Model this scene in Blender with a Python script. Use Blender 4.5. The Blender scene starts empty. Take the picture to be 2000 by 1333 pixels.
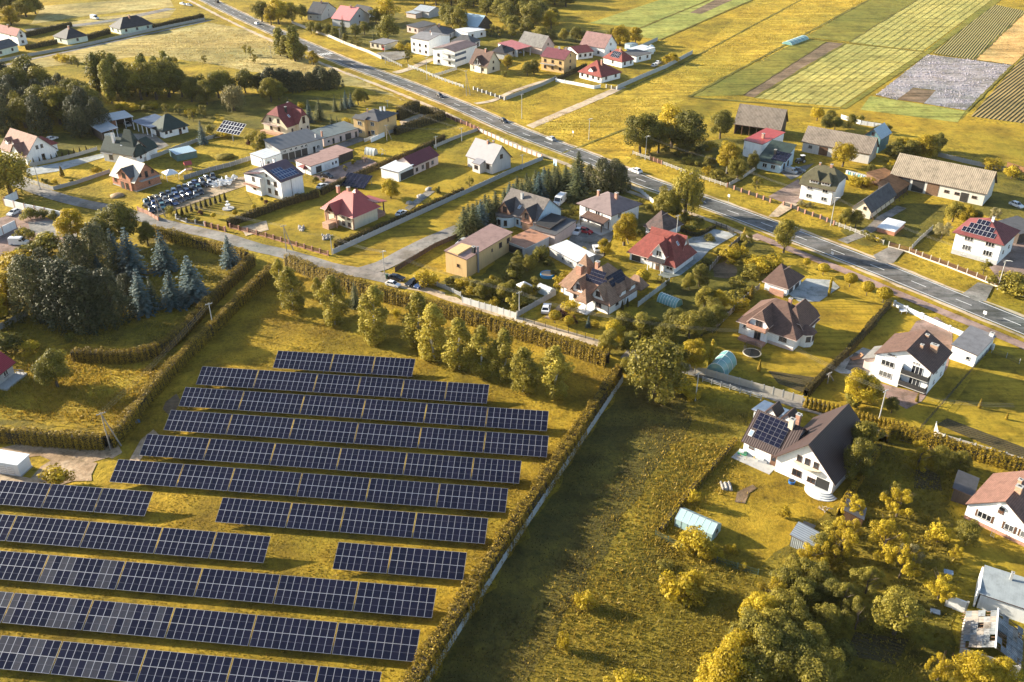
import bpy, math, random
import numpy as np
from mathutils import Vector, Matrix
random.seed(7); RNG = np.random.default_rng(7)
SC = bpy.context.scene; COL = SC.collection
R = math.radians
# ------------------------------------------------------------------ camera, sky, sun, exposure
CAM_H, FPX = 103.0, 1800.0
cd = bpy.data.cameras.new('camera'); cam = bpy.data.objects.new('camera', cd); COL.objects.link(cam)
cam.location = (0, 0, CAM_H); cam.rotation_euler = (R(60), 0, 0)
cd.sensor_width = 36; cd.lens = 36 * FPX / 2000; cd.clip_start = 1; cd.clip_end = 6000
SC.camera = cam
SUN_EL, SUN_AZ = 18.0, 20.0            # elevation; light travels towards +x and a little towards -y
w = bpy.data.worlds.new('World'); SC.world = w; w.use_nodes = True
nt = w.node_tree; bg = nt.nodes['Background']
sky = nt.nodes.new('ShaderNodeTexSky'); sky.sky_type = 'NISHITA'; sky.sun_disc = False
sky.sun_elevation = R(SUN_EL); sky.sun_rotation = R(270 + SUN_AZ); sky.altitude = 100
sky.air_density = 1.0; sky.dust_density = 1.0; sky.ozone_density = 1.0
nt.links.new(sky.outputs[0], bg.inputs[0]); bg.inputs[1].default_value = 0.09
ld = bpy.data.lights.new('sun', 'SUN'); ld.energy = 5.0; ld.angle = R(0.5); ld.color = (1.0, 0.89, 0.70)
sun = bpy.data.objects.new('sun', ld); COL.objects.link(sun); sun.location = (-100, 60, 200)
c_ = math.cos(R(SUN_EL))
sun.rotation_euler = Vector((math.cos(R(SUN_AZ)) * c_, -math.sin(R(SUN_AZ)) * c_, -math.sin(R(SUN_EL)))).to_track_quat('-Z', 'Y').to_euler()
SC.view_settings.view_transform = 'Standard'; SC.view_settings.look = 'None'
SC.view_settings.exposure = 1.68; SC.view_settings.gamma = 1
SC.cycles.max_bounces = 5; SC.cycles.diffuse_bounces = 3; SC.cycles.glossy_bounces = 2; SC.cycles.transmission_bounces = 3
SC.cycles.transparent_max_bounces = 4
# ------------------------------------------------------------------ helpers
S30, C30 = math.sin(R(30)), math.cos(R(30))
def P(x, y, h=0.0):
    """ground (or height h) point seen at photograph pixel x, y"""
    u = (x - 1000) / FPX; v = (666.5 - y) / FPX; t = (CAM_H - h) / (S30 - v * C30)
    return Vector((u * t, t * (C30 + v * S30), h))
def HT(x, yb, yt):
    """height of an upright that stands at pixel x, yb and reaches up to row yt"""
    Y = P(x, yb).y; v = (666.5 - yt) / FPX
    return CAM_H - (Y * S30 - v * Y * C30) / (C30 + v * S30)
def pd(a, b, h=0): return (P(*a, h) - P(*b, h)).length
def reg(o, label, cat, group=None, kind=None):
    o['label'] = label; o['category'] = cat
    if group: o['group'] = group
    if kind: o['kind'] = kind
    return o
def empty(name, loc, rz=0, parent=None):
    o = bpy.data.objects.new(name, None); COL.objects.link(o); o.location = loc; o.rotation_euler = (0, 0, rz)
    o.empty_display_size = .5
    if parent: o.parent = parent
    return o
def link(name, me, parent=None, loc=(0, 0, 0), rz=0, scale=1):
    o = bpy.data.objects.new(name, me); COL.objects.link(o); o.location = loc; o.rotation_euler = (0, 0, rz)
    if scale != 1: o.scale = (scale,) * 3 if not isinstance(scale, tuple) else scale
    if parent: o.parent = parent
    return o
ORD = ('first second third fourth fifth sixth seventh eighth ninth tenth eleventh twelfth thirteenth fourteenth fifteenth '
       'sixteenth seventeenth eighteenth nineteenth twentieth').split()
TENS = {2: 'twenty', 3: 'thirty', 4: 'forty', 5: 'fifty', 6: 'sixty', 7: 'seventy', 8: 'eighty', 9: 'ninety'}
def ordw(n):
    if n <= 20: return ORD[n - 1]
    t, r = divmod(n, 10)
    return TENS[t] + ('-' + ORD[r - 1] if r else 'th').replace('yth', 'ieth')
def ordw2(n):
    s = ordw(n); return s.replace('twentyth', 'twentieth').replace('thirtyth', 'thirtieth').replace('fortyth', 'fortieth').replace('fiftyth', 'fiftieth').replace('sixtyth', 'sixtieth').replace('seventyth', 'seventieth')
def place(n, tot):
    """'third from the left' / 'leftmost' ... for thing n (0 based) of tot"""
    if n == 0: return 'leftmost'
    if n == tot - 1: return 'rightmost'
    if n < (tot + 1) // 2: return ordw2(n + 1) + ' from the left'
    return ordw2(tot - n) + ' from the right'
# ---- materials
MATS = {}
def newmat(name):
    m = bpy.data.materials.new(name); m.use_nodes = True; nt = m.node_tree
    return m, nt, nt.nodes['Principled BSDF']
def N(nt, t, **kw):
    n = nt.nodes.new(t)
    for k, v in kw.items():
        if isinstance(k, str) and hasattr(n, k): setattr(n, k, v)
        else: n.inputs[k].default_value = v
    return n
def ramp(nt, fac, stops):
    r = nt.nodes.new('ShaderNodeValToRGB'); e = r.color_ramp.elements
    while len(e) < len(stops): e.new(.5)
    for i, (p, c) in enumerate(stops): e[i].position = p; e[i].color = (*c, 1)
    nt.links.new(fac, r.inputs[0]); return r.outputs[0]
def mixc(nt, fac, a, b, mode='MIX'):
    n = nt.nodes.new('ShaderNodeMix'); n.data_type = 'RGBA'; n.blend_type = mode
    for s, v in ((0, fac), (6, a), (7, b)):
        if hasattr(v, 'is_linked'): nt.links.new(v, n.inputs[s])
        else: n.inputs[s].default_value = v if s == 0 else (*v, 1)
    return n.outputs[2]
def bump(nt, h, strength, dist, bsdf):
    b = nt.nodes.new('ShaderNodeBump'); b.inputs['Strength'].default_value = strength; b.inputs['Distance'].default_value = dist
    nt.links.new(h, b.inputs['Height']); nt.links.new(b.outputs[0], bsdf.inputs['Normal'])
def sc(c, k): return tuple(min(1, x * k) for x in c)
def noise(nt, vec, scale, detail=4, rough=.6):
    n = nt.nodes.new('ShaderNodeTexNoise'); n.inputs['Scale'].default_value = scale; n.inputs['Detail'].default_value = detail
    n.inputs['Roughness'].default_value = rough
    if vec is not None: nt.links.new(vec, n.inputs['Vector'])
    return n.outputs[0]
def mapping(nt, vec, rot=0, scale=(1, 1, 1)):
    m = nt.nodes.new('ShaderNodeMapping'); m.inputs['Rotation'].default_value = (0, 0, rot); m.inputs['Scale'].default_value = scale
    nt.links.new(vec, m.inputs[0]); return m.outputs[0]
def solid(name, c, rough=.7, var=.12, metal=0, spec=.5, scale=1.5, bmp=0):
    """painted or plain surface with weathering"""
    if name in MATS: return MATS[name]
    m, nt, b = newmat(name); tc = nt.nodes.new('ShaderNodeTexCoord')
    f = noise(nt, tc.outputs['Object'], scale, 5)
    nt.links.new(ramp(nt, f, [(.25, sc(c, 1 - var * 1.6)), (.5, c), (.8, sc(c, 1 + var))]), b.inputs['Base Color'])
    b.inputs['Roughness'].default_value = rough; b.inputs['Metallic'].default_value = metal
    b.inputs['Specular IOR Level'].default_value = spec
    if bmp: bump(nt, noise(nt, tc.outputs['Object'], 25, 3), bmp, .02, b)
    MATS[name] = m; return m
def wallm(name, c):
    """rendered wall: faint streaks, dirt near nothing in particular"""
    if name in MATS: return MATS[name]
    m, nt, b = newmat(name); tc = nt.nodes.new('ShaderNodeTexCoord')
    v = mapping(nt, tc.outputs['Object'], 0, (1.4, 1.4, .25)); f = noise(nt, v, 1.2, 6, .65)
    nt.links.new(ramp(nt, f, [(.3, sc(c, .84)), (.5, c), (.75, sc(c, 1.05))]), b.inputs['Base Color'])
    b.inputs['Roughness'].default_value = .9; b.inputs['Specular IOR Level'].default_value = .2
    bump(nt, noise(nt, tc.outputs['Object'], 30, 2), .15, .02, b)
    MATS[name] = m; return m
def roofm(name, c, kind='tile', rough=.75, period=.35, var=.2, spec=.3):
    """roof covering on uv metres: tile courses, corrugation or sheets"""
    if name in MATS: return MATS[name]
    m, nt, b = newmat(name); uv = nt.nodes.new('ShaderNodeUVMap').outputs[0]
    tc = nt.nodes.new('ShaderNodeTexCoord')
    f = noise(nt, tc.outputs['Object'], .6, 8, .7)
    col = ramp(nt, f, [(.28, sc(c, 1 - var * 1.7)), (.5, c), (.75, sc(c, 1 + var))])
    w_ = nt.nodes.new('ShaderNodeTexWave'); w_.wave_type = 'BANDS'
    w_.bands_direction = 'X' if kind != 'tile' else 'Y'
    w_.inputs['Scale'].default_value = .314 / period; w_.inputs['Distortion'].default_value = .3 if kind != 'sheet' else 0
    w_.inputs['Detail'].default_value = 1
    nt.links.new(uv, w_.inputs[0])
    lo = {'tile': .72, 'corr': .55, 'sheet': .9, 'felt': .97}[kind]
    col = mixc(nt, 1.0, col, ramp(nt, w_.outputs[0], [(.1, (lo,) * 3), (.55, (1, 1, 1))]), 'MULTIPLY')
    if kind == 'tile':
        br = nt.nodes.new('ShaderNodeTexBrick'); nt.links.new(uv, br.inputs[0]); br.inputs['Scale'].default_value = 1
        br.inputs['Brick Width'].default_value = .5; br.inputs['Row Height'].default_value = period; br.inputs['Mortar Size'].default_value = .0
        br.inputs['Color1'].default_value = (.78, .78, .78, 1); br.inputs['Color2'].default_value = (1.12, 1.12, 1.12, 1)
        col = mixc(nt, .7, col, br.outputs[0], 'MULTIPLY')
    nt.links.new(col, b.inputs['Base Color'])
    b.inputs['Roughness'].default_value = rough; b.inputs['Specular IOR Level'].default_value = spec
    if kind != 'felt': bump(nt, w_.outputs[0], .5, .05 if kind != 'corr' else .08, b)
    MATS[name] = m; return m
def brickm(name, c):
    if name in MATS: return MATS[name]
    m, nt, b = newmat(name); uv = nt.nodes.new('ShaderNodeUVMap').outputs[0]
    br = nt.nodes.new('ShaderNodeTexBrick'); nt.links.new(uv, br.inputs[0]); br.inputs['Scale'].default_value = 1
    br.inputs['Brick Width'].default_value = .5; br.inputs['Row Height'].default_value = .24; br.inputs['Mortar Size'].default_value = .015
    br.inputs['Color1'].default_value = (*sc(c, .8), 1); br.inputs['Color2'].default_value = (*sc(c, 1.15), 1); br.inputs['Mortar'].default_value = (*sc((.45, .4, .36), .8), 1)
    nt.links.new(br.outputs[0], b.inputs['Base Color']); b.inputs['Roughness'].default_value = .9
    bump(nt, br.outputs[1], .3, .02, b)
    MATS[name] = m; return m
def plankm(name, c, period=.2, dirn='X', var=.3):
    if name in MATS: return MATS[name]
    m, nt, b = newmat(name); uv = nt.nodes.new('ShaderNodeUVMap').outputs[0]
    w_ = nt.nodes.new('ShaderNodeTexWave'); w_.bands_direction = dirn; w_.wave_profile = 'SAW'
    w_.inputs['Scale'].default_value = .314 / period; w_.inputs['Distortion'].default_value = 0; nt.links.new(uv, w_.inputs[0])
    f = noise(nt, mapping(nt, uv, 0, (1 / period, .4, 1) if dirn == 'X' else (.4, 1 / period, 1)), 1, 3)
    col = ramp(nt, f, [(.3, sc(c, 1 - var * 1.4)), (.55, c), (.75, sc(c, 1 + var))])
    col = mixc(nt, 1.0, col, ramp(nt, w_.outputs[0], [(.03, (.35, .35, .35)), (.14, (1, 1, 1))]), 'MULTIPLY')
    nt.links.new(col, b.inputs['Base Color']); b.inputs['Roughness'].default_value = .8
    MATS[name] = m; return m
def groundm(name, c1, c2, c3, scale=.08, fine=1.2, bmp=.6, dist=.25, rough=.95, rows=None, streak=None):
    """grass, soil, crops: three colours over two noises; rows=(angle, period, dark, contrast) adds drills"""
    if name in MATS: return MATS[name]
    m, nt, b = newmat(name); pos = nt.nodes.new('ShaderNodeNewGeometry').outputs['Position']
    f1 = noise(nt, pos, scale, 6, .6); f2 = noise(nt, pos, fine, 7, .75)
    mx = nt.nodes.new('ShaderNodeMath'); mx.operation = 'MULTIPLY_ADD'; mx.inputs[1].default_value = .55
    hm = nt.nodes.new('ShaderNodeMath'); hm.operation = 'MULTIPLY'; hm.inputs[1].default_value = .45
    nt.links.new(f2, hm.inputs[0]); nt.links.new(f1, mx.inputs[0]); nt.links.new(hm.outputs[0], mx.inputs[2])
    col = ramp(nt, mx.outputs[0], [(.36, c1), (.5, c2), (.61, c3)])
    f3 = noise(nt, pos, .018, 5, .65); col = mixc(nt, 1.0, col, ramp(nt, f3, [(.33, (.62, .7, .7)), (.48, (1, 1, 1)), (.66, (1.18, 1.08, 1.0))]), 'MULTIPLY')
    f4 = noise(nt, pos, .45, 5, .7); col = mixc(nt, 1.0, col, ramp(nt, f4, [(.33, (.55, .58, .55)), (.46, (.96, .98, .96)), (.68, (1.16, 1.13, 1.1))]), 'MULTIPLY')
    f5 = noise(nt, pos, .13, 4, .6); col = mixc(nt, 1.0, col, ramp(nt, f5, [(.36, (.74, .72, .66)), (.5, (1, 1, 1)), (.66, (1.1, 1.12, 1.1))]), 'MULTIPLY')
    h = f2
    if streak is not None:      # long wheel and drill marks
        v = mapping(nt, pos, -streak, (.02, .55, 1)); fs = noise(nt, v, 1, 4, .6)
        col = mixc(nt, 1.0, col, ramp(nt, fs, [(.36, (.6, .62, .55)), (.5, (1, 1, 1)), (.68, (1.15, 1.12, 1.05))]), 'MULTIPLY')
    if rows:
        ang, per, dark, con = rows
        w_ = nt.nodes.new('ShaderNodeTexWave'); w_.bands_direction = 'Y'; w_.inputs['Scale'].default_value = .314 / per
        w_.inputs['Distortion'].default_value = .6; w_.inputs['Detail Scale'].default_value = .3
        nt.links.new(mapping(nt, pos, -ang), w_.inputs[0])
        col = mixc(nt, ramp(nt, w_.outputs[0], [(.5 - con, (1, 1, 1)), (.5 + con, (0, 0, 0))]), col, dark)
        h = w_.outputs[0]
    nt.links.new(col, b.inputs['Base Color']); b.inputs['Roughness'].default_value = rough; b.inputs['Specular IOR Level'].default_value = .15
    bump(nt, h, bmp, dist, b)
    MATS[name] = m; return m
def leafm(name, c1, c2, c3, trans=.35):
    if name in MATS: return MATS[name]
    m, nt, b = newmat(name); at = nt.nodes.new('ShaderNodeAttribute'); at.attribute_name = 'tone'
    oi = nt.nodes.new('ShaderNodeObjectInfo')
    a = nt.nodes.new('ShaderNodeMath'); a.operation = 'MULTIPLY_ADD'; a.inputs[1].default_value = .35
    s = nt.nodes.new('ShaderNodeMath'); s.operation = 'MULTIPLY'; s.inputs[1].default_value = .65
    nt.links.new(at.outputs['Fac'], s.inputs[0]); nt.links.new(oi.outputs['Random'], a.inputs[0]); nt.links.new(s.outputs[0], a.inputs[2])
    col = ramp(nt, a.outputs[0], [(.1, c1), (.5, c2), (.9, c3)])
    nt.links.new(col, b.inputs['Base Color']); b.inputs['Roughness'].default_value = .6; b.inputs['Specular IOR Level'].default_value = .25
    tr = nt.nodes.new('ShaderNodeBsdfTranslucent'); nt.links.new(col, tr.inputs[0])
    mx = nt.nodes.new('ShaderNodeMixShader'); mx.inputs[0].default_value = trans
    out = nt.nodes['Material Output']; nt.links.new(b.outputs[0], mx.inputs[1]); nt.links.new(tr.outputs[0], mx.inputs[2]); nt.links.new(mx.outputs[0], out.inputs[0])
    MATS[name] = m; return m
def glassm():
    if 'window_glass' in MATS: return MATS['window_glass']
    m, nt, b = newmat('window_glass'); oi = nt.nodes.new('ShaderNodeObjectInfo')
    nt.links.new(ramp(nt, oi.outputs['Random'], [(.0, (.012, .014, .02)), (.6, (.03, .032, .04)), (1, (.16, .16, .16))]), b.inputs['Base Color'])
    b.inputs['Roughness'].default_value = .12; b.inputs['Specular IOR Level'].default_value = .5
    MATS['window_glass'] = m; return m
def pvm(name='solar_glass', sparkle=False):
    """solar module face on uv 0..1: cells, busbars, a half-cut line"""
    if name in MATS: return MATS[name]
    m, nt, b = newmat(name); uv = nt.nodes.new('ShaderNodeUVMap').outputs[0]; oi = nt.nodes.new('ShaderNodeObjectInfo')
    br = nt.nodes.new('ShaderNodeTexBrick'); br.offset = 0; nt.links.new(uv, br.inputs[0]); br.inputs['Scale'].default_value = 1
    br.inputs['Brick Width'].default_value = .19; br.inputs['Row Height'].default_value = .19; br.inputs['Mortar Size'].default_value = .004
    br.inputs['Color1'].default_value = (.006, .008, .020, 1); br.inputs['Color2'].default_value = (.008, .009, .022, 1); br.inputs['Mortar'].default_value = (.02, .022, .035, 1)
    col = mixc(nt, 1.0, br.outputs[0], ramp(nt, oi.outputs['Random'], [(0, (.75, .8, .9)), (1, (1.3, 1.15, 1.2))]), 'MULTIPLY')
    nt.links.new(col, b.inputs['Base Color']); b.inputs['Roughness'].default_value = .2; b.inputs['Specular IOR Level'].default_value = .2
    MATS[name] = m; return m
# ---- mesh builder
class MB:
    def __init__(s): s.v = []; s.f = []; s.m = []
    def poly(s, pts, mi=0):
        i = len(s.v); s.v += [tuple(p) for p in pts]; s.f.append(tuple(range(i, i + len(pts)))); s.m.append(mi)
    def box(s, x0, y0, z0, x1, y1, z1, mi=0, M=None):
        i = len(s.v)
        c = [(x0, y0, z0), (x1, y0, z0), (x1, y1, z0), (x0, y1, z0), (x0, y0, z1), (x1, y0, z1), (x1, y1, z1), (x0, y1, z1)]
        if M is not None: c = [tuple(M @ Vector(p)) for p in c]
        s.v += c
        for q in ((3, 2, 1, 0), (4, 5, 6, 7), (0, 1, 5, 4), (1, 2, 6, 5), (2, 3, 7, 6), (3, 0, 4, 7)):
            s.f.append(tuple(i + k for k in q)); s.m.append(mi)
    def slab(s, top, th, mi=0, mi2=None):
        """polygon extruded straight down"""
        mi2 = mi if mi2 is None else mi2
        t = [Vector(p) for p in top]; b = [p - Vector((0, 0, th)) for p in t]; n = len(t)
        s.poly(t, mi); s.poly(b[::-1], mi2)
        for k in range(n): s.poly([t[k], b[k], b[(k + 1) % n], t[(k + 1) % n]], mi2)
    def loft(s, rings, mi=0, cap=True):
        n = len(rings[0]); i = len(s.v)
        for r in rings: s.v += [tuple(p) for p in r]
        for a in range(len(rings) - 1):
            for k in range(n):
                k2 = (k + 1) % n; s.f.append((i + a * n + k, i + a * n + k2, i + (a + 1) * n + k2, i + (a + 1) * n + k)); s.m.append(mi)
        if cap:
            s.f.append(tuple(i + k for k in range(n))[::-1]); s.m.append(mi)
            s.f.append(tuple(i + (len(rings) - 1) * n + k for k in range(n))); s.m.append(mi)
    def tube(s, pts, r, n=6, mi=0):
        pts = [Vector(p) for p in pts]; rs = r if isinstance(r, (list, tuple)) else [r] * len(pts); rings = []
        for k, p in enumerate(pts):
            d = (pts[min(k + 1, len(pts) - 1)] - pts[max(k - 1, 0)]).normalized()
            a = d.cross(Vector((0, 0, 1)) if abs(d.z) < .9 else Vector((1, 0, 0))).normalized(); b = a.cross(d)
            rings.append([p + (a * math.cos(t * 2 * math.pi / n) + b * math.sin(t * 2 * math.pi / n)) * rs[k] for t in range(n)])
        s.loft(rings, mi)
    def cyl(s, x, y, z0, z1, r, n=12, mi=0, r2=None):
        r2 = r if r2 is None else r2
        s.loft([[(x + q * math.cos(t * 2 * math.pi / n), y + q * math.sin(t * 2 * math.pi / n), z) for t in range(n)] for q, z in ((r, z0), (r2, z1))], mi)
    def mesh(s, name, mats, smooth=False):
        me = bpy.data.meshes.new(name); me.from_pydata(s.v, [], s.f); me.update()
        for m in (mats if isinstance(mats, (list, tuple)) else [mats]): me.materials.append(m)
        me.polygons.foreach_set('material_index', s.m)
        uv = me.uv_layers.new(name='UVMap').data; co = [Vector(v) for v in s.v]
        for p in me.polygons:
            n = p.normal
            if abs(n.z) > .995 or n.length < .1: u, vv = Vector((1, 0, 0)), Vector((0, 1, 0))
            else: u = Vector((-n.y, n.x, 0)).normalized(); vv = n.cross(u)
            for li in p.loop_indices:
                c = co[me.loops[li].vertex_index]; uv[li].uv = (c.dot(u), c.dot(vv))
        if smooth: me.polygons.foreach_set('use_smooth', [True] * len(me.polygons))
        return me
    def build(s, name, mats, parent=None, loc=(0, 0, 0), rz=0, smooth=False):
        return link(name, s.mesh(name, mats, smooth), parent, loc, rz)
NST = [0]
def struct(name, px, mat, z, label, world=False):
    """flat sheet of the setting from photograph pixels"""
    NST[0] += 1; z = z * 7 + NST[0] * .0003
    if name in ('grass', 'meadow', 'garden', 'dirt', 'sand_bed') and not world:     # ragged natural edge
        rj = random.Random(NST[0]); w_ = [P(*p).xy for p in px]; px = []; world = True
        for a, c in zip(w_, w_[1:] + w_[:1]):
            n = max(1, int((c - a).length / 2.5))
            px += [a + (c - a) * i / n + Vector((rj.uniform(-1, 1), rj.uniform(-1, 1))) * (.9 if i else 0) for i in range(n)]
    b = MB(); b.poly([(p[0], p[1], z) for p in px] if world else [(*P(*p).xy, z) for p in px])
    o = b.build(name, mat)
    if o.data.polygons[0].normal.z < 0: o.data.flip_normals()
    return reg(o, label, name.replace('_', ' '), kind='structure')
def smooth_line(pts, step=3.0):
    """Catmull-Rom through world xy points"""
    p = [Vector((q[0], q[1], 0)) for q in pts]; out = []
    p = [p[0] * 2 - p[1]] + p + [p[-1] * 2 - p[-2]]
    for i in range(1, len(p) - 2):
        n = max(2, int((p[i + 1] - p[i]).length / step))
        for k in range(n):
            t = k / n
            out.append(.5 * ((2 * p[i]) + (p[i + 1] - p[i - 1]) * t + (2 * p[i - 1] - 5 * p[i] + 4 * p[i + 1] - p[i + 2]) * t * t + (3 * p[i] - p[i - 1] - 3 * p[i + 1] + p[i + 2]) * t ** 3))
    out.append(p[-2]); return out
def offset(line, d):
    out = []
    for k, q in enumerate(line):
        t = (line[min(k + 1, len(line) - 1)] - line[max(k - 1, 0)]).normalized(); out.append(q + Vector((-t.y, t.x, 0)) * d)
    return out
def ribbon(name, line, width, mat, z, label, off=0, jag=0):
    if z < .019 and name != 'road': NST[0] += 1; z = z * 7 + NST[0] * .0003
    b = MB(); l, r = offset(line, off + width / 2), offset(line, off - width / 2)
    if jag:
        l = [p + Vector((random.uniform(-jag, jag), random.uniform(-jag, jag), 0)) for p in l]; r = [p + Vector((random.uniform(-jag, jag), random.uniform(-jag, jag), 0)) for p in r]
    for k in range(len(line) - 1):
        b.poly([(*r[k].xy, z), (*r[k + 1].xy, z), (*l[k + 1].xy, z), (*l[k].xy, z)])
    return reg(b.build(name, mat), label, name.replace('_', ' '), kind='structure')
# ------------------------------------------------------------------ ground, fields, roads
YG1, YG2, YG3 = (.14, .10, .012), (.29, .205, .018), (.42, .29, .03)
G_base = groundm('grass_rough', YG1, YG2, YG3, .05, .9, .9, .5)
G_solar = groundm('grass_solar_field', (.125, .083, .01), (.27, .18, .015), (.40, .265, .026), .09, 1.4, .9, .4)
G_lawn = groundm('grass_lawn', (.175, .125, .014), (.29, .20, .018), (.37, .255, .026), .07, 1.6, .5, .18)
G_mown = groundm('grass_mown', (.18, .125, .014), (.29, .20, .018), (.37, .255, .026), .07, 1.6, .4, .15, streak=R(44))
G_mead = groundm('grass_meadow', (.22, .155, .018), (.40, .28, .032), (.54, .385, .055), .04, .7, .8, .5, streak=R(55))
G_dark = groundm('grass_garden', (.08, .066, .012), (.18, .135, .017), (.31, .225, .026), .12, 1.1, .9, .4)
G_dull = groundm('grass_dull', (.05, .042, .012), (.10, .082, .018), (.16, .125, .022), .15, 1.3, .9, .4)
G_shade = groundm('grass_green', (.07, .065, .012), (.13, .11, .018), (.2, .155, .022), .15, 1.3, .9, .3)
G_pale = groundm('grass_dry', (.26, .2, .07), (.38, .29, .10), (.5, .4, .17), .03, .5, .7, .5, streak=R(30))
G_wheat = groundm('crop_wheat', (.28, .25, .07), (.38, .335, .095), (.46, .40, .125), .03, .6, .7, .5, streak=R(55.5))
G_olive = groundm('crop_olive', (.13, .13, .022), (.18, .165, .027), (.24, .205, .036), .03, .6, .6, .4, streak=R(57))
G_green = groundm('crop_green', (.19, .2, .045), (.27, .275, .065), (.36, .345, .09), .04, .6, .6, .4, streak=R(57))
G_soil = groundm('tilled_soil', (.12, .085, .055), (.19, .13, .085), (.25, .175, .115), .1, 1.5, .8, .3, streak=R(56))
G_ridge = groundm('potato_ridges', (.075, .075, .018), (.11, .105, .022), (.15, .13, .026), .05, 1.0, .7, .4, rows=(R(58), 1.25, (.24, .19, .085), .2))
G_ridge2 = groundm('soil_ridges', (.14, .1, .05), (.2, .145, .06), (.25, .18, .08), .05, 1.0, .8, .5, rows=(R(51), 1.5, (.13, .105, .04), .2))
G_orange = groundm('crop_ripe', (.42, .25, .09), (.58, .35, .13), (.68, .44, .19), .05, .6, .8, .5, streak=R(56))
G_phac = groundm('crop_mauve', (.17, .165, .15), (.30, .28, .30), (.38, .355, .40), .05, .8, 1.0, .8, streak=R(54))
G_dirt = groundm('bare_dirt', (.2, .14, .09), (.36, .26, .17), (.5, .38, .27), .12, 1.1, .7, .2)
G_path = groundm('pale_path', (.33, .25, .17), (.46, .36, .26), (.55, .45, .34), .1, 1.2, .3, .06)
G_asph = groundm('asphalt', (.085, .083, .085), (.125, .122, .125), (.165, .16, .16), .06, 1.5, .15, .03, rough=.85, streak=R(-54))
G_lane = groundm('lane_tarmac', (.17, .155, .145), (.23, .21, .195), (.28, .26, .24), .1, 1.3, .2, .04, rough=.9)
G_gravel = groundm('gravel', (.13, .12, .115), (.2, .185, .17), (.28, .26, .24), .2, 2.2, .5, .08)
G_red = groundm('red_paving', (.2, .135, .115), (.27, .185, .16), (.34, .24, .21), .2, 2.5, .2, .03)
G_grey = groundm('grey_paving', (.24, .25, .26), (.32, .34, .35), (.4, .42, .43), .2, 2.5, .2, .03)
G_bed = groundm('garden_bed', (.06, .045, .03), (.1, .075, .045), (.16, .13, .05), .3, 2.0, .9, .3, rows=(R(-28), .62, (.09, .07, .022), .35))

reg(link('ground', (lambda b: (b.poly([(-2500, -400, 0), (2500, -400, 0), (2500, 4500, 0), (-2500, 4500, 0)]), b.mesh('ground', G_base))[1])(MB())),
    'open yellow grass ground reaching beyond the last fields', 'ground', kind='structure')
Z1, Z2, Z3, Z4, Z5 = .004, .008, .012, .016, .020
def ext(a, b, k):   # carry a field edge beyond the picture along its own direction
    p, q = P(*a), P(*b); d = (q - p).normalized(); return (q + d * k).xy
def fld(name, pts, mat, z, label): return struct(name, [((*P(*p).xy,) if len(p) == 2 and not isinstance(p, Vector) else p) for p in pts], mat, z, label, True)
WP = lambda *p: P(*p).xy
struct('grass', [(300, 980), (240, 850), (300, 770), (440, 595), (535, 520), (720, 580), (1000, 652), (1200, 712), (1205, 742), (979, 1082), (790, 1400), (-80, 1400), (-80, 960)], G_solar, Z1, 'mown grass between the rows of solar tables')
struct('meadow', [(1050, 200), (1340, 190), (1640, 213), (1700, 190), (1900, 240), (2200, 260), (2300, 330), (1980, 330), (1850, 265), (1640, 250), (1420, 215), (1250, 260), (1235, 300), (1030, 250)], G_lawn, Z1, 'bright yellow meadow below the crop strips')
struct('meadow', [(1000, 265), (1040, 245), (1200, 185), (1345, 118), (1480, -4), (1690, -4), (1572, 74), (1345, 190), (1250, 245), (1235, 300), (1215, 345)], G_mead, Z2, 'tall dry meadow between the white hipped house and the crop strips')
struct('meadow', [(500, 62), (635, 125), (800, 200), (700, 170), (640, 165), (600, 160), (380, 120), (280, 110), (100, 130), (0, 145), (0, 128), (410, 45)], G_pale, Z1, 'dry tan meadow left of the main road')
struct('field', [(84, 12), (330, -6), (340, 14), (180, 30), (60, 48)], G_pale, Z2, 'pale stubble field at the top left corner')
struct('field', [(50, 60), (180, 36), (345, 17), (330, 35), (170, 52), (60, 62)], G_pale, Z1, 'pale grass strip behind the dark hipped house')
g = struct
fld('field', [WP(1150, 46), WP(1290, 0), ext((1150, 46), (1290, 0), 120), ext((1250, 55), (1385, 0), 120), WP(1385, 0), WP(1250, 55)], G_green, Z3, 'pale green crop strip furthest left of the top fields')
fld('field', [WP(1250, 56), WP(1390, 0), ext((1250, 56), (1390, 0), 120), ext((1288, 78), (1470, 0), 120), WP(1470, 0), WP(1290, 78), WP(1240, 72)], G_green, Z4, 'green crop strip with a brown patch at its upper end')
fld('field', [WP(1347, 26), WP(1370, 28), WP(1432, 0), ext((1370, 28), (1432, 0), 60), ext((1347, 26), (1397, 0), 60), WP(1397, 0)], G_soil, Z5, 'brown ploughed patch in the green strip')
g('field', [(1346, 189), (1570, 76), (1614, 82), (1451, 187)], G_olive, Z3, 'green strip beside the narrow ploughed strip')
g('field', [(1614, 82), (1651, 86), (1500, 178), (1473, 191), (1450, 187)], G_soil, Z3, 'narrow ploughed strip between green and pale crops')
g('field', [(1651, 86), (1803, 102), (1640, 210), (1473, 192)], G_wheat, Z3, 'pale wheat field nearest the long barns')
fld('field', [WP(1572, 73), WP(1657, 82), WP(1792, 0), ext((1657, 82), (1792, 0), 120), ext((1572, 73), (1695, 0), 120), WP(1695, 0)], G_olive, Z3, 'olive field above the low greenhouse frame')
fld('field', [WP(1659, 83), WP(1802, 100), WP(1937, 0), ext((1802, 100), (1937, 0), 120), ext((1659, 83), (1792, 0), 120), WP(1792, 0)], G_wheat, Z3, 'pale wheat field reaching the top edge')
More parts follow.
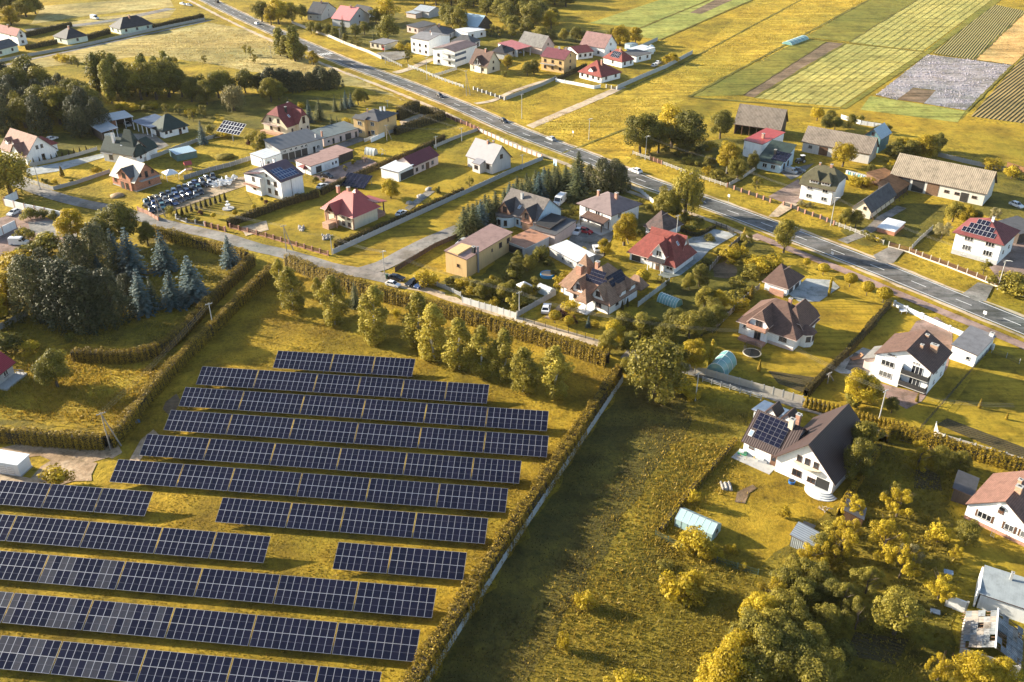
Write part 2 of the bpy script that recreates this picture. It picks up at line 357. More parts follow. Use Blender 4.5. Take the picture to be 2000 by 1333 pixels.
fld('track', [WP(1640, 213), WP(1652, 214), WP(1818, 103), WP(1948, 6), ext((1818, 103), (1948, 6), 90), ext((1806, 101), (1938, 0), 90), WP(1938, 0), WP(1806, 101)], G_olive, Z4, 'grassy farm track between wheat and ridges')
g('field', [(1822, 104), (1903, 117), (2003, 22), (1940, 9)], G_ridge, Z3, 'dark ridged potato field')
g('field', [(1905, 118), (1978, 127), (2060, 50), (2080, 20), (2006, 21)], G_orange, Z3, 'ripe orange field at the right edge')
g('field', [(1812, 107), (1976, 128), (1886, 216), (1804, 203), (1828, 177), (1783, 172), (1752, 196), (1711, 186)], G_phac, Z3, 'mauve grey flowering field')
g('field', [(1783, 173), (1827, 178), (1804, 202), (1752, 195)], G_soil, Z3, 'small brown patch cut into the mauve field')
g('field', [(2012, 96), (1896, 228), (2010, 243), (2160, 262), (2260, 120)], G_ridge2, Z3, 'brown ridged field at the right edge')
g('field', [(1700, 188), (1885, 218), (1870, 240), (1680, 215)], G_green, Z3, 'weedy green strip under the mauve field')
ridx = [(WP(1560 + 0, 0)), ]
# main road
RD = smooth_line([ext((500, 46), (392, -6), 120), WP(392, -6), WP(500, 46), WP(660, 116), WP(775, 159), WP(887, 203), WP(1010, 257), WP(1137, 305), WP(1267, 359), WP(1400, 404), WP(1491, 438), WP(1590, 476), WP(1697, 517), WP(1777, 550), WP(1862, 584), WP(1955, 621), WP(2040, 656), WP(2140, 700)])
ribbon('road', RD, 8.2, G_asph, .19, 'grey two-lane main road crossing the village')
ribbon('verge', RD, 13.5, G_lawn, .165, 'mown verges along both sides of the main road')
xs_ = WP(1545, 458).x
ribbon('footpath', [p for p in RD if p.x < xs_], 2.0, G_path, .18, 'pale footpath on the near side of the main road', off=-10.2, jag=.25)
ribbon('pavement', [p for p in RD if p.x > xs_ - 4], 3.0, G_red, .182, 'reddish pavement along the near verge', off=-8.6)
white = solid('road_marking', (.7, .7, .68), .7, .15)
for o_ in (-4.75, 4.75): ribbon('verge', RD, .9, G_path, .178, 'pale gravel shoulder of the main road', off=o_, jag=.3)
G_marg = groundm('field_margin', (.10, .09, .018), (.15, .13, .024), (.2, .165, .03), .1, 1.2, .8, .4)
def edge(a, b, wd, lab, far=0, mat=G_marg, jag=.35, z=.2):
    p, q = WP(*a), WP(*b); d = (q - p).normalized(); q = q + d * far
    n = max(2, int((q - p).length / 4)); ribbon('field_margin', [Vector((*(p + (q - p) * i / n), 0)) for i in range(n + 1)], wd, mat, z, lab, jag=jag)
for a, b, wd, far, lab in (((1345, 190), (1697, 0), 1.4, 100, 'dark grass margin left of the olive fields'), ((1473, 192), (1651, 86), 1.2, 0, 'margin beside the narrow ploughed strip'), ((1450, 187), (1614, 82), .8, 0, 'margin left of the narrow ploughed strip'), ((1657, 83), (1792, 0), 1.0, 100, 'margin between the olive and the upper wheat field'), ((1250, 56), (1388, -1), 1.4, 100, 'dark margin between the two green strips'), ((1288, 79), (1470, 0), 1.2, 100, 'margin right of the green strips'),
                           ((1345, 191), (1640, 214), 1.6, 0, 'weedy margin below the crop strips'), ((1572, 75), (1804, 102), 1.0, 0, 'cross margin between upper and lower fields'), ((1818, 105), (1978, 128), 1.0, 0, 'margin above the mauve field'), ((1978, 128), (1888, 218), 1.2, 0, 'margin right of the mauve field'), ((1902, 118), (2006, 21), .8, 30, 'margin between ridges and ripe crop'), ((1240, 246), (1100, 300), .9, 0, 'dark line across the golden meadow'), ((1345, 120), (1200, 186), .8, 0, 'dark line in the far meadow'), ((1345, 118), (1565, 0), .9, 80, 'tractor line through the far meadow')): edge(a, b, wd, lab, far)
G_tram = groundm('tramline', (.17, .155, .035), (.22, .2, .045), (.28, .25, .06), .1, 1.2, .5, .2)
for k in range(9):
    t = (k + 1) / 10; lp = lambda a, b: (a[0] + (b[0] - a[0]) * t, a[1] + (b[1] - a[1]) * t)
    edge(lp((1473, 192), (1640, 210)), lp((1651, 86), (1803, 102)), .35, f'tramline in the lower wheat field, {ordw(k + 1)} from the left', 0, G_tram, .12)
    edge(lp((1659, 83), (1802, 100)), lp((1792, 0), (1937, 0)), .4, f'tramline in the upper wheat field, {ordw(k + 1)} from the left', 90, G_tram, .12)
def dashes(off, on, gap, w_, s0=0, s1=1e9):
    b = MB(); l = offset(RD, off); s = 0; acc = []
    for k in range(len(l) - 1):
        d = (l[k + 1] - l[k]); L = d.length
        if s0 <= s <= s1 and (on is None or (s % (on + gap)) < on):
            n = Vector((-d.y, d.x, 0)).normalized() * w_ / 2
            b.poly([(*(l[k] - n).xy, .197), (*(l[k + 1] - n).xy, .197), (*(l[k + 1] + n).xy, .197), (*(l[k] + n).xy, .197)])
        s += L
    return b
RDf = RD; RD = smooth_line([(p.x, p.y) for p in RD[::6]], .6)
for off, on, gap, w_, lab in ((0, 4.2, 7.8, .2, 'broken white centre line of the main road'), (3.45, None, 0, .2, 'white edge line on the far side of the road'), (-3.45, None, 0, .2, 'white edge line on the near side of the road')):
    reg(dashes(off, on, gap, w_).build('road_marking', white), lab, 'road marking', kind='structure')
b = MB()
for k in range(6):
    d = (WP(660, 116) - WP(632, 104)).normalized(); n = Vector((-d.y, d.x)); c = WP(632, 105) + n * (k - 2.5) * 1.15
    b.poly([(*(c - n * .28), .2), (*(c + d * 4 - n * .28), .2), (*(c + d * 4 + n * .28), .2), (*(c + n * .28), .2)])
reg(b.build('road_marking', white), 'white zebra crossing stripes at the far bend of the road', 'road marking', kind='structure')
RD = RDf
def lane(pts, width, mat, z, label, name='lane', jag=.2): return ribbon(name, smooth_line([WP(*p) for p in pts]), width, mat, z, label, jag=jag)
lane([(20, 352), (90, 378), (150, 395), (230, 412), (330, 440), (430, 462), (500, 484), (560, 497), (640, 521), (700, 533), (760, 545)], 5.0, G_lane, Z3, 'grey village lane in front of the red brick fence', jag=.1)
lane([(690, 535), (745, 520), (800, 491), (850, 467), (900, 446)], 5.5, G_lane, Z4, 'curving side lane up to the spruce row', jag=.1)
lane([(735, 538), (770, 556), (830, 566), (900, 590), (1010, 624), (1090, 648), (1160, 668), (1220, 688)], 2.6, G_path, Z2, 'narrow pinkish lane beyond the long hedge')
lane([(1220, 690), (1300, 712), (1370, 729), (1450, 752), (1540, 781), (1640, 812), (1725, 838), (1800, 862)], 4.2, G_lane, Z3, 'grey lane between the panel fences')
lane([(640, 520), (560, 500)], 4, G_lane, Z2, 'lane patch by the hedge corner')
lane([(1005, 262), (1050, 242), (1110, 216), (1160, 195), (1215, 170)], 4.2, G_path, Z4, 'pale drive up to the white hipped house')
lane([(905, 206), (960, 198), (1000, 180), (1050, 163), (1090, 152)], 2.6, G_path, Z4, 'pale lane between the fenced front gardens', jag=.1)
lane([(760, 146), (800, 135), (840, 118), (870, 108)], 4, G_path, Z4, 'pale drive beside the white block')
lane([(1640, 475), (1690, 455), (1720, 430), (1760, 405)], 3, G_gravel, Z3, 'rutted track into the barn yard', 'track')
lane([(1690, 205), (1850, 262), (1880, 225), (1990, 110)], 2.2, G_olive, Z5, 'farm track beside the brown ridges', 'track')
lane([(-30, 905), (60, 880), (150, 888), (205, 884), (235, 872)], 5, G_dirt, Z2, 'worn dirt track past the white kiosk', 'track', 1.0)
g('dirt', [(60, 935), (100, 900), (190, 905), (180, 940), (120, 948), (40, 945), (-40, 960), (-40, 925)], G_dirt, Z3, 'bare pale dirt in front of the kiosk')
lane([(50, 60), (175, 47), (250, 35), (335, 17)], 7, G_gravel, Z3, 'grey yard road behind the dark hipped house', 'yard')
lane([(-40, 138), (100, 108), (220, 82), (330, 58), (410, 40)], 3.0, G_lane, Z3, 'grey path below the long fence', 'footpath')
for nme, pts, m, z, lab in (
    ('driveway', [(1340, 470), (1390, 447), (1440, 458), (1410, 475), (1385, 490), (1372, 505), (1330, 538), (1300, 545), (1285, 538), (1350, 505)], G_grey, Z3, 'blue grey paved drive of the red hipped house'),
    ('driveway', [(1540, 575), (1575, 545), (1625, 548), (1640, 562), (1600, 590), (1560, 590)], G_grey, Z3, 'grey paved drive beside the brown garage'),
    ('driveway', [(1790, 628), (1830, 620), (1860, 645), (1860, 680), (1850, 720), (1800, 785), (1770, 800), (1700, 760), (1720, 750), (1800, 770), (1840, 715), (1822, 662), (1775, 650)], G_red, Z3, 'reddish paving round the brown gabled house'),
    ('yard', [(1130, 430), (1200, 455), (1180, 500), (1165, 512), (1105, 482), (1115, 462)], G_gravel, Z3, 'brown gravel yard behind the long white roof'),
    ('yard', [(300, 402), (440, 352), (480, 345), (485, 362), (350, 408), (300, 425)], G_dirt, Z3, 'dusty yard with scrapped cars'),
    ('yard', [(1500, 385), (1560, 350), (1570, 390), (1545, 402)], G_red, Z3, 'brick paved drive beside the white house'),
    ('yard', [(1520, 335), (1590, 320), (1560, 345), (1545, 352)], G_gravel, Z3, 'grey yard behind the white house'),
    ('yard', [(1930, 520), (1985, 465), (2020, 480), (2000, 545), (1960, 560)], G_red, Z3, 'paved yard right of the big white house'),
    ('yard', [(20, 420), (60, 410), (120, 440), (125, 475), (60, 470), (10, 500), (-40, 500), (-40, 440)], G_red, Z3, 'reddish paved forecourt behind the white walls'),
    ('yard', [(55, 435), (150, 430), (150, 470), (60, 455)], G_lane, Z4, 'pale concrete patch in the forecourt'),
    ('yard', [(225, 262), (300, 262), (330, 285), (300, 298), (262, 285), (225, 275)], G_gravel, Z3, 'farm yard between the open sheds'),
    ('driveway', [(52, 330), (120, 318), (205, 300), (205, 308), (110, 336), (52, 345)], G_grey, Z3, 'grey drive in front of the pink house'),
    ('yard', [(610, 345), (680, 318), (720, 310), (740, 320), (690, 345), (640, 362)], G_red, Z3, 'paved yard in front of the pink roofed garage'),
    ('yard', [(555, 315), (635, 290), (700, 268), (720, 272), (590, 320)], G_gravel, Z3, 'dark yard between the grey garages'),
    ('yard', [(780, 238), (828, 220), (846, 228), (785, 248)], G_path, Z3, 'pale gravel court between tall hedges'),
    ('dirt', [(1390, 520), (1425, 505), (1440, 530), (1420, 545), (1395, 542)], G_soil, Z3, 'reddish bare soil patch among bushes'),
    ('garden_bed', [(1830, 830), (1850, 818), (2000, 875), (2000, 900)], G_bed, Z3, 'dug vegetable bed behind the panel wall'),
    ('garden_bed', [(1670, 1235), (1775, 1250), (1750, 1300), (1650, 1280)], G_bed, Z3, 'dark furrowed vegetable plot among the orchard'),
    ('garden_bed', [(1500, 725), (1590, 738), (1568, 768), (1520, 750)], G_bed, Z3, 'vegetable bed beside the panel fence'),
    ('garden_bed', [(1790, 905), (1835, 930), (1840, 960), (1785, 955)], G_bed, Z3, 'netted dark bed in the orchard'),
    ('driveway', [(1062, 622), (1100, 590), (1118, 602), (1088, 626)], G_dirt, Z3, 'brown drive of the tan roofed house'),
    ('driveway', [(1500, 425), (1530, 395), (1560, 400), (1520, 425)], G_path, .026, 'gravel entrance off the main road'),
    ('driveway', [(1705, 500), (1740, 482), (1765, 492), (1745, 515), (1720, 518)], G_gravel, .026, 'gravel entrance to the barn yard'),
    ('driveway', [(1880, 575), (1910, 553), (1940, 560), (1925, 590), (1905, 590)], G_gravel, .026, 'gravel entrance before the brown fence'),
    ('driveway', [(470, 445), (520, 432), (525, 450), (480, 462)], G_path, Z4, 'pale entrance at the red pillars'),
    ('lawn', [(1600, 590), (1650, 565), (1730, 600), (1640, 710), (1560, 770), (1480, 735), (1400, 700), (1400, 640), (1440, 600)], G_mown, Z2, 'yellow lawn round the brown hipped house'),
    ('lawn', [(1745, 600), (1860, 640), (1900, 700), (1800, 830), (1570, 790)], G_lawn, Z1, 'lawn round the brown gabled house'),
    ('lawn', [(1950, 660), (2080, 720), (2060, 900), (1830, 840)], G_mown, Z1, 'striped lawn right of the dark boundary'),
    ('lawn', [(1430, 880), (1640, 980), (1590, 1100), (1480, 1125), (1280, 1050)], G_solar, Z1, 'lawn in front of the dark roofed house'),
    ('lawn', [(455, 440), (640, 365), (860, 290), (1050, 315), (650, 495)], G_lawn, Z1, 'lawn round the red roofed house'),
    ('grass', [(655, 497), (1055, 318), (1075, 330), (905, 440), (760, 515), (690, 528)], G_mown, Z1, 'grass wedge beside the curving side lane'),
    ('lawn', [(340, 440), (480, 375), (500, 410), (445, 440)], G_lawn, Z2, 'lawn with the fountain'),
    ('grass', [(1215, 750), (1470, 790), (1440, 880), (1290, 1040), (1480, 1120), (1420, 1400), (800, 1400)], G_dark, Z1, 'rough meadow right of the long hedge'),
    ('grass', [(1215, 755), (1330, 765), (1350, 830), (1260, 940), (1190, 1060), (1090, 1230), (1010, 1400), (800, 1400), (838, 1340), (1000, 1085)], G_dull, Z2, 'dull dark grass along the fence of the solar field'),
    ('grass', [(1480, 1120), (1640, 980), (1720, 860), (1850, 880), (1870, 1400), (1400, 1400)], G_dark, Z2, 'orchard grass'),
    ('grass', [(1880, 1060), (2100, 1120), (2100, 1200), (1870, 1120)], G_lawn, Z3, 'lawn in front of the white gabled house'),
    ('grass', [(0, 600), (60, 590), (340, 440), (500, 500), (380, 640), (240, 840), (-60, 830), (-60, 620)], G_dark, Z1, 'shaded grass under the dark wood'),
    ('grass', [(-10, 700), (140, 670), (330, 680), (215, 840), (-60, 815)], G_base, Z2, 'bright tall grass inside the hedges'),
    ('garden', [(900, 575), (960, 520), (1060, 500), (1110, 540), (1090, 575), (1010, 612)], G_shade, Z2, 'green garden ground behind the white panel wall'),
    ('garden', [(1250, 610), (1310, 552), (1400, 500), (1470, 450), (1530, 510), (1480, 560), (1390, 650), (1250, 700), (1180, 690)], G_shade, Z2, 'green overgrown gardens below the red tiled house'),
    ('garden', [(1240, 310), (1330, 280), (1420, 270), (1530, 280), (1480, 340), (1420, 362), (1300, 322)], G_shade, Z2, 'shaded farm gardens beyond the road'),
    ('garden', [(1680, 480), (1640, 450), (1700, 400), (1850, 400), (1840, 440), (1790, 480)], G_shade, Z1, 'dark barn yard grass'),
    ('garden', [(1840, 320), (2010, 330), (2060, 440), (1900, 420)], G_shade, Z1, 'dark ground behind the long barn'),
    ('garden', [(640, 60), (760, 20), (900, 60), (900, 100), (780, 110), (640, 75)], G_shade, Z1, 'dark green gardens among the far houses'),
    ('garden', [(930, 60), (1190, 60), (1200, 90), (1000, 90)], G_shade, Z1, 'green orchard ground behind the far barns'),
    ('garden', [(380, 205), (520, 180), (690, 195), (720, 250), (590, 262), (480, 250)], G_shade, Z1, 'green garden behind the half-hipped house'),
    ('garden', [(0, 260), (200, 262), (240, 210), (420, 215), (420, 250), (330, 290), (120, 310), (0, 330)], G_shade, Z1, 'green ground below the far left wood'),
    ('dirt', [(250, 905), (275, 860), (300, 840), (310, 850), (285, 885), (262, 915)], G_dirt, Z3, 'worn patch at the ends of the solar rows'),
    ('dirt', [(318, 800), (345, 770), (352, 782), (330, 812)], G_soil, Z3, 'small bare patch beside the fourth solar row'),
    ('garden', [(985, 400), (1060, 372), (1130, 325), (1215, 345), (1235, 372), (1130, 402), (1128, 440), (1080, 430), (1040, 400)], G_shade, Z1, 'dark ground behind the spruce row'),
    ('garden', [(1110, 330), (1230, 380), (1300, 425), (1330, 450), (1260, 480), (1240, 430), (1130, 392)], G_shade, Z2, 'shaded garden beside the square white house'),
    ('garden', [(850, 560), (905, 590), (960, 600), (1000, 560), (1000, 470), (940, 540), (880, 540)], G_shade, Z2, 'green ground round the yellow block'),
    ('pond', [(735, 104), (790, 100), (800, 112), (760, 122), (745, 115)], G_gravel, Z5, 'dark sunken yard near the flat white kiosk'),
    ('patio', [(1655, 700), (1685, 680), (1725, 692), (1700, 735), (1640, 730), (1620, 720)], G_grey, Z4, 'grey patio with a dark play court'),
): struct(nme, pts, m, z, lab)
# ------------------------------------------------------------------ solar field
alu = solid('aluminium', (.52, .52, .55), .35, .05, .6)
steel = solid('galvanised_steel', (.35, .36, .37), .5, .1, .5)
PW, PH, TILT, HP = 1.13, 2.24, R(24), 2.72
def uvmesh(name, quad, mat, mat2, fr=.035, th=.035):
    """framed module in the xy plane: face with uv 0..1, rim around it"""
    x, y = quad; b = MB()
    b.poly([(fr, fr, th), (x - fr, fr, th), (x - fr, y - fr, th), (fr, y - fr, th)], 0)
    for q in ((0, 0, x, fr), (0, y - fr, x, y), (0, fr, fr, y - fr), (x - fr, fr, x, y - fr)): b.box(q[0], q[1], 0, q[2], q[3], th + .004, 1)
    b.box(fr, y / 2 - .014, th - .01, x - fr, y / 2 + .014, th + .003, 2)
    me = b.mesh(name, [mat, mat2, solid('cell_gap', (.16, .16, .2), .5, .05)]); uv = me.uv_layers[0].data
    for k, q in enumerate(((0, 0), (1, 0), (1, 2), (0, 2))): uv[k].uv = q
    return me
PV = pvm(); module = uvmesh('solar_panel', (PW - .02, PH - .02), PV, alu, .03)
def glarem():  # streaked colour stands for sky glare and moire on the glass
    m, nt, b = newmat('glare_solar_glass'); tc = nt.nodes.new('ShaderNodeTexCoord'); oi = nt.nodes.new('ShaderNodeObjectInfo')
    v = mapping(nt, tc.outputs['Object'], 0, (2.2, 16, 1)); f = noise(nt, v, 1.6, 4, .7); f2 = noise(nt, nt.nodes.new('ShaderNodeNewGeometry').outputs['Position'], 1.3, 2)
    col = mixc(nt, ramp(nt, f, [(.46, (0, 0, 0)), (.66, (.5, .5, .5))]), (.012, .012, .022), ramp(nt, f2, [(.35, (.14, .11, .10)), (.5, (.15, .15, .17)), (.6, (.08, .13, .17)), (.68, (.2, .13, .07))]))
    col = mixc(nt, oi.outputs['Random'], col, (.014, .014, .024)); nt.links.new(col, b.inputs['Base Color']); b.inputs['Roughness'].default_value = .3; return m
glary = uvmesh('solar_panel', (PW - .02, PH - .02), glarem(), alu, .03)
RA = R(-6.7)
def table_meshes(n, cache={}):
    if n in cache: return cache[n]
    b = MB(); L = n * PW; zt = HP; D = 2 * PH
    for y, z in ((.6, -.08), (1.7, -.08), (2.9, -.08), (4.0, -.08)): b.box(0, y - .03, z - .06, L, y + .03, z, 0)
    rack = b.mesh('rack', [steel])
    legs = []
    ca, sa = math.cos(TILT), math.sin(TILT)
    b = MB(); y1, y2 = .9, 3.6
    b.box(-.05, y1 * ca - .05, 0, .05, y1 * ca + .05, HP - (D - y1) * sa - .14, 0); b.box(-.05, y2 * ca - .05, 0, .05, y2 * ca + .05, HP - (D - y2) * sa - .14, 0)
    b.tube([(0, y1 * ca, .3), (0, y2 * ca, HP - (D - y2) * sa - .3)], .03, 4)
    cache[n] = (rack, b.mesh('post', [steel])); return cache[n]
ROWS = [  # two points of the upper edge in the photograph, then the joints between tables along it
    (((543, 683), (813, 704)), [543, 653, 734, 813], 'topmost row'),
    (((395, 713), (957, 755)), [395, 506, 621.5, 705.7, 790.5, 875, 957.5], 'second row from the top'),
    (((362, 755), (1073, 805)), [362, 478, 596, 715, 835, 954, 1073.5], 'third row from the top'),
    (((334, 799), (1073, 854)), [334, 455, 576, 701, 824, 950, 1073.5], 'fourth row from the top'),
    (((287, 848), (1020, 901)), [287.5, 411.5, 539, 667.5, 796, 926.5, 1020.5], 'fifth row from the top'),
    (((231, 898), (994, 954)), [231, 360, 459.5, 591.5, 724.5, 860, 994.5], 'sixth row from the top'),
    (((300, 962), (955, 1012)), [-98, 2, 102, 202, 301.5], 'left part of the seventh row'),
    (((300, 962), (955, 1012)), [435, 571.5, 674.5, 814.5, 955.5], 'right part of the seventh row'),
    (((34, 1010), (914, 1077)), [-108, 34, 176, 319, 424.5, 531], 'left part of the eighth row'),
    (((34, 1010), (914, 1077)), [661, 767, 914], 'right part of the eighth row'),
    (((97, 1087), (854, 1147)), [-52, 97, 246.5, 397, 549, 702, 855], 'ninth row from the top'),
    (((29, 1161), (822, 1228)), [-130, 29, 183.5, 342.5, 502.5, 661.5, 823], 'tenth row from the top'),
    (((3, 1246), (748, 1308)), [-165, 3, 123.5, 288, 456.5, 624.5, 748], 'bottom row')]
def solve_row(M, x):
    u = (x - 1000) / FPX; dx, dy = math.cos(RA), math.sin(RA); K = (CAM_H - HP) * S30
    t = (u * (M.y * C30 + K) - M.x) / (dx - u * dy * C30); return Vector((M.x + t * dx, M.y + t * dy, 0))
for (a, b_), joints, rowname in ROWS:
    M = (P(*a, HP) + P(*b_, HP)) / 2; nt_ = len(joints) - 1; vis = 0
    for k in range(nt_):
        p, q = solve_row(M, joints[k]), solve_row(M, joints[k + 1]); n = max(6, round(((q - p).length - .12) / PW))
        s = ((q - p).length - .22) / (n * PW)
        # root stands under the low (camera side) edge
        low = p - Vector((-math.sin(RA), math.cos(RA), 0)) * (2 * PH * math.cos(TILT))
        r = empty('solar_table', (low.x, low.y, 0), RA)
        reg(r, f'dark blue solar table, {place(k, nt_)} in the {rowname}', 'solar table', 'tilted solar tables standing in rows on the grass')
        mod = glary if (p.x < -45 and p.y < 108 and k < 3 and (rowname.startswith(('tenth', 'bottom')) or (k < 2 and rowname.startswith('ninth')))) else module
        rack, post = table_meshes(n); h0 = HP - 2 * PH * math.sin(TILT)
        rk = link('rack', rack, r, (.06, 0, h0)); rk.rotation_euler = (TILT, 0, 0); rk.scale = (s, 1, 1)
        for j in range(4): link('post', post, r, (.06 + s * n * PW * (j + .5) / 4, 0, 0))
        for j in range(n):
            for i in range(2):
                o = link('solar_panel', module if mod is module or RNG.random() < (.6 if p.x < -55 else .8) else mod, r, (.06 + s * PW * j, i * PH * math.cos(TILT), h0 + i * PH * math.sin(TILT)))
                o.rotation_euler = (TILT, 0, 0); o.scale = (s, 1, 1)
# ------------------------------------------------------------------ buildings
WHITE = wallm('white_render', (.8, .8, .79)); CREAM = wallm('cream_render', (.66, .58, .44)); YEL = wallm('yellow_render', (.62, .42, .2))
GREYW = wallm('grey_render', (.42, .42, .42)); PALEG = wallm('pale_green_render', (.6, .66, .55)); PINKW = wallm('pinkish_render', (.6, .47, .42))
LBLUE = wallm('pale_blue_render', (.42, .56, .66)); BRICK = brickm('red_hollow_brick', (.45, .17, .085)); BRICK2 = brickm('chimney_brick', (.42, .2, .13))
ORBR = brickm('orange_brick', (.5, .28, .17)); CONC = wallm('concrete', (.4, .39, .37)); DWOOD = plankm('dark_planks', (.07, .05, .04), .18)
BWOOD = plankm('brown_planks', (.2, .11, .06), .15); TEALW = plankm('teal_sheet', (.12, .25, .28), .25)
TAN = roofm('tan_tiles', (.29, .17, .11)); BROWN = roofm('brown_tiles', (.125, .072, .056)); MAROON = roofm('maroon_sheet', (.16, .03, .04), 'corr', .5, .4, .12)
RED = roofm('red_sheet', (.42, .07, .06), 'corr', .42, .4, .12, .5); REDT = roofm('red_tiles', (.25, .06, .048)); DRED = roofm('dark_red_tiles', (.2, .045, .045))
CHAR = roofm('charcoal_tiles', (.045, .042, .045), 'tile', .6); GREYR = roofm('grey_felt', (.2, .195, .2), 'felt'); DGREY = roofm('dark_grey_felt', (.085, .085, .09), 'felt')
ASB = roofm('weathered_fibre_cement', (.25, .205, .165), 'corr', .9, .5, .3); ASBG = roofm('grey_fibre_cement', (.2, .19, .18), 'corr', .9, .5, .3)
METAL = roofm('bright_sheet', (.42, .45, .47), 'corr', .4, .5, .08, .6); BLUEM = roofm('light_blue_sheet', (.34, .47, .55), 'corr', .4, .5, .08, .6)
WHITER = roofm('white_roof_sheet', (.55, .58, .6), 'sheet', .6, 1.2, .08); PINKR = roofm('pinkish_roof_felt', (.33, .21, .18), 'felt', .8); PINKT = roofm('pale_red_tiles', (.27, .14, .105))
GREENT = roofm('dark_green_tiles', (.03, .05, .045)); OLIVET = roofm('olive_tiles', (.1, .09, .05)); STRIPE = roofm('brown_ribbed_sheet', (.06, .038, .036), 'corr', .55, .42, .1, .3)
ORANGER = roofm('orange_roof_felt', (.4, .2, .12), 'felt'); RUST = roofm('rusty_sheet', (.22, .11, .05), 'corr', .9, .4, .4); GREYT = roofm('light_grey_sheet', (.235, .23, .25), 'sheet', .6, .5, .08, .4)
GLASS = glassm(); PVC = solid('white_frame', (.7, .7, .7), .5, .05); BRF = solid('brown_frame', (.12, .06, .035), .5, .1); DKM = solid('dark_metal', (.03, .03, .032), .5, .1)
GUT = solid('gutter_brown', (.09, .05, .04), .5, .1); SOOT_BLACK = solid('soot_black', (.02, .02, .02), .9)
PVH = uvmesh('solar_panel', (1.0, 1.65), PV, solid('thin_rim', (.5, .52, .56), .4, .05), .03, .05)
PVB = uvmesh('solar_panel', (1.0, 1.65), solid('sky_reflect_solar_glass', (.02, .045, .12), .2, .2, .0, .5), solid('thin_rim', (.5, .52, .56), .4, .05), .045, .05)  # blue of the reflected sky is put into the glass colour
PVM = uvmesh('solar_panel', (1.0, 1.65), PV, solid('grey_rim', (.2, .2, .23), .4, .05), .016, .05)
PVD = uvmesh('solar_panel', (1.0, 1.65), PV, solid('black_rim', (.02, .02, .025), .3, .05), .012, .05)
WC = {}; PANE = {}
def winmesh(w, h, fr, kind):
    k = (round(w, 1), round(h, 1), fr.name, kind)
    if k in WC: return WC[k]
    b = MB(); t = .07
    if kind == 'door':
        b.box(-w / 2, -.05, -h / 2, w / 2, .05, h / 2, 0); b.box(-w / 2 + .15, -.065, 0, w / 2 - .15, -.04, h / 2 - .15, 1); b.box(w / 2 - .16, -.1, -.08, w / 2 - .1, -.05, .06, 2)
    elif kind == 'gate':
        b.box(-w / 2, -.04, -h / 2, w / 2, .05, h / 2, 0)
        for j in range(1, 5): b.box(-w / 2 + .05, -.055, -h / 2 + j * h / 5 - .02, w / 2 - .05, -.035, -h / 2 + j * h / 5 + .02, 2)
    else:
        b.box(-w / 2, -.06, -h / 2, -w / 2 + t, .05, h / 2); b.box(w / 2 - t, -.06, -h / 2, w / 2, .05, h / 2)
        b.box(-w / 2 + t, -.06, -h / 2, w / 2 - t, .05, -h / 2 + t); b.box(-w / 2 + t, -.06, h / 2 - t, w / 2 - t, .05, h / 2)
        g_ = MB(); g_.box(-w / 2 + t, -.02, -h / 2 + t, w / 2 - t, .04, h / 2 - t); PANE[k] = g_.mesh('pane', [GLASS])
        nm = max(1, round(w / .75))
        for j in range(1, nm): x = -w / 2 + j * w / nm; b.box(x - .04, -.055, -h / 2 + t, x + .04, -.01, h / 2 - t)
        b.box(-w / 2 - .08, -.16, -h / 2 - .06, w / 2 + .08, .04, -h / 2 - .005, 2)
    WC[k] = b.mesh('window' if kind == 'win' else kind, [fr, GLASS, GUT]); return WC[k]
ROT = {'R': 0, 'L': -math.pi / 2, 'B': math.pi, 'F': math.pi / 2}
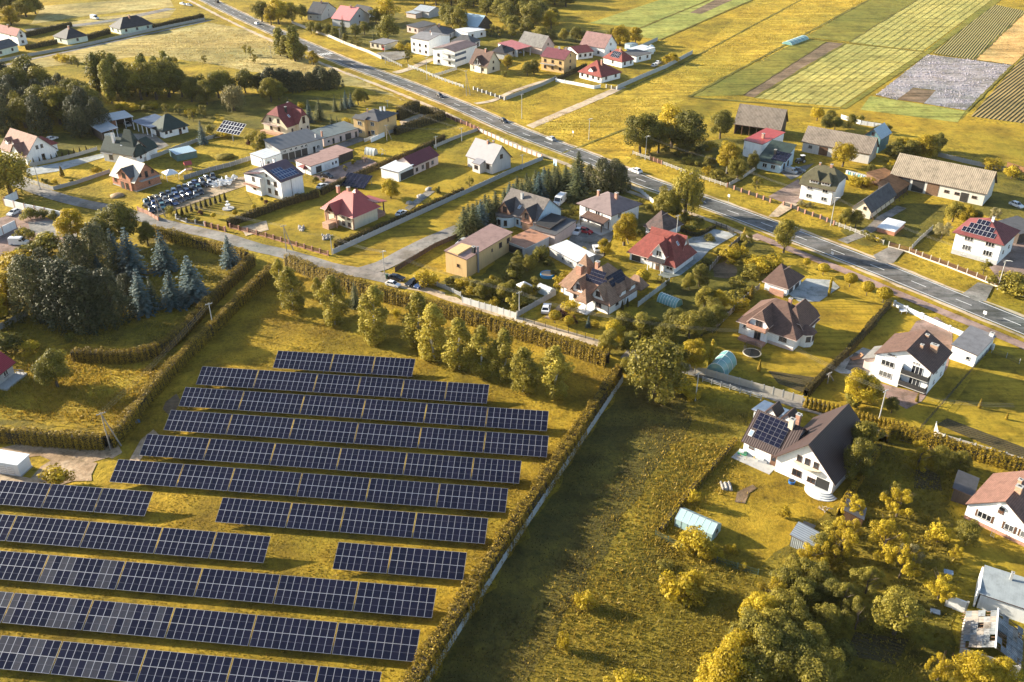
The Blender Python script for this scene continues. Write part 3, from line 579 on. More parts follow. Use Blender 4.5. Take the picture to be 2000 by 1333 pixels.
class House:
    """local frame: origin at the near ground corner B, +x along B-C (right face), +y along B-A (left face)"""
    def __init__(s, name, label, cat, B, A=None, C=None, W=None, D=None, group=None, Bh=0):
        b = P(*B); ax = ay = None
        if C: c = P(*C) - b; ax = math.atan2(c.y, c.x)
        if A: a = P(*A) - b; ay = math.atan2(a.y, a.x) - math.pi / 2
        if A and C:
            la, lc = a.length, c.length; d = (ax - ay + math.pi) % (2 * math.pi) - math.pi; ang = ay + d * lc / (la + lc)
        else: ang = ay if ax is None else ax
        ux, uy = Vector((math.cos(ang), math.sin(ang), 0)), Vector((-math.sin(ang), math.cos(ang), 0))
        s.W = W if W else max(3, c.dot(ux)); s.D = D if D else max(3, a.dot(uy)); s.ang = ang; s.b = b; s.ux, s.uy = ux, uy
        s.root = empty(name, b, ang); reg(s.root, label, cat, group)
    def loc(s, x, y, h=0):
        p = P(x, y, h) - s.b; return p.dot(s.ux), p.dot(s.uy)
    def block(s, x=0, y=0, w=None, d=None, he=3, rise=3, ridge='x', k=1.0, inset=None, over=.45, wall=WHITE, roof=TAN, z0=0, th=.16, wn='wall', rn='roof', wallon=True, asym=0, trim=None):
        w = s.W - x if w is None else w; d = s.D - y if d is None else d; e = over
        b = MB(); X0, X1, Y0, Y1 = x, x + w, y, y + d
        zr = he + rise
        if ridge == 'flat' or ridge.startswith('mono'):
            hz = {'flat': (he, he, he, he), 'mono+x': (he, zr, zr, he), 'mono-x': (zr, he, he, zr), 'mono+y': (he, he, zr, zr), 'mono-y': (zr, zr, he, he)}[ridge]
            pts = [(X0, Y0), (X1, Y0), (X1, Y1), (X0, Y1)]
            if wallon:
                for i in range(4):
                    j = (i + 1) % 4; b.poly([(*pts[i], z0), (*pts[j], z0), (*pts[j], hz[j]), (*pts[i], hz[i])])
                o = b.build(wn, wall, s.root)
            gx = (hz[1] - hz[0]) / w; gy = (hz[3] - hz[0]) / d
            f = lambda px, py: (px, py, hz[0] + gx * (px - X0) + gy * (py - Y0) + th)
            r = MB(); r.slab([f(X0 - e, Y0 - e), f(X1 + e, Y0 - e), f(X1 + e, Y1 + e), f(X0 - e, Y1 + e)], th, 0, 1)
            r.build(rn, [roof, trim or GUT], s.root); return
        # gables / hips: work with ridge along local X of the block, swap when 'y'
        sw = ridge == 'y'; L, S_ = (d, w) if sw else (w, d)
        T = (lambda u, v, z: (x + v, y + u, z)) if sw else (lambda u, v, z: (x + u, y + v, z))
        ins = (S_ / 2 if k == 0 else (1 - k) * S_ / 2 * .9) if inset is None else inset
        hm = S_ / 2 + asym; sl = rise / (S_ / 2); zc = he + rise * k; vc = (S_ / 2) * (1 - k)
        if wallon:
            W_ = MB()
            if k >= 1: end0 = [(0, 0, he), (0, hm, zr), (0, S_, he)]
            elif k > 0: end0 = [(0, 0, he), (0, hm * k, zc), (0, S_ - (S_ - hm) * k, zc), (0, S_, he)]
            else: end0 = [(0, 0, he), (0, S_, he)]
            W_.poly([T(0, 0, z0)] + [T(*p) for p in end0] + [T(0, S_, z0)])
            W_.poly([T(L, S_, z0)] + [T(L, p[1], p[2]) for p in end0[::-1]] + [T(L, 0, z0)])
            W_.poly([T(0, 0, z0), T(L, 0, z0), T(L, 0, he), T(0, 0, he)]); W_.poly([T(L, S_, z0), T(0, S_, z0), T(0, S_, he), T(L, S_, he)])
            W_.build(wn, wall, s.root)
        r = MB(); zt = th
        slA, slB = rise / hm, rise / (S_ - hm)
        eA, eB = he - e * slA + zt, he - e * slB + zt
        if k >= 1:
            r.slab([T(-e, -e, eA), T(L + e, -e, eA), T(L + e, hm, zr + zt), T(-e, hm, zr + zt)], th, 0, 1)
            r.slab([T(L + e, S_ + e, eB), T(-e, S_ + e, eB), T(-e, hm, zr + zt), T(L + e, hm, zr + zt)], th, 0, 1)
        else:
            hs = (zr - zc) / max(ins, .01)          # slope of the hipped end
            ze = zc - e * hs * (1 if k > 0 else 1); ee = e
            if k == 0: ze = eA
            vA, vB = (hm * k - (zc - ze) / slA if k > 0 else -e), (S_ - hm * 0 - (S_ - hm) * k + (zc - ze) / slB if k > 0 else S_ + e)
            zz = ze + (0 if k == 0 else zt)
            A0, A1 = T(-ee, vA, zz), T(L + ee, vA, zz); B0, B1 = T(-ee, vB, zz), T(L + ee, vB, zz); r0, r1 = T(ins, hm, zr + zt), T(L - ins, hm, zr + zt)
            if k == 0:
                r.slab([A0, A1, r1, r0] if L - 2 * ins > .05 else [A0, A1, r0], th, 0, 1); r.slab([B1, B0, r0, r1] if L - 2 * ins > .05 else [B1, B0, r0], th, 0, 1)
            else:
                r.slab([T(-e, -e, eA), T(L + e, -e, eA), A1, r1, r0, A0], th, 0, 1); r.slab([T(L + e, S_ + e, eB), T(-e, S_ + e, eB), B0, r0, r1, B1], th, 0, 1)
            r.slab([B0, A0, r0], th, 0, 1); r.slab([A1, B1, r1], th, 0, 1)
        o = r.build(rn, [roof, trim or GUT], s.root); s.roof = o
        return dict(x=x, y=y, w=w, d=d, he=he, rise=rise, sw=sw, T=T, L=L, S=S_, hm=hm, th=th, slA=slA, slB=slB)
    def win(s, face, u, z, w=1.2, h=1.3, off=0, fr=PVC, kind='win', name=None):
        p = {'L': (off - .02, u, z), 'R': (u, off - .02, z), 'F': (off + .02, u, z), 'B': (u, off + .02, z)}[face]
        me = winmesh(w, h, fr, kind)
        o = link(name or {'win': 'window', 'door': 'door', 'gate': 'garage_door'}[kind], me, s.root, p, ROT[face])
        if kind == 'win': link('pane', PANE[(round(w, 1), round(h, 1), fr.name, kind)], o)
        return o
    def wins(s, face, us, zs, w=1.2, h=1.3, off=0, fr=PVC):
        for z in zs:
            for u in us: s.win(face, u, z, w, h, off, fr)
    def part(s, name, b, mats): return b.build(name, mats, s.root)
    def box(s, name, x0, y0, z0, x1, y1, z1, mat): b = MB(); b.box(x0, y0, z0, x1, y1, z1); return b.build(name, mat, s.root)
    def chim(s, x, y, z1, z0=None, w=.7, d=.7, mat=BRICK2):
        b = MB(); z0 = z1 - 2 if z0 is None else z0
        b.box(x - w / 2, y - d / 2, z0, x + w / 2, y + d / 2, z1); b.box(x - w / 2 - .06, y - d / 2 - .06, z1, x + w / 2 + .06, y + d / 2 + .06, z1 + .12, 1)
        b.box(x - w / 4, y - d / 4, z1 + .12, x + w / 4, y + d / 4, z1 + .15, 2); return b.build('chimney', [mat, CONC, SOOT_BLACK], getattr(s, 'roof', s.root))
    def slope(s, bl, side):
        """frame on a roof slope: origin at the eave start, u along the eave, v up the slope"""
        T = bl['T']; e = 0
        if side == 'A': o, p, q = T(0, 0, bl['he'] + bl['th']), T(bl['L'], 0, bl['he'] + bl['th']), T(0, bl['hm'], bl['he'] + bl['rise'] + bl['th'])
        else: o, p, q = T(bl['L'], bl['S'], bl['he'] + bl['th']), T(0, bl['S'], bl['he'] + bl['th']), T(bl['L'], bl['hm'], bl['he'] + bl['rise'] + bl['th'])
        o, p, q = Vector(o), Vector(p), Vector(q); u = (p - o).normalized(); v = (q - o).normalized(); n = u.cross(v)
        if n.z < 0: n = -n; o, u = o + (p - o), -u; n = u.cross(v)
        return o, u, v, n, (p - o).length, (q - o).length
    def pv(s, bl, side, u0, v0, cols, rows, me=None, pw=1.0, ph=1.65, skip=()):
        o, u, v, n, lu, lv = s.slope(bl, side); me = me or PVH
        for i in range(cols):
            for j in range(rows):
                if (i, j) in skip: continue
                p = o + u * (u0 + i * (pw + .03)) + v * (v0 + j * (ph + .03)) + n * .08
                c = link('solar_panel', me, s.root); c.matrix_local = Matrix((( u.x * pw, v.x * ph / 1.65, n.x, p.x), (u.y * pw, v.y * ph / 1.65, n.y, p.y), (u.z * pw, v.z * ph / 1.65, n.z, p.z), (0, 0, 0, 1)))
    def skylight(s, bl, side, u0, v0, w=.8, h=1.2):
        o, u, v, n, lu, lv = s.slope(bl, side); p = o + u * u0 + v * v0 + n * .02; b = MB()
        M = Matrix(((u.x, v.x, n.x, p.x), (u.y, v.y, n.y, p.y), (u.z, v.z, n.z, p.z), (0, 0, 0, 1)))
        b.box(0, 0, 0, w, h, .1, 0, M); b.box(.08, .08, .1, w - .08, h - .08, .115, 1, M); return b.build('skylight', [PVC, BLUEGL], getattr(s, 'roof', s.root))
    def balcony(s, face, u0, u1, z, depth=1.3, off=0, slab=CONC, rail=PVC, solidrail=False):
        b = MB(); F = {'L': lambda u, o, zz: (off - o, u, zz), 'R': lambda u, o, zz: (u, off - o, zz)}[face]
        def bx(ua, ub, oa, ob, za, zb, m):
            p, q = F(ua, oa, za), F(ub, ob, zb); b.box(min(p[0], q[0]), min(p[1], q[1]), za, max(p[0], q[0]), max(p[1], q[1]), zb, m)
        bx(u0, u1, .003, depth, z - .18, z, 0)
        if solidrail:
            bx(u0, u1, depth - .1, depth + .02, z + .002, z + 1, 1); bx(u0, u0 + .1, .003, depth - .1, z + .002, z + 1, 1); bx(u1 - .1, u1, .003, depth - .1, z + .002, z + 1, 1)
        else:
            bx(u0, u1, depth - .05, depth, z + .95, z + 1, 1); bx(u0, u0 + .05, .003, depth - .05, z + .95, z + 1, 1); bx(u1 - .05, u1, .003, depth - .05, z + .95, z + 1, 1)
            n = int((u1 - u0) / .25)
            for i in range(n + 1): t = u0 + (u1 - u0 - .03) * i / n; bx(t, t + .03, depth - .04, depth - .01, z, z + .95, 1)
        return b.build('balcony', [slab, rail], s.root)
    def canopy(s, x0, y0, x1, y1, he, rise, roof, post=PVC, kind='x', k=1, nm='porch_roof'):
        s.block(x0, y0, x1 - x0, y1 - y0, he, rise, kind, k, roof=roof, wallon=False, over=.15, rn=nm, th=.1)
        for px_, py_ in ((x0 + .1, y0 + .1), (x1 - .1, y0 + .1), (x0 + .1, y1 - .1), (x1 - .1, y1 - .1)):
            b = MB(); b.box(px_ - .09, py_ - .09, 0, px_ + .09, py_ + .09, he); b.build('porch_post', post, s.root)
    def down(s, face, u, z, off=0):
        p = {'L': (off - .08, u), 'R': (u, off - .08)}[face]; b = MB(); b.cyl(p[0], p[1], 0, z, .07, 6); return b.build('drainpipe', GUT, s.root)
    def dish(s, x, y, z):
        b = MB(); M = Matrix.Translation((x, y, z)) @ Matrix.Rotation(R(-60), 4, 'X')
        rg = [[tuple(M @ Vector((q * math.cos(t * .524), q * math.sin(t * .524), h))) for t in range(12)] for q, h in ((.42, .12), (.25, .03), (.05, 0))]
        b.loft(rg); b.tube([(x, y, z), (x, y, z - .5)], .03, 5); return b.build('satellite_dish', PVC, s.root)
BLUEGL = solid('skylight_glass', (.25, .32, .4), .15, .1)

# --- foreground right: ribbed dark roof, solar modules, white gable
h = House('gabled_house', 'white house with dark ribbed roof, roof solar panels and curved white steps', 'house', (1622, 969), A=(1444, 890), W=15.5)
D = h.D; GW = D * .60
m = h.block(1.2, GW - 1.2, 9.5, D - GW + 1.2, 2.9, 4.0, 'y', roof=STRIPE)
c = h.block(0, 0, h.W, GW, 3.4, 5.2, 'x', roof=STRIPE, over=.6)
h.pv(m, 'A', 1.3, .9, 5, 1, PVM, ph=1.65); h.pv(m, 'A', .3, 2.6, 6, 1, PVM, ph=1.65); h.pv(m, 'A', .3, 4.3, 6, 1, PVM, ph=1.5)
h.skylight(m, 'A', .2, .9)
h.wins('L', [GW * .62], [1.7], 1.7, 1.3, fr=BRF); h.win('L', GW * .36, 1.5, 1.5, 1.0, fr=BRF)
h.wins('L', [GW * .62, GW * .33], [4.9], .9, 1.2, fr=BRF); h.win('L', GW * .48, 4.6, .95, 1.9, fr=BRF)
h.win('L', GW + 1.0, 1.1, 1.1, 2.1, 1.18, BRF, 'door'); h.wins('L', [GW + 5.5], [2.0], .9, .7, 1.18, BRF)
h.box('porch', -.02, .6, .5, .35, GW * .28, 2.7, SOOT_BLACK)  # plain near-black slab on the wall for the porch opening
b = MB()
for k in range(4): b.loft([[(-.02 - (2.6 - k * .45) * math.sin(t * math.pi / 12), GW * .16 + (2.9 - k * .4) * math.cos(t * math.pi / 12), z) for t in range(13)] for z in (k * .17 + .002 * k, k * .17 + .17)])
h.part('curved_steps', b, WHITER)
b = MB(); b.loft([[(-.02 - q * math.sin(t * math.pi / 12), GW * .48 + 2.4 * q * math.cos(t * math.pi / 12), z) for t in range(13)] for q, z in ((.35, 3.35), (1.05, 3.75), (1.1, 4.15))])
h.part('balcony', b, CREAM)
h.block(6.0, -.35, 3.6, 2.6, 4.2, 1.5, 'y', roof=STRIPE, wn='dormer', rn='dormer_roof', z0=3.2, over=.3)
h.chim(5.4, GW + .5, 8.2, 5.0, .9, .9, CREAM); h.chim(7.6, GW + .3, 8.2, 5, .8, .8, BRICK2)
for y in (GW + 2.0, GW + 5.2): h.block(9.6, y, 2.6, 2.2, 4.6, 1.4, 'x', roof=STRIPE, wn='dormer', rn='dormer_roof', z0=2.5, over=.25)
h.block(10.8, GW + 3, 4.6, 7.2, 2.6, .5, 'mono-x', roof=WHITER, wn='annex_wall', rn='annex_roof')
h.box('terrace', -1.6, GW + .2, 0, 1.15, D + .8, .12, CONC)

# --- white two-storey house, brown gable
h = House('gabled_house', 'white two-storey house with brown gable roof, stacked balconies and three brick chimneys', 'house', (1808, 772), A=(1706, 733), C=(1837, 731))
W, D = h.W, h.D
c = h.block(0, 0, W, D, 5.6, 2.9, 'x', roof=BROWN, over=.55)
h.box('gable_wing', -.9, D * .5, 0, -.01, D, 5.35, WHITE)
for z in (2.0, 4.6): h.win('L', D * .76, z, 2.6, 1.2, -.9); h.wins('L', [D * .25], [z + .1], 2.2, 2.0); h.balcony('L', .1, D * .5 - .02, z - 1.05, 1.1, rail=DKM, solidrail=True)
h.win('L', D * .74, 6.3, 1.6, .4); h.win('L', D * .3, 6.3, 1.3, .35)
h.wins('R', [W * .35, W * .75], [1.6, 4.2], .7, .9)
for x, y, mw in ((W * .38, D * .36, .6), (W * .86, D * .42, .7)): h.chim(x, y, 8.6, 6.0, .6, mw, ORBR)
h.chim(W * .62, D * .2, 8.2, 6, .8, 1.5, ORBR); h.block(1.5, D + .02, W - 4, 2.8, 2.5, 1.4, 'mono-y', roof=ASBG, wn='lean_to', rn='lean_to_roof', wall=PINKW)
for y in (D * .5 + .1, .05): h.down('L', y, 5.4, 0)
# --- brown hipped house with bay tower
h = House('hipped_house', 'white house with large brown hipped roof, red balcony and octagonal bay', 'house', (1548, 687), A=(1442, 651), W=11.5)
W, D = h.W, h.D
c = h.block(0, 0, W, D, 3.6, 4.6, 'y', 0, W * .45, roof=BROWN, over=.7, trim=PINKW)
h.block(-1.1, D * .46, 7, D * .33, 4.9, 2.5, 'x', .55, roof=BROWN, over=.5, rn='gable_roof', wn='gable_wall', trim=PINKW)
h.block(4, .2, W - 3.6, D * .42, 4.4, 3.4, 'x', .4, roof=BROWN, over=.6, rn='gable_roof', wn='gable_wall', trim=PINKW)
h.wins('L', [D * .2], [2.2], 1.8, 1.2, fr=BRF); h.win('L', D * .9, 2.4, .8, 1.2)
h.wins('L', [D * .62], [1.7, 4.5], 1.5, 1.9, -1.1, BRF); h.balcony('L', D * .45, D * .8, 3.5, 2.3, -0, slab=RUST, rail=BRICK2, solidrail=True)
h.box('terrace', -3.0, D * .45, 0, -1.15, D * .9, .7, BRICK2); h.box('plinth', -.06, .0, 0, -.005, D * .46, .8, PINKW)
b = MB(); b.loft([[(W * .42 + 1.9 * math.cos(t * math.pi / 4 + .39), -.5 + 1.9 * math.sin(t * math.pi / 4 + .39), z) for t in range(8)] for z in (0, 3.3)]); h.part('bay', b, WHITE)
b = MB(); b.loft([[(W * .42 + q * math.cos(t * math.pi / 4 + .39), -.5 + q * math.sin(t * math.pi / 4 + .39), z) for t in range(8)] for q, z in ((2.4, 3.3), (2.3, 3.45), (.3, 4.6))]); h.part('bay_roof', b, BROWN)
for a in (-1, 0, 1): 
    o = h.win('R', W * .42 + a * 1.25, 2.1, 1.1, 1.3, -2.25 + abs(a) * .55, BRF); o.rotation_euler = (0, 0, a * R(45))
h.chim(W * .55, D * .36, 9.0, 6.5, .7, .7, BRICK2); h.win('R', W * .8, 2.2, .8, .8, 0)
# --- its garage
h = House('garage', 'white garage with brown pyramid roof behind the bay house', 'garage', (1535, 579), A=(1493, 565), C=(1562, 556))
h.block(he=2.6, rise=3.4, ridge='y', k=0, roof=BROWN, over=.6, trim=PINKW); h.win('R', h.W * .3, 1.15, 2.2, 2.2, 0, DKM, 'gate'); h.win('R', h.W * .72, 1.15, 2.2, 2.2, 0, DKM, 'gate'); h.box('wall_return', -1.2, 0.2, 0, -1, 4, 1.6, BRICK2)
# --- white flat-roofed garage
h = House('garage', 'white garage with grey low-pitched roof by the driveway', 'garage', (1901, 718), A=(1854, 701), C=(1934, 680))
h.block(he=3.0, rise=.5, ridge='mono+y', roof=GREYR, over=.3); h.win('L', h.D * .3, 1.7, .8, .8); h.chim(h.W - .6, .5, 3.9, 2.5, .8, .8, WHITE)
# --- right edge gabled house
h = House('gabled_house', 'white house with pinkish brown gable roof and red plinth at the right edge', 'house', (2008, 1072), A=(1882, 1012), W=11)
W, D = h.W, h.D
h.block(he=3.1, rise=3.6, ridge='x', roof=roofm('reddish_brown_tiles', (.2, .105, .08)), over=.35); h.wins('L', [D * .72], [2.2], 2.2, 1.2); h.wins('L', [D * .34, D * .1], [2.2], 1.4, 1.2); h.win('L', D * .52, 4.6, .9, 1.3, 0, BRF, 'door')
for u, ww in ((D * .72, 1.3), (D * .34, .95), (D * .1, .95)):
    for sgn in (-1, 1): h.box('shutter', -.06, u + sgn * ww - .14, 1.5, -.01, u + sgn * ww + .14, 2.9, BRF)
h.box('plinth', -.05, 0, 0, -.005, D, .7, BRICK2); h.chim(W * .35, D * .46, 7.8, 5.8, .8, 1.0, ORBR); h.chim(W * .55, D * .52, 7.6, 5.8, .6, .6, ORBR); h.dish(-.3, D * .55, 5.3)
b = MB(); 
for y in (-.25, .25): b.tube([(-1.4, D * .5 + y, 0), (-.08, D * .52 + y, 4.2)], .03, 4)
for k in range(11): b.tube([(-1.4 + 1.3 * k / 11, D * .5 - .25, .2 + 4 * k / 11), (-1.4 + 1.3 * k / 11, D * .5 + .25, .2 + 4 * k / 11)], .02, 4)
h.part('ladder', b, alu)
h = House('shed', 'dark plank shed with flat grey roof beside the white gabled house', 'shed', (1893, 990), A=(1863, 983), C=(1907, 958))
h.block(he=2.3, rise=.4, ridge='mono+y', roof=DGREY, wall=DWOOD, over=.3)
# --- collapsing barn, slab roof, wall
h = House('ruined_barn', 'collapsing barn with broken pale roof sheets and bare rafters', 'barn', (1985, 1328), A=(1872, 1290), W=7.6)
W, D = h.W, h.D
b = MB()
for q in ((0, 0, W, .3), (0, D - .3, W, D), (0, .3, .3, D - .3), (W - .3, .3, W, D - .3)): b.box(q[0], q[1], 0, q[2], q[3], 2.3)
h.part('wall', b, CONC)
def rz_(y): return 2.4 + 1.9 * (1 - abs(y - D / 2) / (D / 2))
for k in range(12):
    x = .2 + k * (W - .4) / 11; b = MB(); b.tube([(x, -.5, rz_(-.5)), (x, D / 2, rz_(D / 2)), (x, D + .5, rz_(D + .5))], .07, 4); h.part('rafter', b, BWOOD)
SHEET = [roofm('pale_sheet_%d' % k, c, 'corr', .8, .3, .55) for k, c in enumerate(((.27, .27, .27), (.22, .24, .255), (.27, .235, .20), (.18, .195, .205)))]
rnd = random.Random(3)
for side in (0, 1):
    for i in range(6):
        for j in range(5):
            if rnd.random() < (.16 if side else .42): continue
            x0 = i * W / 6 + .0; x1 = x0 + W / 6 - .02; ya, yb = (D / 2 + j * D / 10, D / 2 + (j + 1) * D / 10 + .1) if side else (D / 2 - (j + 1) * D / 10 - .1, D / 2 - j * D / 10)
            b = MB(); t = rnd.uniform(.1, .2); b.slab([(x0, ya, rz_(ya) + t), (x1, ya, rz_(ya) + t), (x1, yb, rz_(yb) + t), (x0, yb, rz_(yb) + t)], .03); h.part('roof_sheet', b, rnd.choice(SHEET))
b = MB(); b.tube([(-.2, D / 2, rz_(D / 2) + .25), (W + .2, D / 2, rz_(D / 2) + .25)], .12, 5); h.part('ridge', b, PVC)
for k in range(7): b = MB(); y = D * .5 + k * .9; b.tube([(-.1, y, 0), (-.6, y + .1, 1.6)], .06, 4); h.part('plank', b, BWOOD)
h = House('outbuilding', 'low building with pale grey slab roof and white end wall at the right edge', 'outbuilding', (2040, 1232), A=(1907, 1187), W=5.6)
h.block(he=2.8, rise=.6, ridge='mono+x', roof=roofm('pale_slab', (.27, .3, .31), 'felt'), over=.25); h.chim(4.5, h.D * .62, 4.8, 3, .35, .35, CONC); h.box('end_wall', 0, h.D + .26, 0, h.W, h.D + .5, 3.3, WHITE)
h = House('shed', 'metal clad shed with pale corrugated roof on the lawn', 'shed', (1586, 1086), A=(1539, 1072), C=(1608, 1066))
h.block(he=1.9, rise=.5, ridge='mono+y', roof=METAL, wall=roofm('grey_cladding', (.3, .33, .34), 'corr', .6, .3, .25), over=.25); h.box('door', -.05, h.D * .2, 0, -.005, h.D * .4, 1.8, GREYT)
h = House('hutch', 'small wooden hutch with a dark sloping roof between the orchard trees', 'hutch', (1682, 1030), A=(1668, 1027), C=(1688, 1010)); h.block(he=1.6, rise=.8, ridge='mono+y', roof=GREYR, wall=BWOOD, over=.2)
# --- tan roofed house with many gables
h = House('gabled_house', 'white house with steep tan roof, black roof solar panels and many dormers', 'house', (1189, 615), A=(1112, 586), C=(1243, 580))
W, D = h.W, h.D
c = h.block(0, 0, W, D, 3.2, 5.8, 'x', 0, D * .40, roof=TAN, over=.7)
h.block(1.5, D * .62, W * .62, D * .62, 3.4, 7.2, 'y', 0, roof=TAN, over=.6, wn='rear_wall', rn='rear_roof')
for y0 in (D * .13, D * .62): 
    h.block(-.25, y0, 5.2, D * .27, 4.1, 2.5, 'x', roof=TAN, over=.55, wn='dormer', rn='dormer_roof', z0=2.8); h.win('L', y0 + D * .135, 4.6, 1.3, 1.3, -.27, BRF)
for x0 in (W * .34, W * .68): h.block(x0, -.2, 2.4, 3.6, 4.1, 1.5, 'y', .5, roof=TAN, over=.35, wn='dormer', rn='dormer_roof', z0=3)
h.canopy(-3.4, D * .36, -.1, D * .62, 3.0, 2.6, TAN, kind='x', k=0)
h.box('terrace', -3.6, D * .33, 0, -.02, D * .64, .35, WHITE)
h.win('L', D * .26, 1.7, 1.6, 1.5, fr=BRF); h.win('L', D * .85, 1.6, 1.0, 1.1, fr=BRF); h.wins('R', [W * .27], [1.9], 1.1, 1.1, fr=BRF)
h.block(2.2, D + .0, 6, 4.2, 2.7, 3.2, 'x', 0, roof=TAN, over=.5, wn='garage_wall', rn='garage_roof'); h.win('L', D + 2.2, 1.1, 2.6, 2.1, 2.18, BRF, 'gate')
o, u, v, n, lu, lv = h.slope(c, 'A')
h.pv(c, 'A', W * .30, 2.6, 6, 1, PVD); h.pv(c, 'A', W * .30, 4.2, 6, 1, PVD, ph=1.2)
E1 = math.hypot(5.8, D * .40)           # modules on the hipped left end
for i in range(6):
    for j in range(2):
        if j == 1 and i in (0, 5): continue
        uu = Vector((0, -1, 0)); vv = Vector((D * .40, 0, 5.8)).normalized(); nn = uu.cross(vv); p = Vector((0, D * .5 + 3.1, 3.36)) + uu * (i * 1.03) + vv * (2.9 + j * 1.7) + nn * .1
        cc = link('solar_panel', PVD, h.root); cc.matrix_local = Matrix(((uu.x, vv.x, nn.x, p.x), (uu.y, vv.y, nn.y, p.y), (uu.z, vv.z, nn.z, p.z), (0, 0, 0, 1)))
h.chim(D * .42, D * .62, 9.8, 7.0, .9, .9, BRICK2); h.chim(3.2, D * .95, 8.2, 4, 1.0, 1.3, BRICK2); h.down('L', .15, 3.2); h.down('R', W * .55, 3.2)
h.block(W - .5, -1.2, 3.2, 4.6, 2.8, 2.2, 'y', 0, roof=TAN, over=.3, wallon=False, rn='porch_roof')
# --- red roofed L house
h = House('hipped_house', 'white house with red tiled hip roof, pointed front gable and paved drive', 'house', (1316, 536), A=(1224, 511), C=(1357, 509))
W, D = h.W, h.D
h.block(0, 0, W, D * .52, 2.9, 4.7, 'x', .0, D * .26, roof=REDT, over=.7, trim=PINKW); h.block(1.0, D * .2, W * .66, D * .8, 2.9, 4.2, 'y', 0, W * .3, roof=REDT, over=.7, wn='wing_wall', rn='wing_roof', trim=PINKW)
h.block(-.3, D * .2, 6.5, D * .27, 4.7, 2.6, 'x', roof=REDT, over=.5, wn='front_gable', rn='gable_roof', z0=0, trim=PINKW); h.win('L', D * .335, 4.7, 1.5, 1.5, -.3)
h.block(W * .5, D * .1, W * .42, D * .7, 3.2, 4.4, 'y', roof=REDT, over=.5, wn='rear_gable', rn='rear_roof', trim=PINKW)
h.canopy(-1.9, D * .2, -.35, D * .5, 2.8, .5, CHAR, kind='mono+x'); h.win('L', D * .34, 1.2, 1.1, 2.2, -.32, BRF, 'door')
h.win('L', D * .1, 1.6, 1.8, 1.3); h.win('L', D * .63, 1.7, 1.6, 1.3, .98); h.win('L', D * .86, 1.2, 2.6, 2.2, .98, DKM, 'gate'); h.chim(W * .45, D * .8, 7.2, 5, .7, .7, SOOT_BLACK); h.skylight(dict(T=lambda u, v, z: (u, v, z), L=W, S=D * .52, hm=D * .26, he=2.9, rise=4.7, th=.16), 'A', W * .45, 3.2)
h = House('garage', 'white garage with dark brown hip roof behind the red tiled house', 'garage', (1294, 468), A=(1261, 456), C=(1328, 452))
h.block(he=2.6, rise=3.6, ridge='y', k=0, roof=roofm('mossy_brown_tiles', (.1, .065, .06), 'tile', .7, .35, .45), over=.6, trim=PINKW); h.wins('L', [h.D * .3, h.D * .7], [1.5], 1.1, 1.2, fr=BRF)
# --- white pyramid-roof house
h = House('hipped_house', 'square white two-storey house with brownish pyramid roof and porch canopy', 'house', (1192, 452), A=(1136, 427), C=(1241, 428))
W, D = h.W, h.D
h.block(he=5.2, rise=2.9, ridge='y', k=0, roof=roofm('brown_grey_sheet', (.2, .15, .145), 'felt'), over=.8); h.wins('L', [D * .75, D * .42], [3.9], 1.7, 1.3); h.win('L', D * .28, 3.8, .6, .9)
h.win('R', W * .3, 3.9, 1.5, 1.4); h.canopy(-3.2, D * .05, -.05, D * .72, 2.6, .9, BROWN, BRF, 'mono+x'); h.box('terrace', -4.4, -.6, 0, -.05, D * .8, .3, CONC); h.wins('L', [D * .55, D * .25], [1.3], 1.2, 1.3)
h.chim(W * .5, D * .3, 8.8, 6.6, .8, .8); h.chim(W * .4, D * .78, 8.3, 6.3, .6, .6)
# --- blue-white house with bay
h = House('gabled_house', 'pale blue house with grey gable roof, brick red balconies and round bay', 'house', (1045, 455), A=(984, 428), C=(1084, 427))
W, D = h.W, h.D
c = h.block(he=3.4, rise=4.8, ridge='y', roof=roofm('grey_brown_tiles', (.15, .13, .12)), over=.5, wall=LBLUE)
for y0, nm_ in ((D * .06, 'a'), (D * .66, 'b')): h.block(-.6, y0, 5, D * .26, 4.6, 2.2, 'x', roof=CHAR, over=.5, wall=ORBR, wn='dormer', rn='dormer_roof', z0=0); h.win('L', y0 + D * .13, 4.4, 1.5, 2.0, -.62, BRF); h.balcony('L', y0, y0 + D * .26, 3.0, .9, -.6, slab=BRICK2, rail=BRF)
b = MB(); yb = D * .78; b.loft([[(-.3 + q * -math.sin(t * math.pi / 10), yb + q * math.cos(t * math.pi / 10), z) for t in range(11)] for q, z in ((3.0, 0), (3.0, 3.0))]); h.part('bay', b, LBLUE)
b = MB(); b.loft([[(-.3 + q * -math.sin(t * math.pi / 10), yb + q * math.cos(t * math.pi / 10), z) for t in range(11)] for q, z in ((3.15, 3.0), (3.15, 3.25))]); h.part('bay_roof', b, DGREY)
for t in (3, 5, 7): o = h.win('L', yb + 3.05 * math.cos(t * math.pi / 10), 1.5, .9, 1.6, -.3 - 3.05 * math.sin(t * math.pi / 10), DKM); o.rotation_euler = (0, 0, -math.pi / 2 + (5 - t) * -math.pi / 10)
h.wins('L', [D * .48, D * .36], [1.6], 1.0, 1.6); h.chim(W * .36, D * .62, 8.4, 5.5, .7, .7, GREYW); h.skylight(c, 'A', D * .42, 2.0)
h = House('shed', 'black flat-roofed shed and carport beside the pale blue house', 'shed', (1083, 480), A=(1043, 462), C=(1113, 452))
h.block(he=3.0, rise=.5, ridge='mono+x', roof=DGREY, wall=PINKW, over=.3); h.block(2, 3, h.W - 3, h.D - 3.6, 3.7, .4, 'mono+x', roof=roofm('black_felt', (.03, .03, .032), 'felt'), wall=DWOOD, wn='upper_wall', rn='upper_roof')
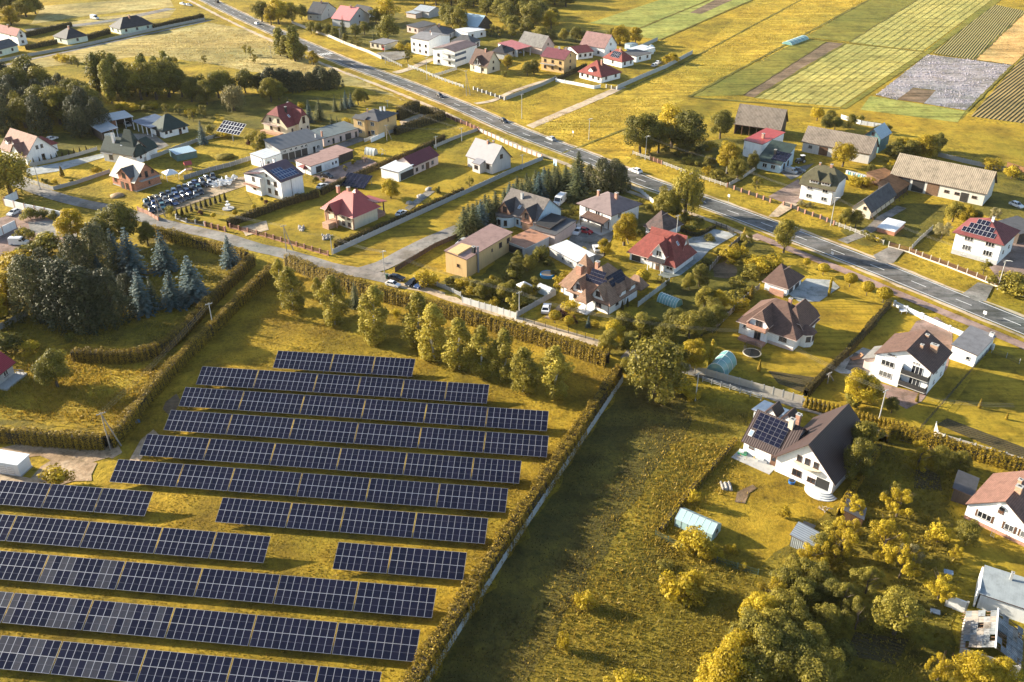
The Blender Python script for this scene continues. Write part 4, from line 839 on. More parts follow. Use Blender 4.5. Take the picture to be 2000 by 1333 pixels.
h = House('outbuilding', 'flat outbuilding with orange brown roof and white fascia', 'outbuilding', (1026, 504), A=(996, 487), C=(1063, 478))
h.block(he=2.7, rise=.3, ridge='mono+y', roof=ORANGER, wall=GREYW, over=.2, trim=PVC); h.win('L', h.D * .5, 1.2, h.D * .7, 2.0, 0, DKM, 'gate')
h = House('flat_roofed_house', 'yellow rendered block with pinkish flat roof and steel flue', 'house', (912, 544), A=(876, 529), C=(993, 488))
W, D = h.W, h.D
h.block(he=5.2, rise=.7, ridge='mono+y', roof=PINKR, wall=YEL, over=.3); h.wins('R', [W * .74, W * .92], [3.6], 1.3, 1.4, fr=BRF); h.win('R', W * .55, 3.6, .5, .8, 0, BRF)
b = MB(); b.cyl(W * .22, -.35, 0, 7.2, .28, 10); h.part('flue', b, GREYT); h.chim(W * .2, .7, 7.0, 5.2, .8, .8, SOOT_BLACK); h.win('L', D * .4, 2.9, .8, .8, 0, BRF); h.box('attic_edge', 0, D * .4, 5.4, W * .3, D, 6.0, YEL)
h = House('outbuilding', 'long low outbuilding with white sheet roof behind the pool garden', 'outbuilding', (1126, 529), A=(1073, 500), C=(1160, 518))
h.block(he=2.4, rise=.4, ridge='mono+x', roof=WHITER, wall=GREYW, over=.25); h.wins('L', [h.D * .2, h.D * .5], [1.3], 1.0, .9)
# --- big red roof house
h = House('hipped_house', 'cream house with glossy red hipped roof, front porch and two brick chimneys', 'house', (691, 450), A=(638, 431), C=(737, 429))
W, D = h.W, h.D
c = h.block(he=4.6, rise=4.1, ridge='y', k=0, inset=W * .42, roof=RED, wall=CREAM, over=.9, trim=PINKW)
h.block(W * .55, D * .35, W * .62, D * .5, 4.6, 3.6, 'x', 0, roof=RED, wallon=False, over=.9, rn='rear_roof'); h.block(-2.0, D * .42, W * .5, D * .32, 4.5, 2.4, 'x', roof=RED, wallon=False, over=.4, rn='porch_roof')
for y in (D * .43, D * .73): h.box('porch_post', -1.9, y - .15, 0, -1.6, y + .15, 4.5, BRICK2)
h.box('stairs', -4.2, D * .5, 0, -.05, D * .72, 1.7, ORBR); h.wins('L', [D * .34, D * .14], [3.4, 1.2], 1.2, 1.3, fr=BRF); h.win('L', D * .86, 3.4, .9, 1.3, fr=BRF); h.win('L', D * .62, 2.9, 1.1, 2.1, 0, BRF, 'door')
for x, y in ((.05, -.05), (-.05, D - .1)): h.box('corner_pilaster', x - .12, y - .12, 0, x + .2, y + .2, 4.5, ORBR)
h.box('terrace', W + .05, .5, 0, W + 3.6, D * .7, 1.4, BRICK2); h.box('porch_post', W + 3.2, .6, 1.4, W + 3.5, .9, 4.6, BRF); h.block(W, .2, 3.9, D * .6, 4.4, .7, 'mono-x', roof=RED, wallon=False, over=.3, rn='terrace_roof')
h.chim(W * .45, D * .86, 9.6, 7.6, .8, .8, BRICK2); h.chim(W * .52, D * .55, 9.8, 7.8, .8, .8, BRICK2)
# --- white solar house left
h = House('gabled_house', 'tall white house with blue roof solar panels and maroon roof', 'house', (553, 392), A=(487, 372), C=(597, 377))
W, D = h.W, h.D
c = h.block(he=6.0, rise=3.0, ridge='x', roof=roofm('plum_sheet', (.11, .07, .085), 'felt', .6), over=.45); h.box('wing', -1.6, D * .52, 0, -.01, D, 5.6, WHITE); h.block(-1.6, D * .5, 1.58, D * .5, 5.7, 1.6, 'mono-y', roof=MATS['plum_sheet'], wallon=False, rn='wing_roof', over=.2)
h.wins('L', [D * .18, D * .38], [1.9, 4.6], 1.3, 1.5, fr=BRF); h.wins('L', [D * .72], [2.2, 4.9], 1.2, 1.4, -1.6, BRF); h.balcony('L', D * .55, D * 1.0, 2.9, 1.0, -1.6, slab=BRICK2, rail=BRF); h.win('L', D * .42, 6.6, .7, .8, fr=BRF)
h.pv(c, 'A', .4, .4, int(W / 1.05) - 1, 2, PVB); h.pv(c, 'A', .4, 3.8, 4, 1, PVB); h.chim(W * .62, D * .56, 9.9, 7.5, .7, .9, WHITE); h.chim(W * .2, D * .7, 9.6, 7, .4, .4, WHITE); h.chim(W * .42, D * .8, 9.6, 7, .5, .5, WHITE); h.down('R', W * .45, 5.8)
# ------------------------------------------------------------------ more buildings
# --- middle left yards
h = House('barn', 'long low barn, white flat roof at one end and maroon gable roof', 'barn', (779, 356), A=(742, 349), C=(860, 322)); W, D = h.W, h.D
h.block(0, 0, W * .36, D, 3.2, .3, 'mono+x', roof=WHITER, over=.3, wn='garage_wall', rn='flat_roof'); h.block(W * .36 + .02, 0, W * .64, D, 3.2, 2.2, 'x', roof=MAROON, wall=PINKW, over=.4)
for k in range(3): h.win('R', W * (.06 + .1 * k) + 1, 1.3, 2.4, 2.3, 0, DKM, 'gate')
for t in (.45, .6, .85): h.win('R', W * t, 1.5, 1.1, 1.2, 0, BRF)
h.win('R', W * .72, 1.2, 1.8, 2.2, 0, BRF, 'gate')
h = House('gabled_house', 'white house with light grey gable roof near the main road', 'house', (961, 341), A=(914, 325), C=(997, 328)); W, D = h.W, h.D
h.block(he=3.9, rise=4.6, ridge='y', roof=GREYT, wall=wallm('grey_white_render', (.5, .48, .47)), over=.5); h.block(-2.4, D * .28, 2.38, D * .3, 3.0, .9, 'mono+x', roof=GREYT, over=.2, wn='porch_wall', rn='porch_roof', wall=MATS['grey_white_render'])
h.wins('L', [D * .16], [2.2], 1.4, 1.6, fr=BRF); h.wins('L', [D * .43], [1.9], 1.6, 1.3, -2.4, BRF); h.wins('R', [W * .5], [5.0], 1.3, 1.4, fr=BRF); h.chim(W * .45, D * .5, 9.2, 7, .6, .6, BRICK2); h.chim(W * .55, D * .35, 9.2, 7, .5, .5, BRICK2)
h = House('garage', 'long grey garage block with ribbed dark roof and four doors', 'garage', (550, 317), C=(632, 294), D=9); W, D = h.W, h.D
h.block(he=4.2, rise=1.4, ridge='mono+y', roof=roofm('ribbed_grey', (.1, .105, .115), 'sheet', .5, 2.3, .1), wall=GREYW, over=.4)
for k in range(4): h.win('R', W * (.1 + .15 * k), 1.3, 2.3, 2.4, 0, DKM, 'gate')
h.wins('R', [W * .1, W * .24, W * .36, W * .5, W * .6], [3.4], 1.2, .8); h.win('R', W * .78, 1.2, .9, 2.1, 0, DKM, 'door'); h.win('R', W * .88, 1.8, 1.2, 1.2); h.chim(W * .9, 1.5, 5.8, 4, .3, .3, PVC)
h = House('outbuilding', 'white flat-roofed annex at the end of the grey garages', 'outbuilding', (519, 330), A=(494, 321), C=(549, 318)); h.block(he=3.3, rise=.3, ridge='mono+y', roof=WHITER, over=.15); h.win('R', h.W * .5, 1.3, 1.2, 1.2, 0, BRF); h.win('R', h.W * .2, 1.1, .9, 2, 0, BRF, 'door')
h = House('garage', 'low pinkish garage row with teal grey flat roof', 'garage', (634, 287), C=(704, 266), D=9); W = h.W
h.block(he=3.0, rise=.5, ridge='mono+y', roof=roofm('teal_grey_felt', (.12, .145, .15), 'felt'), wall=PINKW, over=.3); h.win('R', W * .12, 1.5, 1.1, .9)
for t in (.25, .45, .88): h.win('R', W * t, 1.1, .9, 2.0, 0, DKM, 'door')
h.win('R', W * .66, 1.2, 2.6, 2.2, 0, DKM, 'gate'); h.chim(.5, 1.5, 5.2, 3, .5, .5, BRICK2)
h = House('garage', 'white garage with pinkish flat roof and open door', 'garage', (608, 343), A=(585, 332), C=(658, 323)); W = h.W
h.block(he=3.0, rise=.4, ridge='mono+y', roof=PINKR, wall=WHITE, over=.3); h.win('R', W * .28, 1.2, 2.3, 2.1, 0, DKM, 'gate'); h.win('R', W * .58, 1.2, 2.4, 2.2, 0, PVC, 'gate'); h.win('R', W * .78, 1.1, .9, 2, 0, PVC, 'door'); h.win('R', W * .9, 1.7, .9, .9)
h = House('carport', 'brown timber carport with pinkish roof behind the white garage', 'carport', (658, 322), C=(690, 310), D=7.5); h.block(he=2.8, rise=.3, ridge='mono+y', roof=PINKR, wall=DWOOD, over=.3)
h = House('hipped_house', 'yellow two-storey block of a house with grey hipped roof', 'house', (740, 271), A=(698, 263), C=(775, 255)); W, D = h.W, h.D
h.block(he=6.6, rise=1.9, ridge='y', k=0, roof=DGREY, wall=YEL, over=.8); h.block(-1.5, D * .5, 1.7, D * .5, 6.5, .6, 'mono+x', roof=DGREY, wall=YEL, over=.4, wn='bay_wall', rn='bay_roof')
h.wins('L', [D * .25], [1.9, 5.0], 1.6, 1.4, fr=PVC); h.wins('L', [D * .72], [2.1, 5.0], 1.6, 1.3, -1.5, PVC); h.win('R', W * .55, 5.4, .6, 1.4, fr=BRF); h.win('L', D * .42, 1.1, 1, 2.1, 0, BRF, 'door'); h.box('garden_wall', -5, -.4, 0, 3, -.2, 1.6, WHITE)
h.chim(W * .6, D * .35, 9.3, 7.5, .5, .6, WHITE); h.chim(W * .72, D * .28, 9.2, 7.5, .5, .6, WHITE); h.chim(W * .3, D * .7, 9.0, 7, .4, .4)
h = House('gabled_house', 'cream house with dark red half-hipped roof and side gable', 'house', (563, 267), A=(518, 256), C=(602, 252)); W, D = h.W, h.D
c = h.block(he=4.0, rise=5.6, ridge='x', k=.62, roof=DRED, wall=CREAM, over=.7); h.block(W * .4, -1.6, W * .5, D * .7, 4.6, 3.6, 'y', .7, roof=DRED, wall=CREAM, over=.6, wn='side_gable', rn='gable_roof')
h.wins('L', [D * .35, D * .68], [2.0, 5.0], 1.2, 1.5, fr=BRF); h.balcony('L', D * .3, D * .95, 3.4, 1.4, 0, slab=PINKW, rail=BRF); h.box('terrace', -2, D * .2, 0, -.05, D, .8, ORBR)
h.win('R', W * .65, 4.6, 1.4, 2.4, -1.6, BRF); h.wins('R', [W * .5, W * .8], [1.6], .8, .9, -1.6, BRF); h.skylight(c, 'A', W * .3, 2.5); h.win('R', W * .22, 1.3, .9, 2.1, 0, BRF, 'door'); h.chim(W * .35, D * .3, 9.4, 6.5, .6, .7, SOOT_BLACK); h.chim(W * .75, D * .55, 9.6, 7.5, .5, .5)
# --- far left cluster
h = House('gabled_house', 'unfinished red brick house with cream sheet roof and dark dormer', 'house', (267, 375), A=(224, 359), C=(313, 358)); W, D = h.W, h.D
h.block(he=3.2, rise=4.6, ridge='y', roof=roofm('cream_membrane', (.56, .5, .42), 'sheet', .8, 1.5, .08), wall=BRICK, over=.5); h.block(-.5, D * .12, W * .45, D * .5, 4.6, 2.2, 'x', roof=DGREY, wall=BRICK, over=.4, wn='dormer', rn='dormer_roof', z0=0)
h.wins('R', [W * .25, W * .75], [4.7], 1.0, 1.2, fr=BRF); h.win('R', W * .5, 4.4, 1.1, 2.0, 0, BRF); h.win('R', W * .55, 1.6, .6, 1.0, 0, BRF); b = MB(); b.box(W * .15, -1.4, 2.95, W * .95, -.02, 3.1); h.part('balcony_slab', b, CONC)
h.wins('L', [D * .3, D * .5], [1.2], 1.5, 2.2, -.5, BRF); h.wins('L', [D * .85], [1.8], 1.3, 1.2, 0, BRF); h.win('L', D * .37, 4.5, 1.6, 1.8, -.5, BRF); h.box('plinth', -.12, -.12, 0, W + .1, D, .3, CONC)
h = House('gabled_house', 'white house with dark green gabled roofs and a pointed centre', 'house', (262, 323), A=(206, 314), C=(303, 304)); W, D = h.W, h.D
h.block(0, 0, W * .62, D, 4.0, 3.6, 'y', roof=GREENT, over=.7); h.block(1, -.5, W * .4, D * .55, 4.4, 6.5, 'y', 0, roof=GREENT, over=.6, wn='tower_wall', rn='pyramid_roof'); h.block(W * .5, -1, W * .5, D * .4, 3.6, 3.2, 'x', .5, roof=GREENT, over=.5, wn='garage_wall', rn='garage_roof')
h.win('R', W * .75, 1.5, 2.6, 2.6, -1, PVC, 'gate'); h.win('R', W * .3, 2, .9, 1.1, -.5, BRF); h.wins('L', [D * .3, D * .75], [1.7], 1.6, 1.8, 0, BRF); h.balcony('L', D * .6, D, 3.2, 1.3, slab=CONC, rail=DKM); h.skylight(dict(T=lambda u, v, z: (v, u, z), L=D, S=W * .62, hm=W * .31, he=4.0, rise=3.6, th=.16), 'A', D * .55, 2)
for x, y in ((W * .2, D * .7), (W * .55, D * .45)): h.chim(x, y, 9.2, 6, .9, .9, WHITE)
h = House('gabled_house', 'white house with faded red gable roof behind a row of small thujas', 'house', (55, 323), A=(8, 305), C=(111, 306)); W, D = h.W, h.D
h.block(he=3.0, rise=5.4, ridge='y', roof=PINKT, over=.5); h.block(-.4, D * .15, W * .5, D * .35, 3.4, 2.8, 'x', roof=PINKT, over=.4, wn='front_gable', rn='gable_roof', z0=0); h.wins('R', [W * .42, W * .58], [5.0], .9, 1.2, fr=BRF); h.win('R', W * .55, 1.3, 1.1, 2.1, fr=BRF, kind='door')
for y in (.45, .72): h.block(W * .12, D * y + 1, 2.2, 1.6, 5.6, .9, 'x', roof=PINKT, wn='dormer', rn='dormer_roof', z0=4, over=.2)
h.block(W * .6, D * .35, W * .75, D * .4, 3.0, 2.4, 'x', 0, roof=REDT, over=.5, wn='wing_wall', rn='wing_roof')
h = House('open_shed', 'open farm shed with bright metal roof and red rear wall', 'shed', (213, 259), C=(263, 249), D=8); W, D = h.W, h.D
b = MB(); b.box(.02, D - .25, 0, W, D, 4.0); b.box(W - .2, .3, 0, W, D - .26, 3.6); b.box(-5.5, -10, 0, -5.25, D, 3.2); h.part('rear_wall', b, DWOOD)
h.block(-.2, 0, W + .2, D, 3.9, .5, 'mono+y', roof=METAL, wallon=False, over=.3); h.block(-5.5, -10, 5.6, D + 9.8, 3.3, .6, 'mono+x', roof=METAL, wallon=False, over=.3, rn='wing_roof')
for t in (.02, .35, .68, .98): h.box('post', W * t - .1, .1, 0, W * t + .1, .3, 3.9, PVC)
for y in (-9.5, -5): h.box('post', -.2, y, 0, 0, y + .2, 3.6, PVC)
h.box('inner_wall', -.1, 1.5, 0, W * .38, 1.7, 3.4, BRICK); h.box('store', -4.5, -8.5, 0, -1.5, -8.2, 2.4, WHITE)
h = House('carport', 'row of open garage bays with dark blue and red striped roof', 'carport', (262, 254), C=(297, 268), D=9); W, D = h.W, h.D
h.block(he=3.2, rise=.6, ridge='mono+y', roof=roofm('blue_stripe_roof', (.07, .1, .16), 'sheet', .5, 3, .2), wallon=False, over=.3); h.box('rear_wall', 0, D - .3, 0, W, D, 3.6, GREYW)
for k in range(5): h.box('post', W * k / 4 - .12, 0, 0, W * k / 4 + .12, .3, 3.2, WHITE)
h = House('garage', 'white garage with dark green hipped roof behind the farm yard', 'garage', (321, 271), A=(300, 261), C=(366, 258)); W = h.W
h.block(he=3.0, rise=4.0, ridge='x', k=0, roof=GREENT, over=.6); h.wins('R', [W * .12, W * .3, W * .85], [1.9], 1.0, 1.0, fr=BRF); h.win('R', W * .68, 1.1, 1.1, 2.1, 0, BRF, 'door'); h.win('L', h.D * .45, 1.2, 2.6, 2.4, 0, DKM, 'gate')
# ground mounted solar table by the pond trees
r = empty('solar_table', P(456, 276), R(-28)); reg(r, 'lone solar table raised high on a mast above the brick house', 'solar table'); q = empty('rack', (0, 0, 0), 0, r); bpy.data.objects.remove(q)
b = MB(); b.cyl(0, 0, 0, 4.4, .18, 8); b.build('mast', steel, r)
b = MB(); M = Matrix.Translation((0, 0, 4.9)) @ Matrix.Rotation(R(32), 4, 'X')
for y in (-1.8, 1.8): b.box(-5.2, y - .06, -.16, 5.2, y + .06, -.04, 0, M)
for x in (-3, 0, 3): b.box(x - .06, -2.6, -.3, x + .06, 2.6, -.161, 0, M)
b.build('rack', steel, r); PVT = uvmesh('solar_panel', (1.28, 1.72), PV, PVC, .07, .05)
for i in range(8):
    for j in range(3): o = link('solar_panel', PVT, r); o.matrix_local = M @ Matrix.Translation((-5.2 + i * 1.31, -2.65 + j * 1.76, 0))
h = House('shed', 'small teal metal shed on the lawn by the brick house', 'shed', (347, 316), A=(340, 304), C=(383, 306)); h.block(he=2.2, rise=.2, ridge='flat', roof=BLUEM, wall=roofm('teal_cladding', (.12, .2, .19), 'corr', .5, .3), over=.15)
# --- top left
def simple(name, label, cat, B, A, C, he, rise, ridge, wall, roof, k=1.0, W=None, D=None, nw=(2, 2), fl=1, over=.5, fr=BRF, chim=1, inset=None, ww=1.2):
    h = House(name, label, cat, B, A=A, C=C, W=W, D=D)
    h.block(he=he, rise=rise, ridge=ridge, k=k, wall=wall, roof=roof, over=over, inset=inset)
    for f in range(fl):
        z = 1.7 + f * 2.8
        for face, n, L in (('L', nw[0], h.D), ('R', nw[1], h.W)):
            for i in range(n): h.win(face, L * (i + .5) / n, z, ww, 1.3, 0, fr)
    if ridge in 'xy' and k == 1 and rise > 2.5:
        if ridge == 'y': h.wins('R', [h.W * .5], [he + .9], 1.0, 1.1, fr=fr)
        else: h.wins('L', [h.D * .5], [he + .9], 1.0, 1.1, fr=fr)
    if chim and rise > .6: h.chim(h.W * .45, h.D * .4, he + rise + .9, he + rise * .4)
    return h
simple('gabled_house', 'house with brown red roof at the upper left edge', 'house', (38, 90), (-8, 76), (51, 86), 5.2, 2.6, 'y', WHITE, DRED, nw=(2, 1), fl=2)
simple('gabled_house', 'pale green garage-like house with grey roof at the left edge', 'house', (-8, 113), None, (37, 101), 3.2, 2.4, 'x', PALEG, DGREY, D=10, nw=(1, 2))
simple('hipped_house', 'small pale house with dark pyramid roof between hedges', 'house', (133, 88), (118, 80), (166, 79), 3.0, 4.0, 'x', PALEG, CHAR, 0, nw=(1, 1))
h = simple('hipped_house', 'long pale green house with dark blue grey hipped roof', 'house', (237, 68), (219, 62), (299, 57), 3.0, 4.2, 'x', PALEG, CHAR, 0, nw=(2, 3))
h.block(h.W * .6, h.D * .1, h.W * .4, h.D * .8, 3.0, 3.0, 'x', 0, roof=CHAR, over=.5, wn='wing_wall', rn='wing_roof')
# --- top middle
simple('gabled_house', 'old grey house with dark slate roof among trees', 'house', (628, 41), (604, 38), (652, 29), 3.4, 4.8, 'y', GREYW, DGREY, nw=(2, 1), fr=PVC)
simple('gabled_house', 'grey house with bright pink roof among trees', 'house', (684, 55), (659, 48), (711, 43), 4.0, 5.2, 'y', GREYW, roofm('pink_roof', (.55, .2, .2), 'sheet', .6, 1, .06), nw=(1, 1))
simple('outbuilding', 'small outbuilding with dark roof and white gable edge behind the pink roofed house', 'outbuilding', (714, 37), (699, 30), (728, 31), 3.0, 2.8, 'y', WHITE, CHAR, nw=(0, 2), chim=0)
h = simple('kiosk', 'low flat cream kiosk with red and white door panels', 'kiosk', (752, 99), (728, 93), (772, 91), 2.9, .3, 'flat', CREAM, GREYR, nw=(3, 0), chim=0); h.win('L', h.D * .1, 1.2, 1.4, 2.2, -.01, solid('red_door', (.5, .06, .05)), 'door')
simple('outbuilding', 'cream outbuilding with dark flat roof among gardens', 'outbuilding', (817, 67), (800, 62), (846, 58), 3.0, .5, 'mono+y', PINKW, DGREY, nw=(2, 0), chim=0)
simple('shed', 'farm shed with pale metal gable roof near the top forest', 'shed', (838, 36), (812, 31), (862, 29), 3.4, 1.8, 'y', GREYW, METAL, nw=(0, 0), chim=0)
simple('lean_to', 'low lean-to with pale sheet roof beside the metal roofed shed', 'shed', (812, 37), (799, 33), (828, 31), 2.6, .4, 'mono+x', PINKW, METAL, nw=(0, 0), chim=0)
h = simple('apartment_block', 'tall white block with brown grey roof and tiny windows', 'house', (838, 110), (813, 101), (869, 97), 7.2, 1.4, 'y', WHITE, GREYR, nw=(3, 0), fl=2, chim=0, over=.4); h.chim(h.W * .6, h.D * .6, 9.6, 8, .4, .4); h.chim(h.W * .4, h.D * .3, 9.6, 8, .3, .3, WHITE)
simple('outbuilding', 'dark hipped outbuilding behind the white block', 'outbuilding', (868, 82), (818, 78), (890, 70), 3.0, 3.2, 'y', GREYW, DGREY, 0, nw=(2, 1))
h = simple('apartment_block', 'white block with brown roof, balconies and dark blue wall stripes', 'house', (889, 132), (856, 122), (919, 115), 7.0, 1.2, 'x', WHITE, roofm('reddish_felt', (.17, .12, .115), 'felt'), nw=(2, 0), fl=2, chim=0, over=.4); h.balcony('L', .2, h.D * .5, 3.0, 1.2, rail=DKM); h.balcony('L', .2, h.D * .5, 5.6, 1.2, rail=DKM)
for z in (2.2, 4.8): h.box('wall_stripe', .1, -.05, z, h.W * .5, -.005, z + 1.1, solid('stripe_blue', (.06, .09, .15), .6))
h = simple('garage', 'dark roofed garage with two doors behind the striped block', 'garage', (921, 97), (882, 92), (936, 90), 3.0, 2.6, 'y', WHITE, DGREY, 0, nw=(1, 0), chim=0); h.win('R', h.W * .3, 1.2, 2, 2, 0, DKM, 'gate'); h.win('R', h.W * .75, 1.2, 2, 2, 0, DKM, 'gate')
simple('barn', 'dark wooden barn with bluish metal gable roof', 'barn', (933, 68), (905, 60), (951, 59), 4.0, 4.6, 'y', DWOOD, BLUEM, nw=(0, 0), chim=0)
simple('outbuilding', 'white flat-roofed workshop in front of the metal roofed barn', 'outbuilding', (914, 78), (901, 69), (939, 69), 3.4, .3, 'flat', WHITE, WHITER, nw=(0, 2), chim=0, over=.2)
h = simple('gabled_house', 'cream house with tan brown gable roof and front dormer', 'house', (951, 145), (916, 139), (979, 138), 3.6, 5.4, 'y', CREAM, BROWN, nw=(2, 1), fr=BRF); h.block(-.3, h.D * .35, 5, h.D * .36, 4.4, 2.6, 'x', roof=BROWN, wall=WHITE, over=.5, wn='dormer', rn='dormer_roof', z0=0); h.wins('L', [h.D * .47, h.D * .6], [4.6], .8, 1.7, -.3, BRF); h.balcony('L', h.D * .36, h.D * .7, 3.5, .9, -.3, rail=DKM)
simple('outbuilding', 'dark low hip-roofed outbuilding behind the tan gabled house', 'outbuilding', (985, 117), (965, 112), (1003, 108), 3.0, 2.4, 'y', GREYW, CHAR, 0, nw=(0, 2), chim=0)
h = House('carport', 'open carport with pale red roof beside the grey barn', 'carport', (1010, 112), A=(981, 98), C=(1031, 106)); h.block(he=3.4, rise=.6, ridge='mono+x', roof=roofm('pale_red_sheet', (.4, .13, .13), 'corr', .5, .4), wallon=False, over=.3); h.box('side_wall', 0, 0.3, 0, .2, h.D, 3.4, WHITE); h.box('rear_wall', .2, h.D - .3, 0, h.W, h.D, 3.6, CREAM)
for t in (.05, .5, .97): h.box('post', h.W * t - .1, 0, 0, h.W * t + .1, .2, 3.4, PVC)
simple('barn', 'old barn with weathered grey roof and pinkish gable', 'barn', (1058, 108), (1018, 97), (1077, 101), 3.6, 4.6, 'y', PINKW, ASBG, nw=(0, 1), chim=0)
h = simple('gabled_house', 'yellow two-storey house with maroon gable roof and brown balcony', 'house', (1101, 144), (1056, 137), (1127, 135), 6.2, 2.8, 'y', YEL, roofm('maroon_tiles', (.17, .05, .065)), nw=(3, 1), fl=2, chim=0); h.balcony('L', h.D * .35, h.D, 3.2, 1.4, slab=CONC, rail=BWOOD); h.chim(h.W * .5, h.D * .5, 10, 8, .6, .6, WHITE); h.chim(h.W * .5, h.D * .2, 10, 8, .5, .5); h.dish(h.W * .45, h.D * .55, 9.6)
simple('outbuilding', 'white low wing with maroon roof behind the yellow house', 'outbuilding', (1128, 117), (1118, 104), (1147, 109), 3.0, 1.8, 'x', WHITE, DRED, nw=(0, 3), chim=0)
simple('gabled_house', 'white barn-like house with pinkish brown gable roof', 'house', (1180, 112), (1140, 102), (1195, 103), 4.4, 5.0, 'y', WHITE, roofm('pinkish_tiles', (.26, .15, .14)), nw=(2, 1), chim=0)
h = simple('hipped_house', 'white bungalow with reddish hipped roof behind a white wall', 'house', (1174, 163), (1129, 153), (1214, 154), 3.0, 4.4, 'y', WHITE, REDT, 0, nw=(4, 2), inset=8.5, over=.7); h.block(h.W * .05, h.D * .45, 3.0, 2.4, 4.4, 1.0, 'x', roof=REDT, wn='dormer', rn='dormer_roof', z0=3, over=.2)
h = simple('hipped_house', 'white house with red hip roof partly covered by solar panels', 'house', (1214, 133), (1184, 123), (1231, 126), 3.0, 3.6, 'y', WHITE, REDT, 0, nw=(1, 2))
cc = dict(T=lambda u, v, z, H=h: (v, u, z), L=h.D, S=h.W, hm=h.W / 2, he=3.0, rise=3.6, th=.16); h.pv(cc, 'A', h.D * .3, .8, 5, 2)
simple('outbuilding', 'flat dark annex with white side behind the solar hipped house', 'outbuilding', (1242, 123), (1220, 114), (1262, 114), 2.9, .3, 'flat', WHITE, DGREY, nw=(0, 2), chim=0)
simple('shed', 'bluish metal container shed by the far field wall', 'shed', (1230, 99), (1221, 96), (1244, 96), 2.6, .2, 'flat', BLUEM, BLUEM, nw=(0, 0), chim=0, over=.05)
simple('shed', 'white roofed lean-to behind the solar hipped house', 'shed', (1247, 112), (1230, 105), (1270, 104), 2.4, .4, 'mono+x', WHITE, WHITER, nw=(0, 0), chim=0)
# --- right side farms
h = House('barn', 'tall old open barn with weathered brown roof beyond the road', 'barn', (1520, 274), A=(1434, 262), W=11); W, D = h.W, h.D
h.block(0, 0, W, D, 4.2, 5.4, 'y', roof=ASB, wallon=False, over=.6); h.box('rear_wall', W - .2, 0, 0, W, D, 4.2, DWOOD)
b = MB(); b.poly([(0, 0, 0), (W, 0, 0), (W, 0, 4.2), (W / 2, 0, 9.4), (0, 0, 4.2)]); b.poly([(0, .1, 0), (W, .1, 0), (W, .1, 4.2), (W / 2, .1, 9.4), (0, .1, 4.2)][::-1]); h.part('gable_wall', b, DWOOD)
b = MB(); b.poly([(0, D, 0), (W, D, 0), (W, D, 4.2), (W / 2, D, 9.4), (0, D, 4.2)]); h.part('gable_wall', b, DWOOD)
for k in range(7): h.box('post', 0, D * k / 6, 0, .22, D * k / 6 + .22, 4.1, BWOOD)
h = House('farmhouse', 'pale blue low farmhouse with dark green roof and black solar panels', 'house', (1522, 339), A=(1478, 329), C=(1546, 321)); W, D = h.W, h.D
h.block(0, 0, W, D, 2.9, 3.6, 'mono+x', roof=GREENT, wall=LBLUE, over=.4); h.wins('L', [D * .3, D * .66], [1.7], 1.5, 1.3); h.wins('R', [W * .3, W * .6], [1.6], 1.2, 1.9, fr=BRF); h.chim(W * .4, D * .5, 6.0, 3.6, .7, .7, SOOT_BLACK)
v = Vector((W, 0, 3.6)).normalized(); u = Vector((0, -1, 0)); n = u.cross(v)
for i in range(5):
    for j in range(3):
        p = Vector((0, D * .5, 3.06)) + u * (i * 1.03) + v * (1.4 + j * 1.7) + n * .1; o = link('solar_panel', PVD, h.root); o.matrix_local = Matrix(((u.x, v.x, n.x, p.x), (u.y, v.y, n.y, p.y), (u.z, v.z, n.z, p.z), (0, 0, 0, 1)))
h = House('flat_roofed_house', 'white house with sloping bright red sheet roof', 'house', (1484, 314), A=(1450, 305), W=14); h.block(he=5.6, rise=.9, ridge='mono+x', roof=RED, over=.35); h.chim(h.W * .35, h.D * .4, 7.6, 6, .8, .8); h.dish(-.3, h.D * .9, 3)
h = House('barn', 'long white barn with weathered brown roof behind the yellow tree', 'barn', (1695, 321), A=(1565, 297), C=(1712, 308)); W, D = h.W, h.D
h.block(he=3.9, rise=4.0, ridge='y', roof=ASB, over=.5, wall=wallm('grey_white_barn', (.55, .53, .5))); h.win('L', D * .68, 1.6, 3.0, 3.0, 0, BRF, 'gate'); h.wins('L', [D * .88, D * .3], [2.2], 1.2, .9, fr=BRF)
simple('shed', 'tall shed with two-tone light blue gable roof and teal walls', 'shed', (1714, 300), (1682, 294), (1735, 288), 5.4, 2.6, 'x', TEALW, BLUEM, nw=(0, 0), chim=0)
h = House('half_hipped_house', 'white two-storey house with olive half-hipped roof and twin dormers', 'house', (1623, 402), A=(1561, 388), C=(1646, 381)); W, D = h.W, h.D
h.block(he=5.2, rise=4.6, ridge='y', k=.45, roof=OLIVET, over=.7)
for y in (D * .14, D * .5): h.block(.25, y, 4, D * .27, 6.9, 1.9, 'x', 0, roof=OLIVET, over=.3, wn='dormer', rn='dormer_roof', z0=5); h.win('L', y + D * .135, 6.25, 2.4, .8, .23)
for z in (1.6, 4.1): h.wins('L', [D * .25, D * .72], [z], 1.6, 1.1, fr=PVC)
h.chim(W * .5, D * .35, 10.6, 8.8, .7, .7); h.chim(W * .5, D * .7, 10.4, 8.8, .5, .5); h.down('L', .1, 5.1)
h = House('barn', 'very long barn with sun-bleached fibre cement roof and dark open bays', 'barn', (1918, 403), A=(1737, 365), C=(1939, 383)); W, D = h.W, h.D
h.block(0, 0, W, D, 4.4, 4.8, 'y', roof=roofm('bleached_fibre_cement', (.33, .27, .2), 'corr', .9, .55, .3), over=.6, wall=wallm('barn_white', (.6, .57, .52)))
h.wins('L', [D * .1, D * .28, D * .39], [2.2], 1.4, .8, fr=BRF); h.win('L', D * .2, 1.5, 2.2, 2.8, 0, DKM, 'gate')
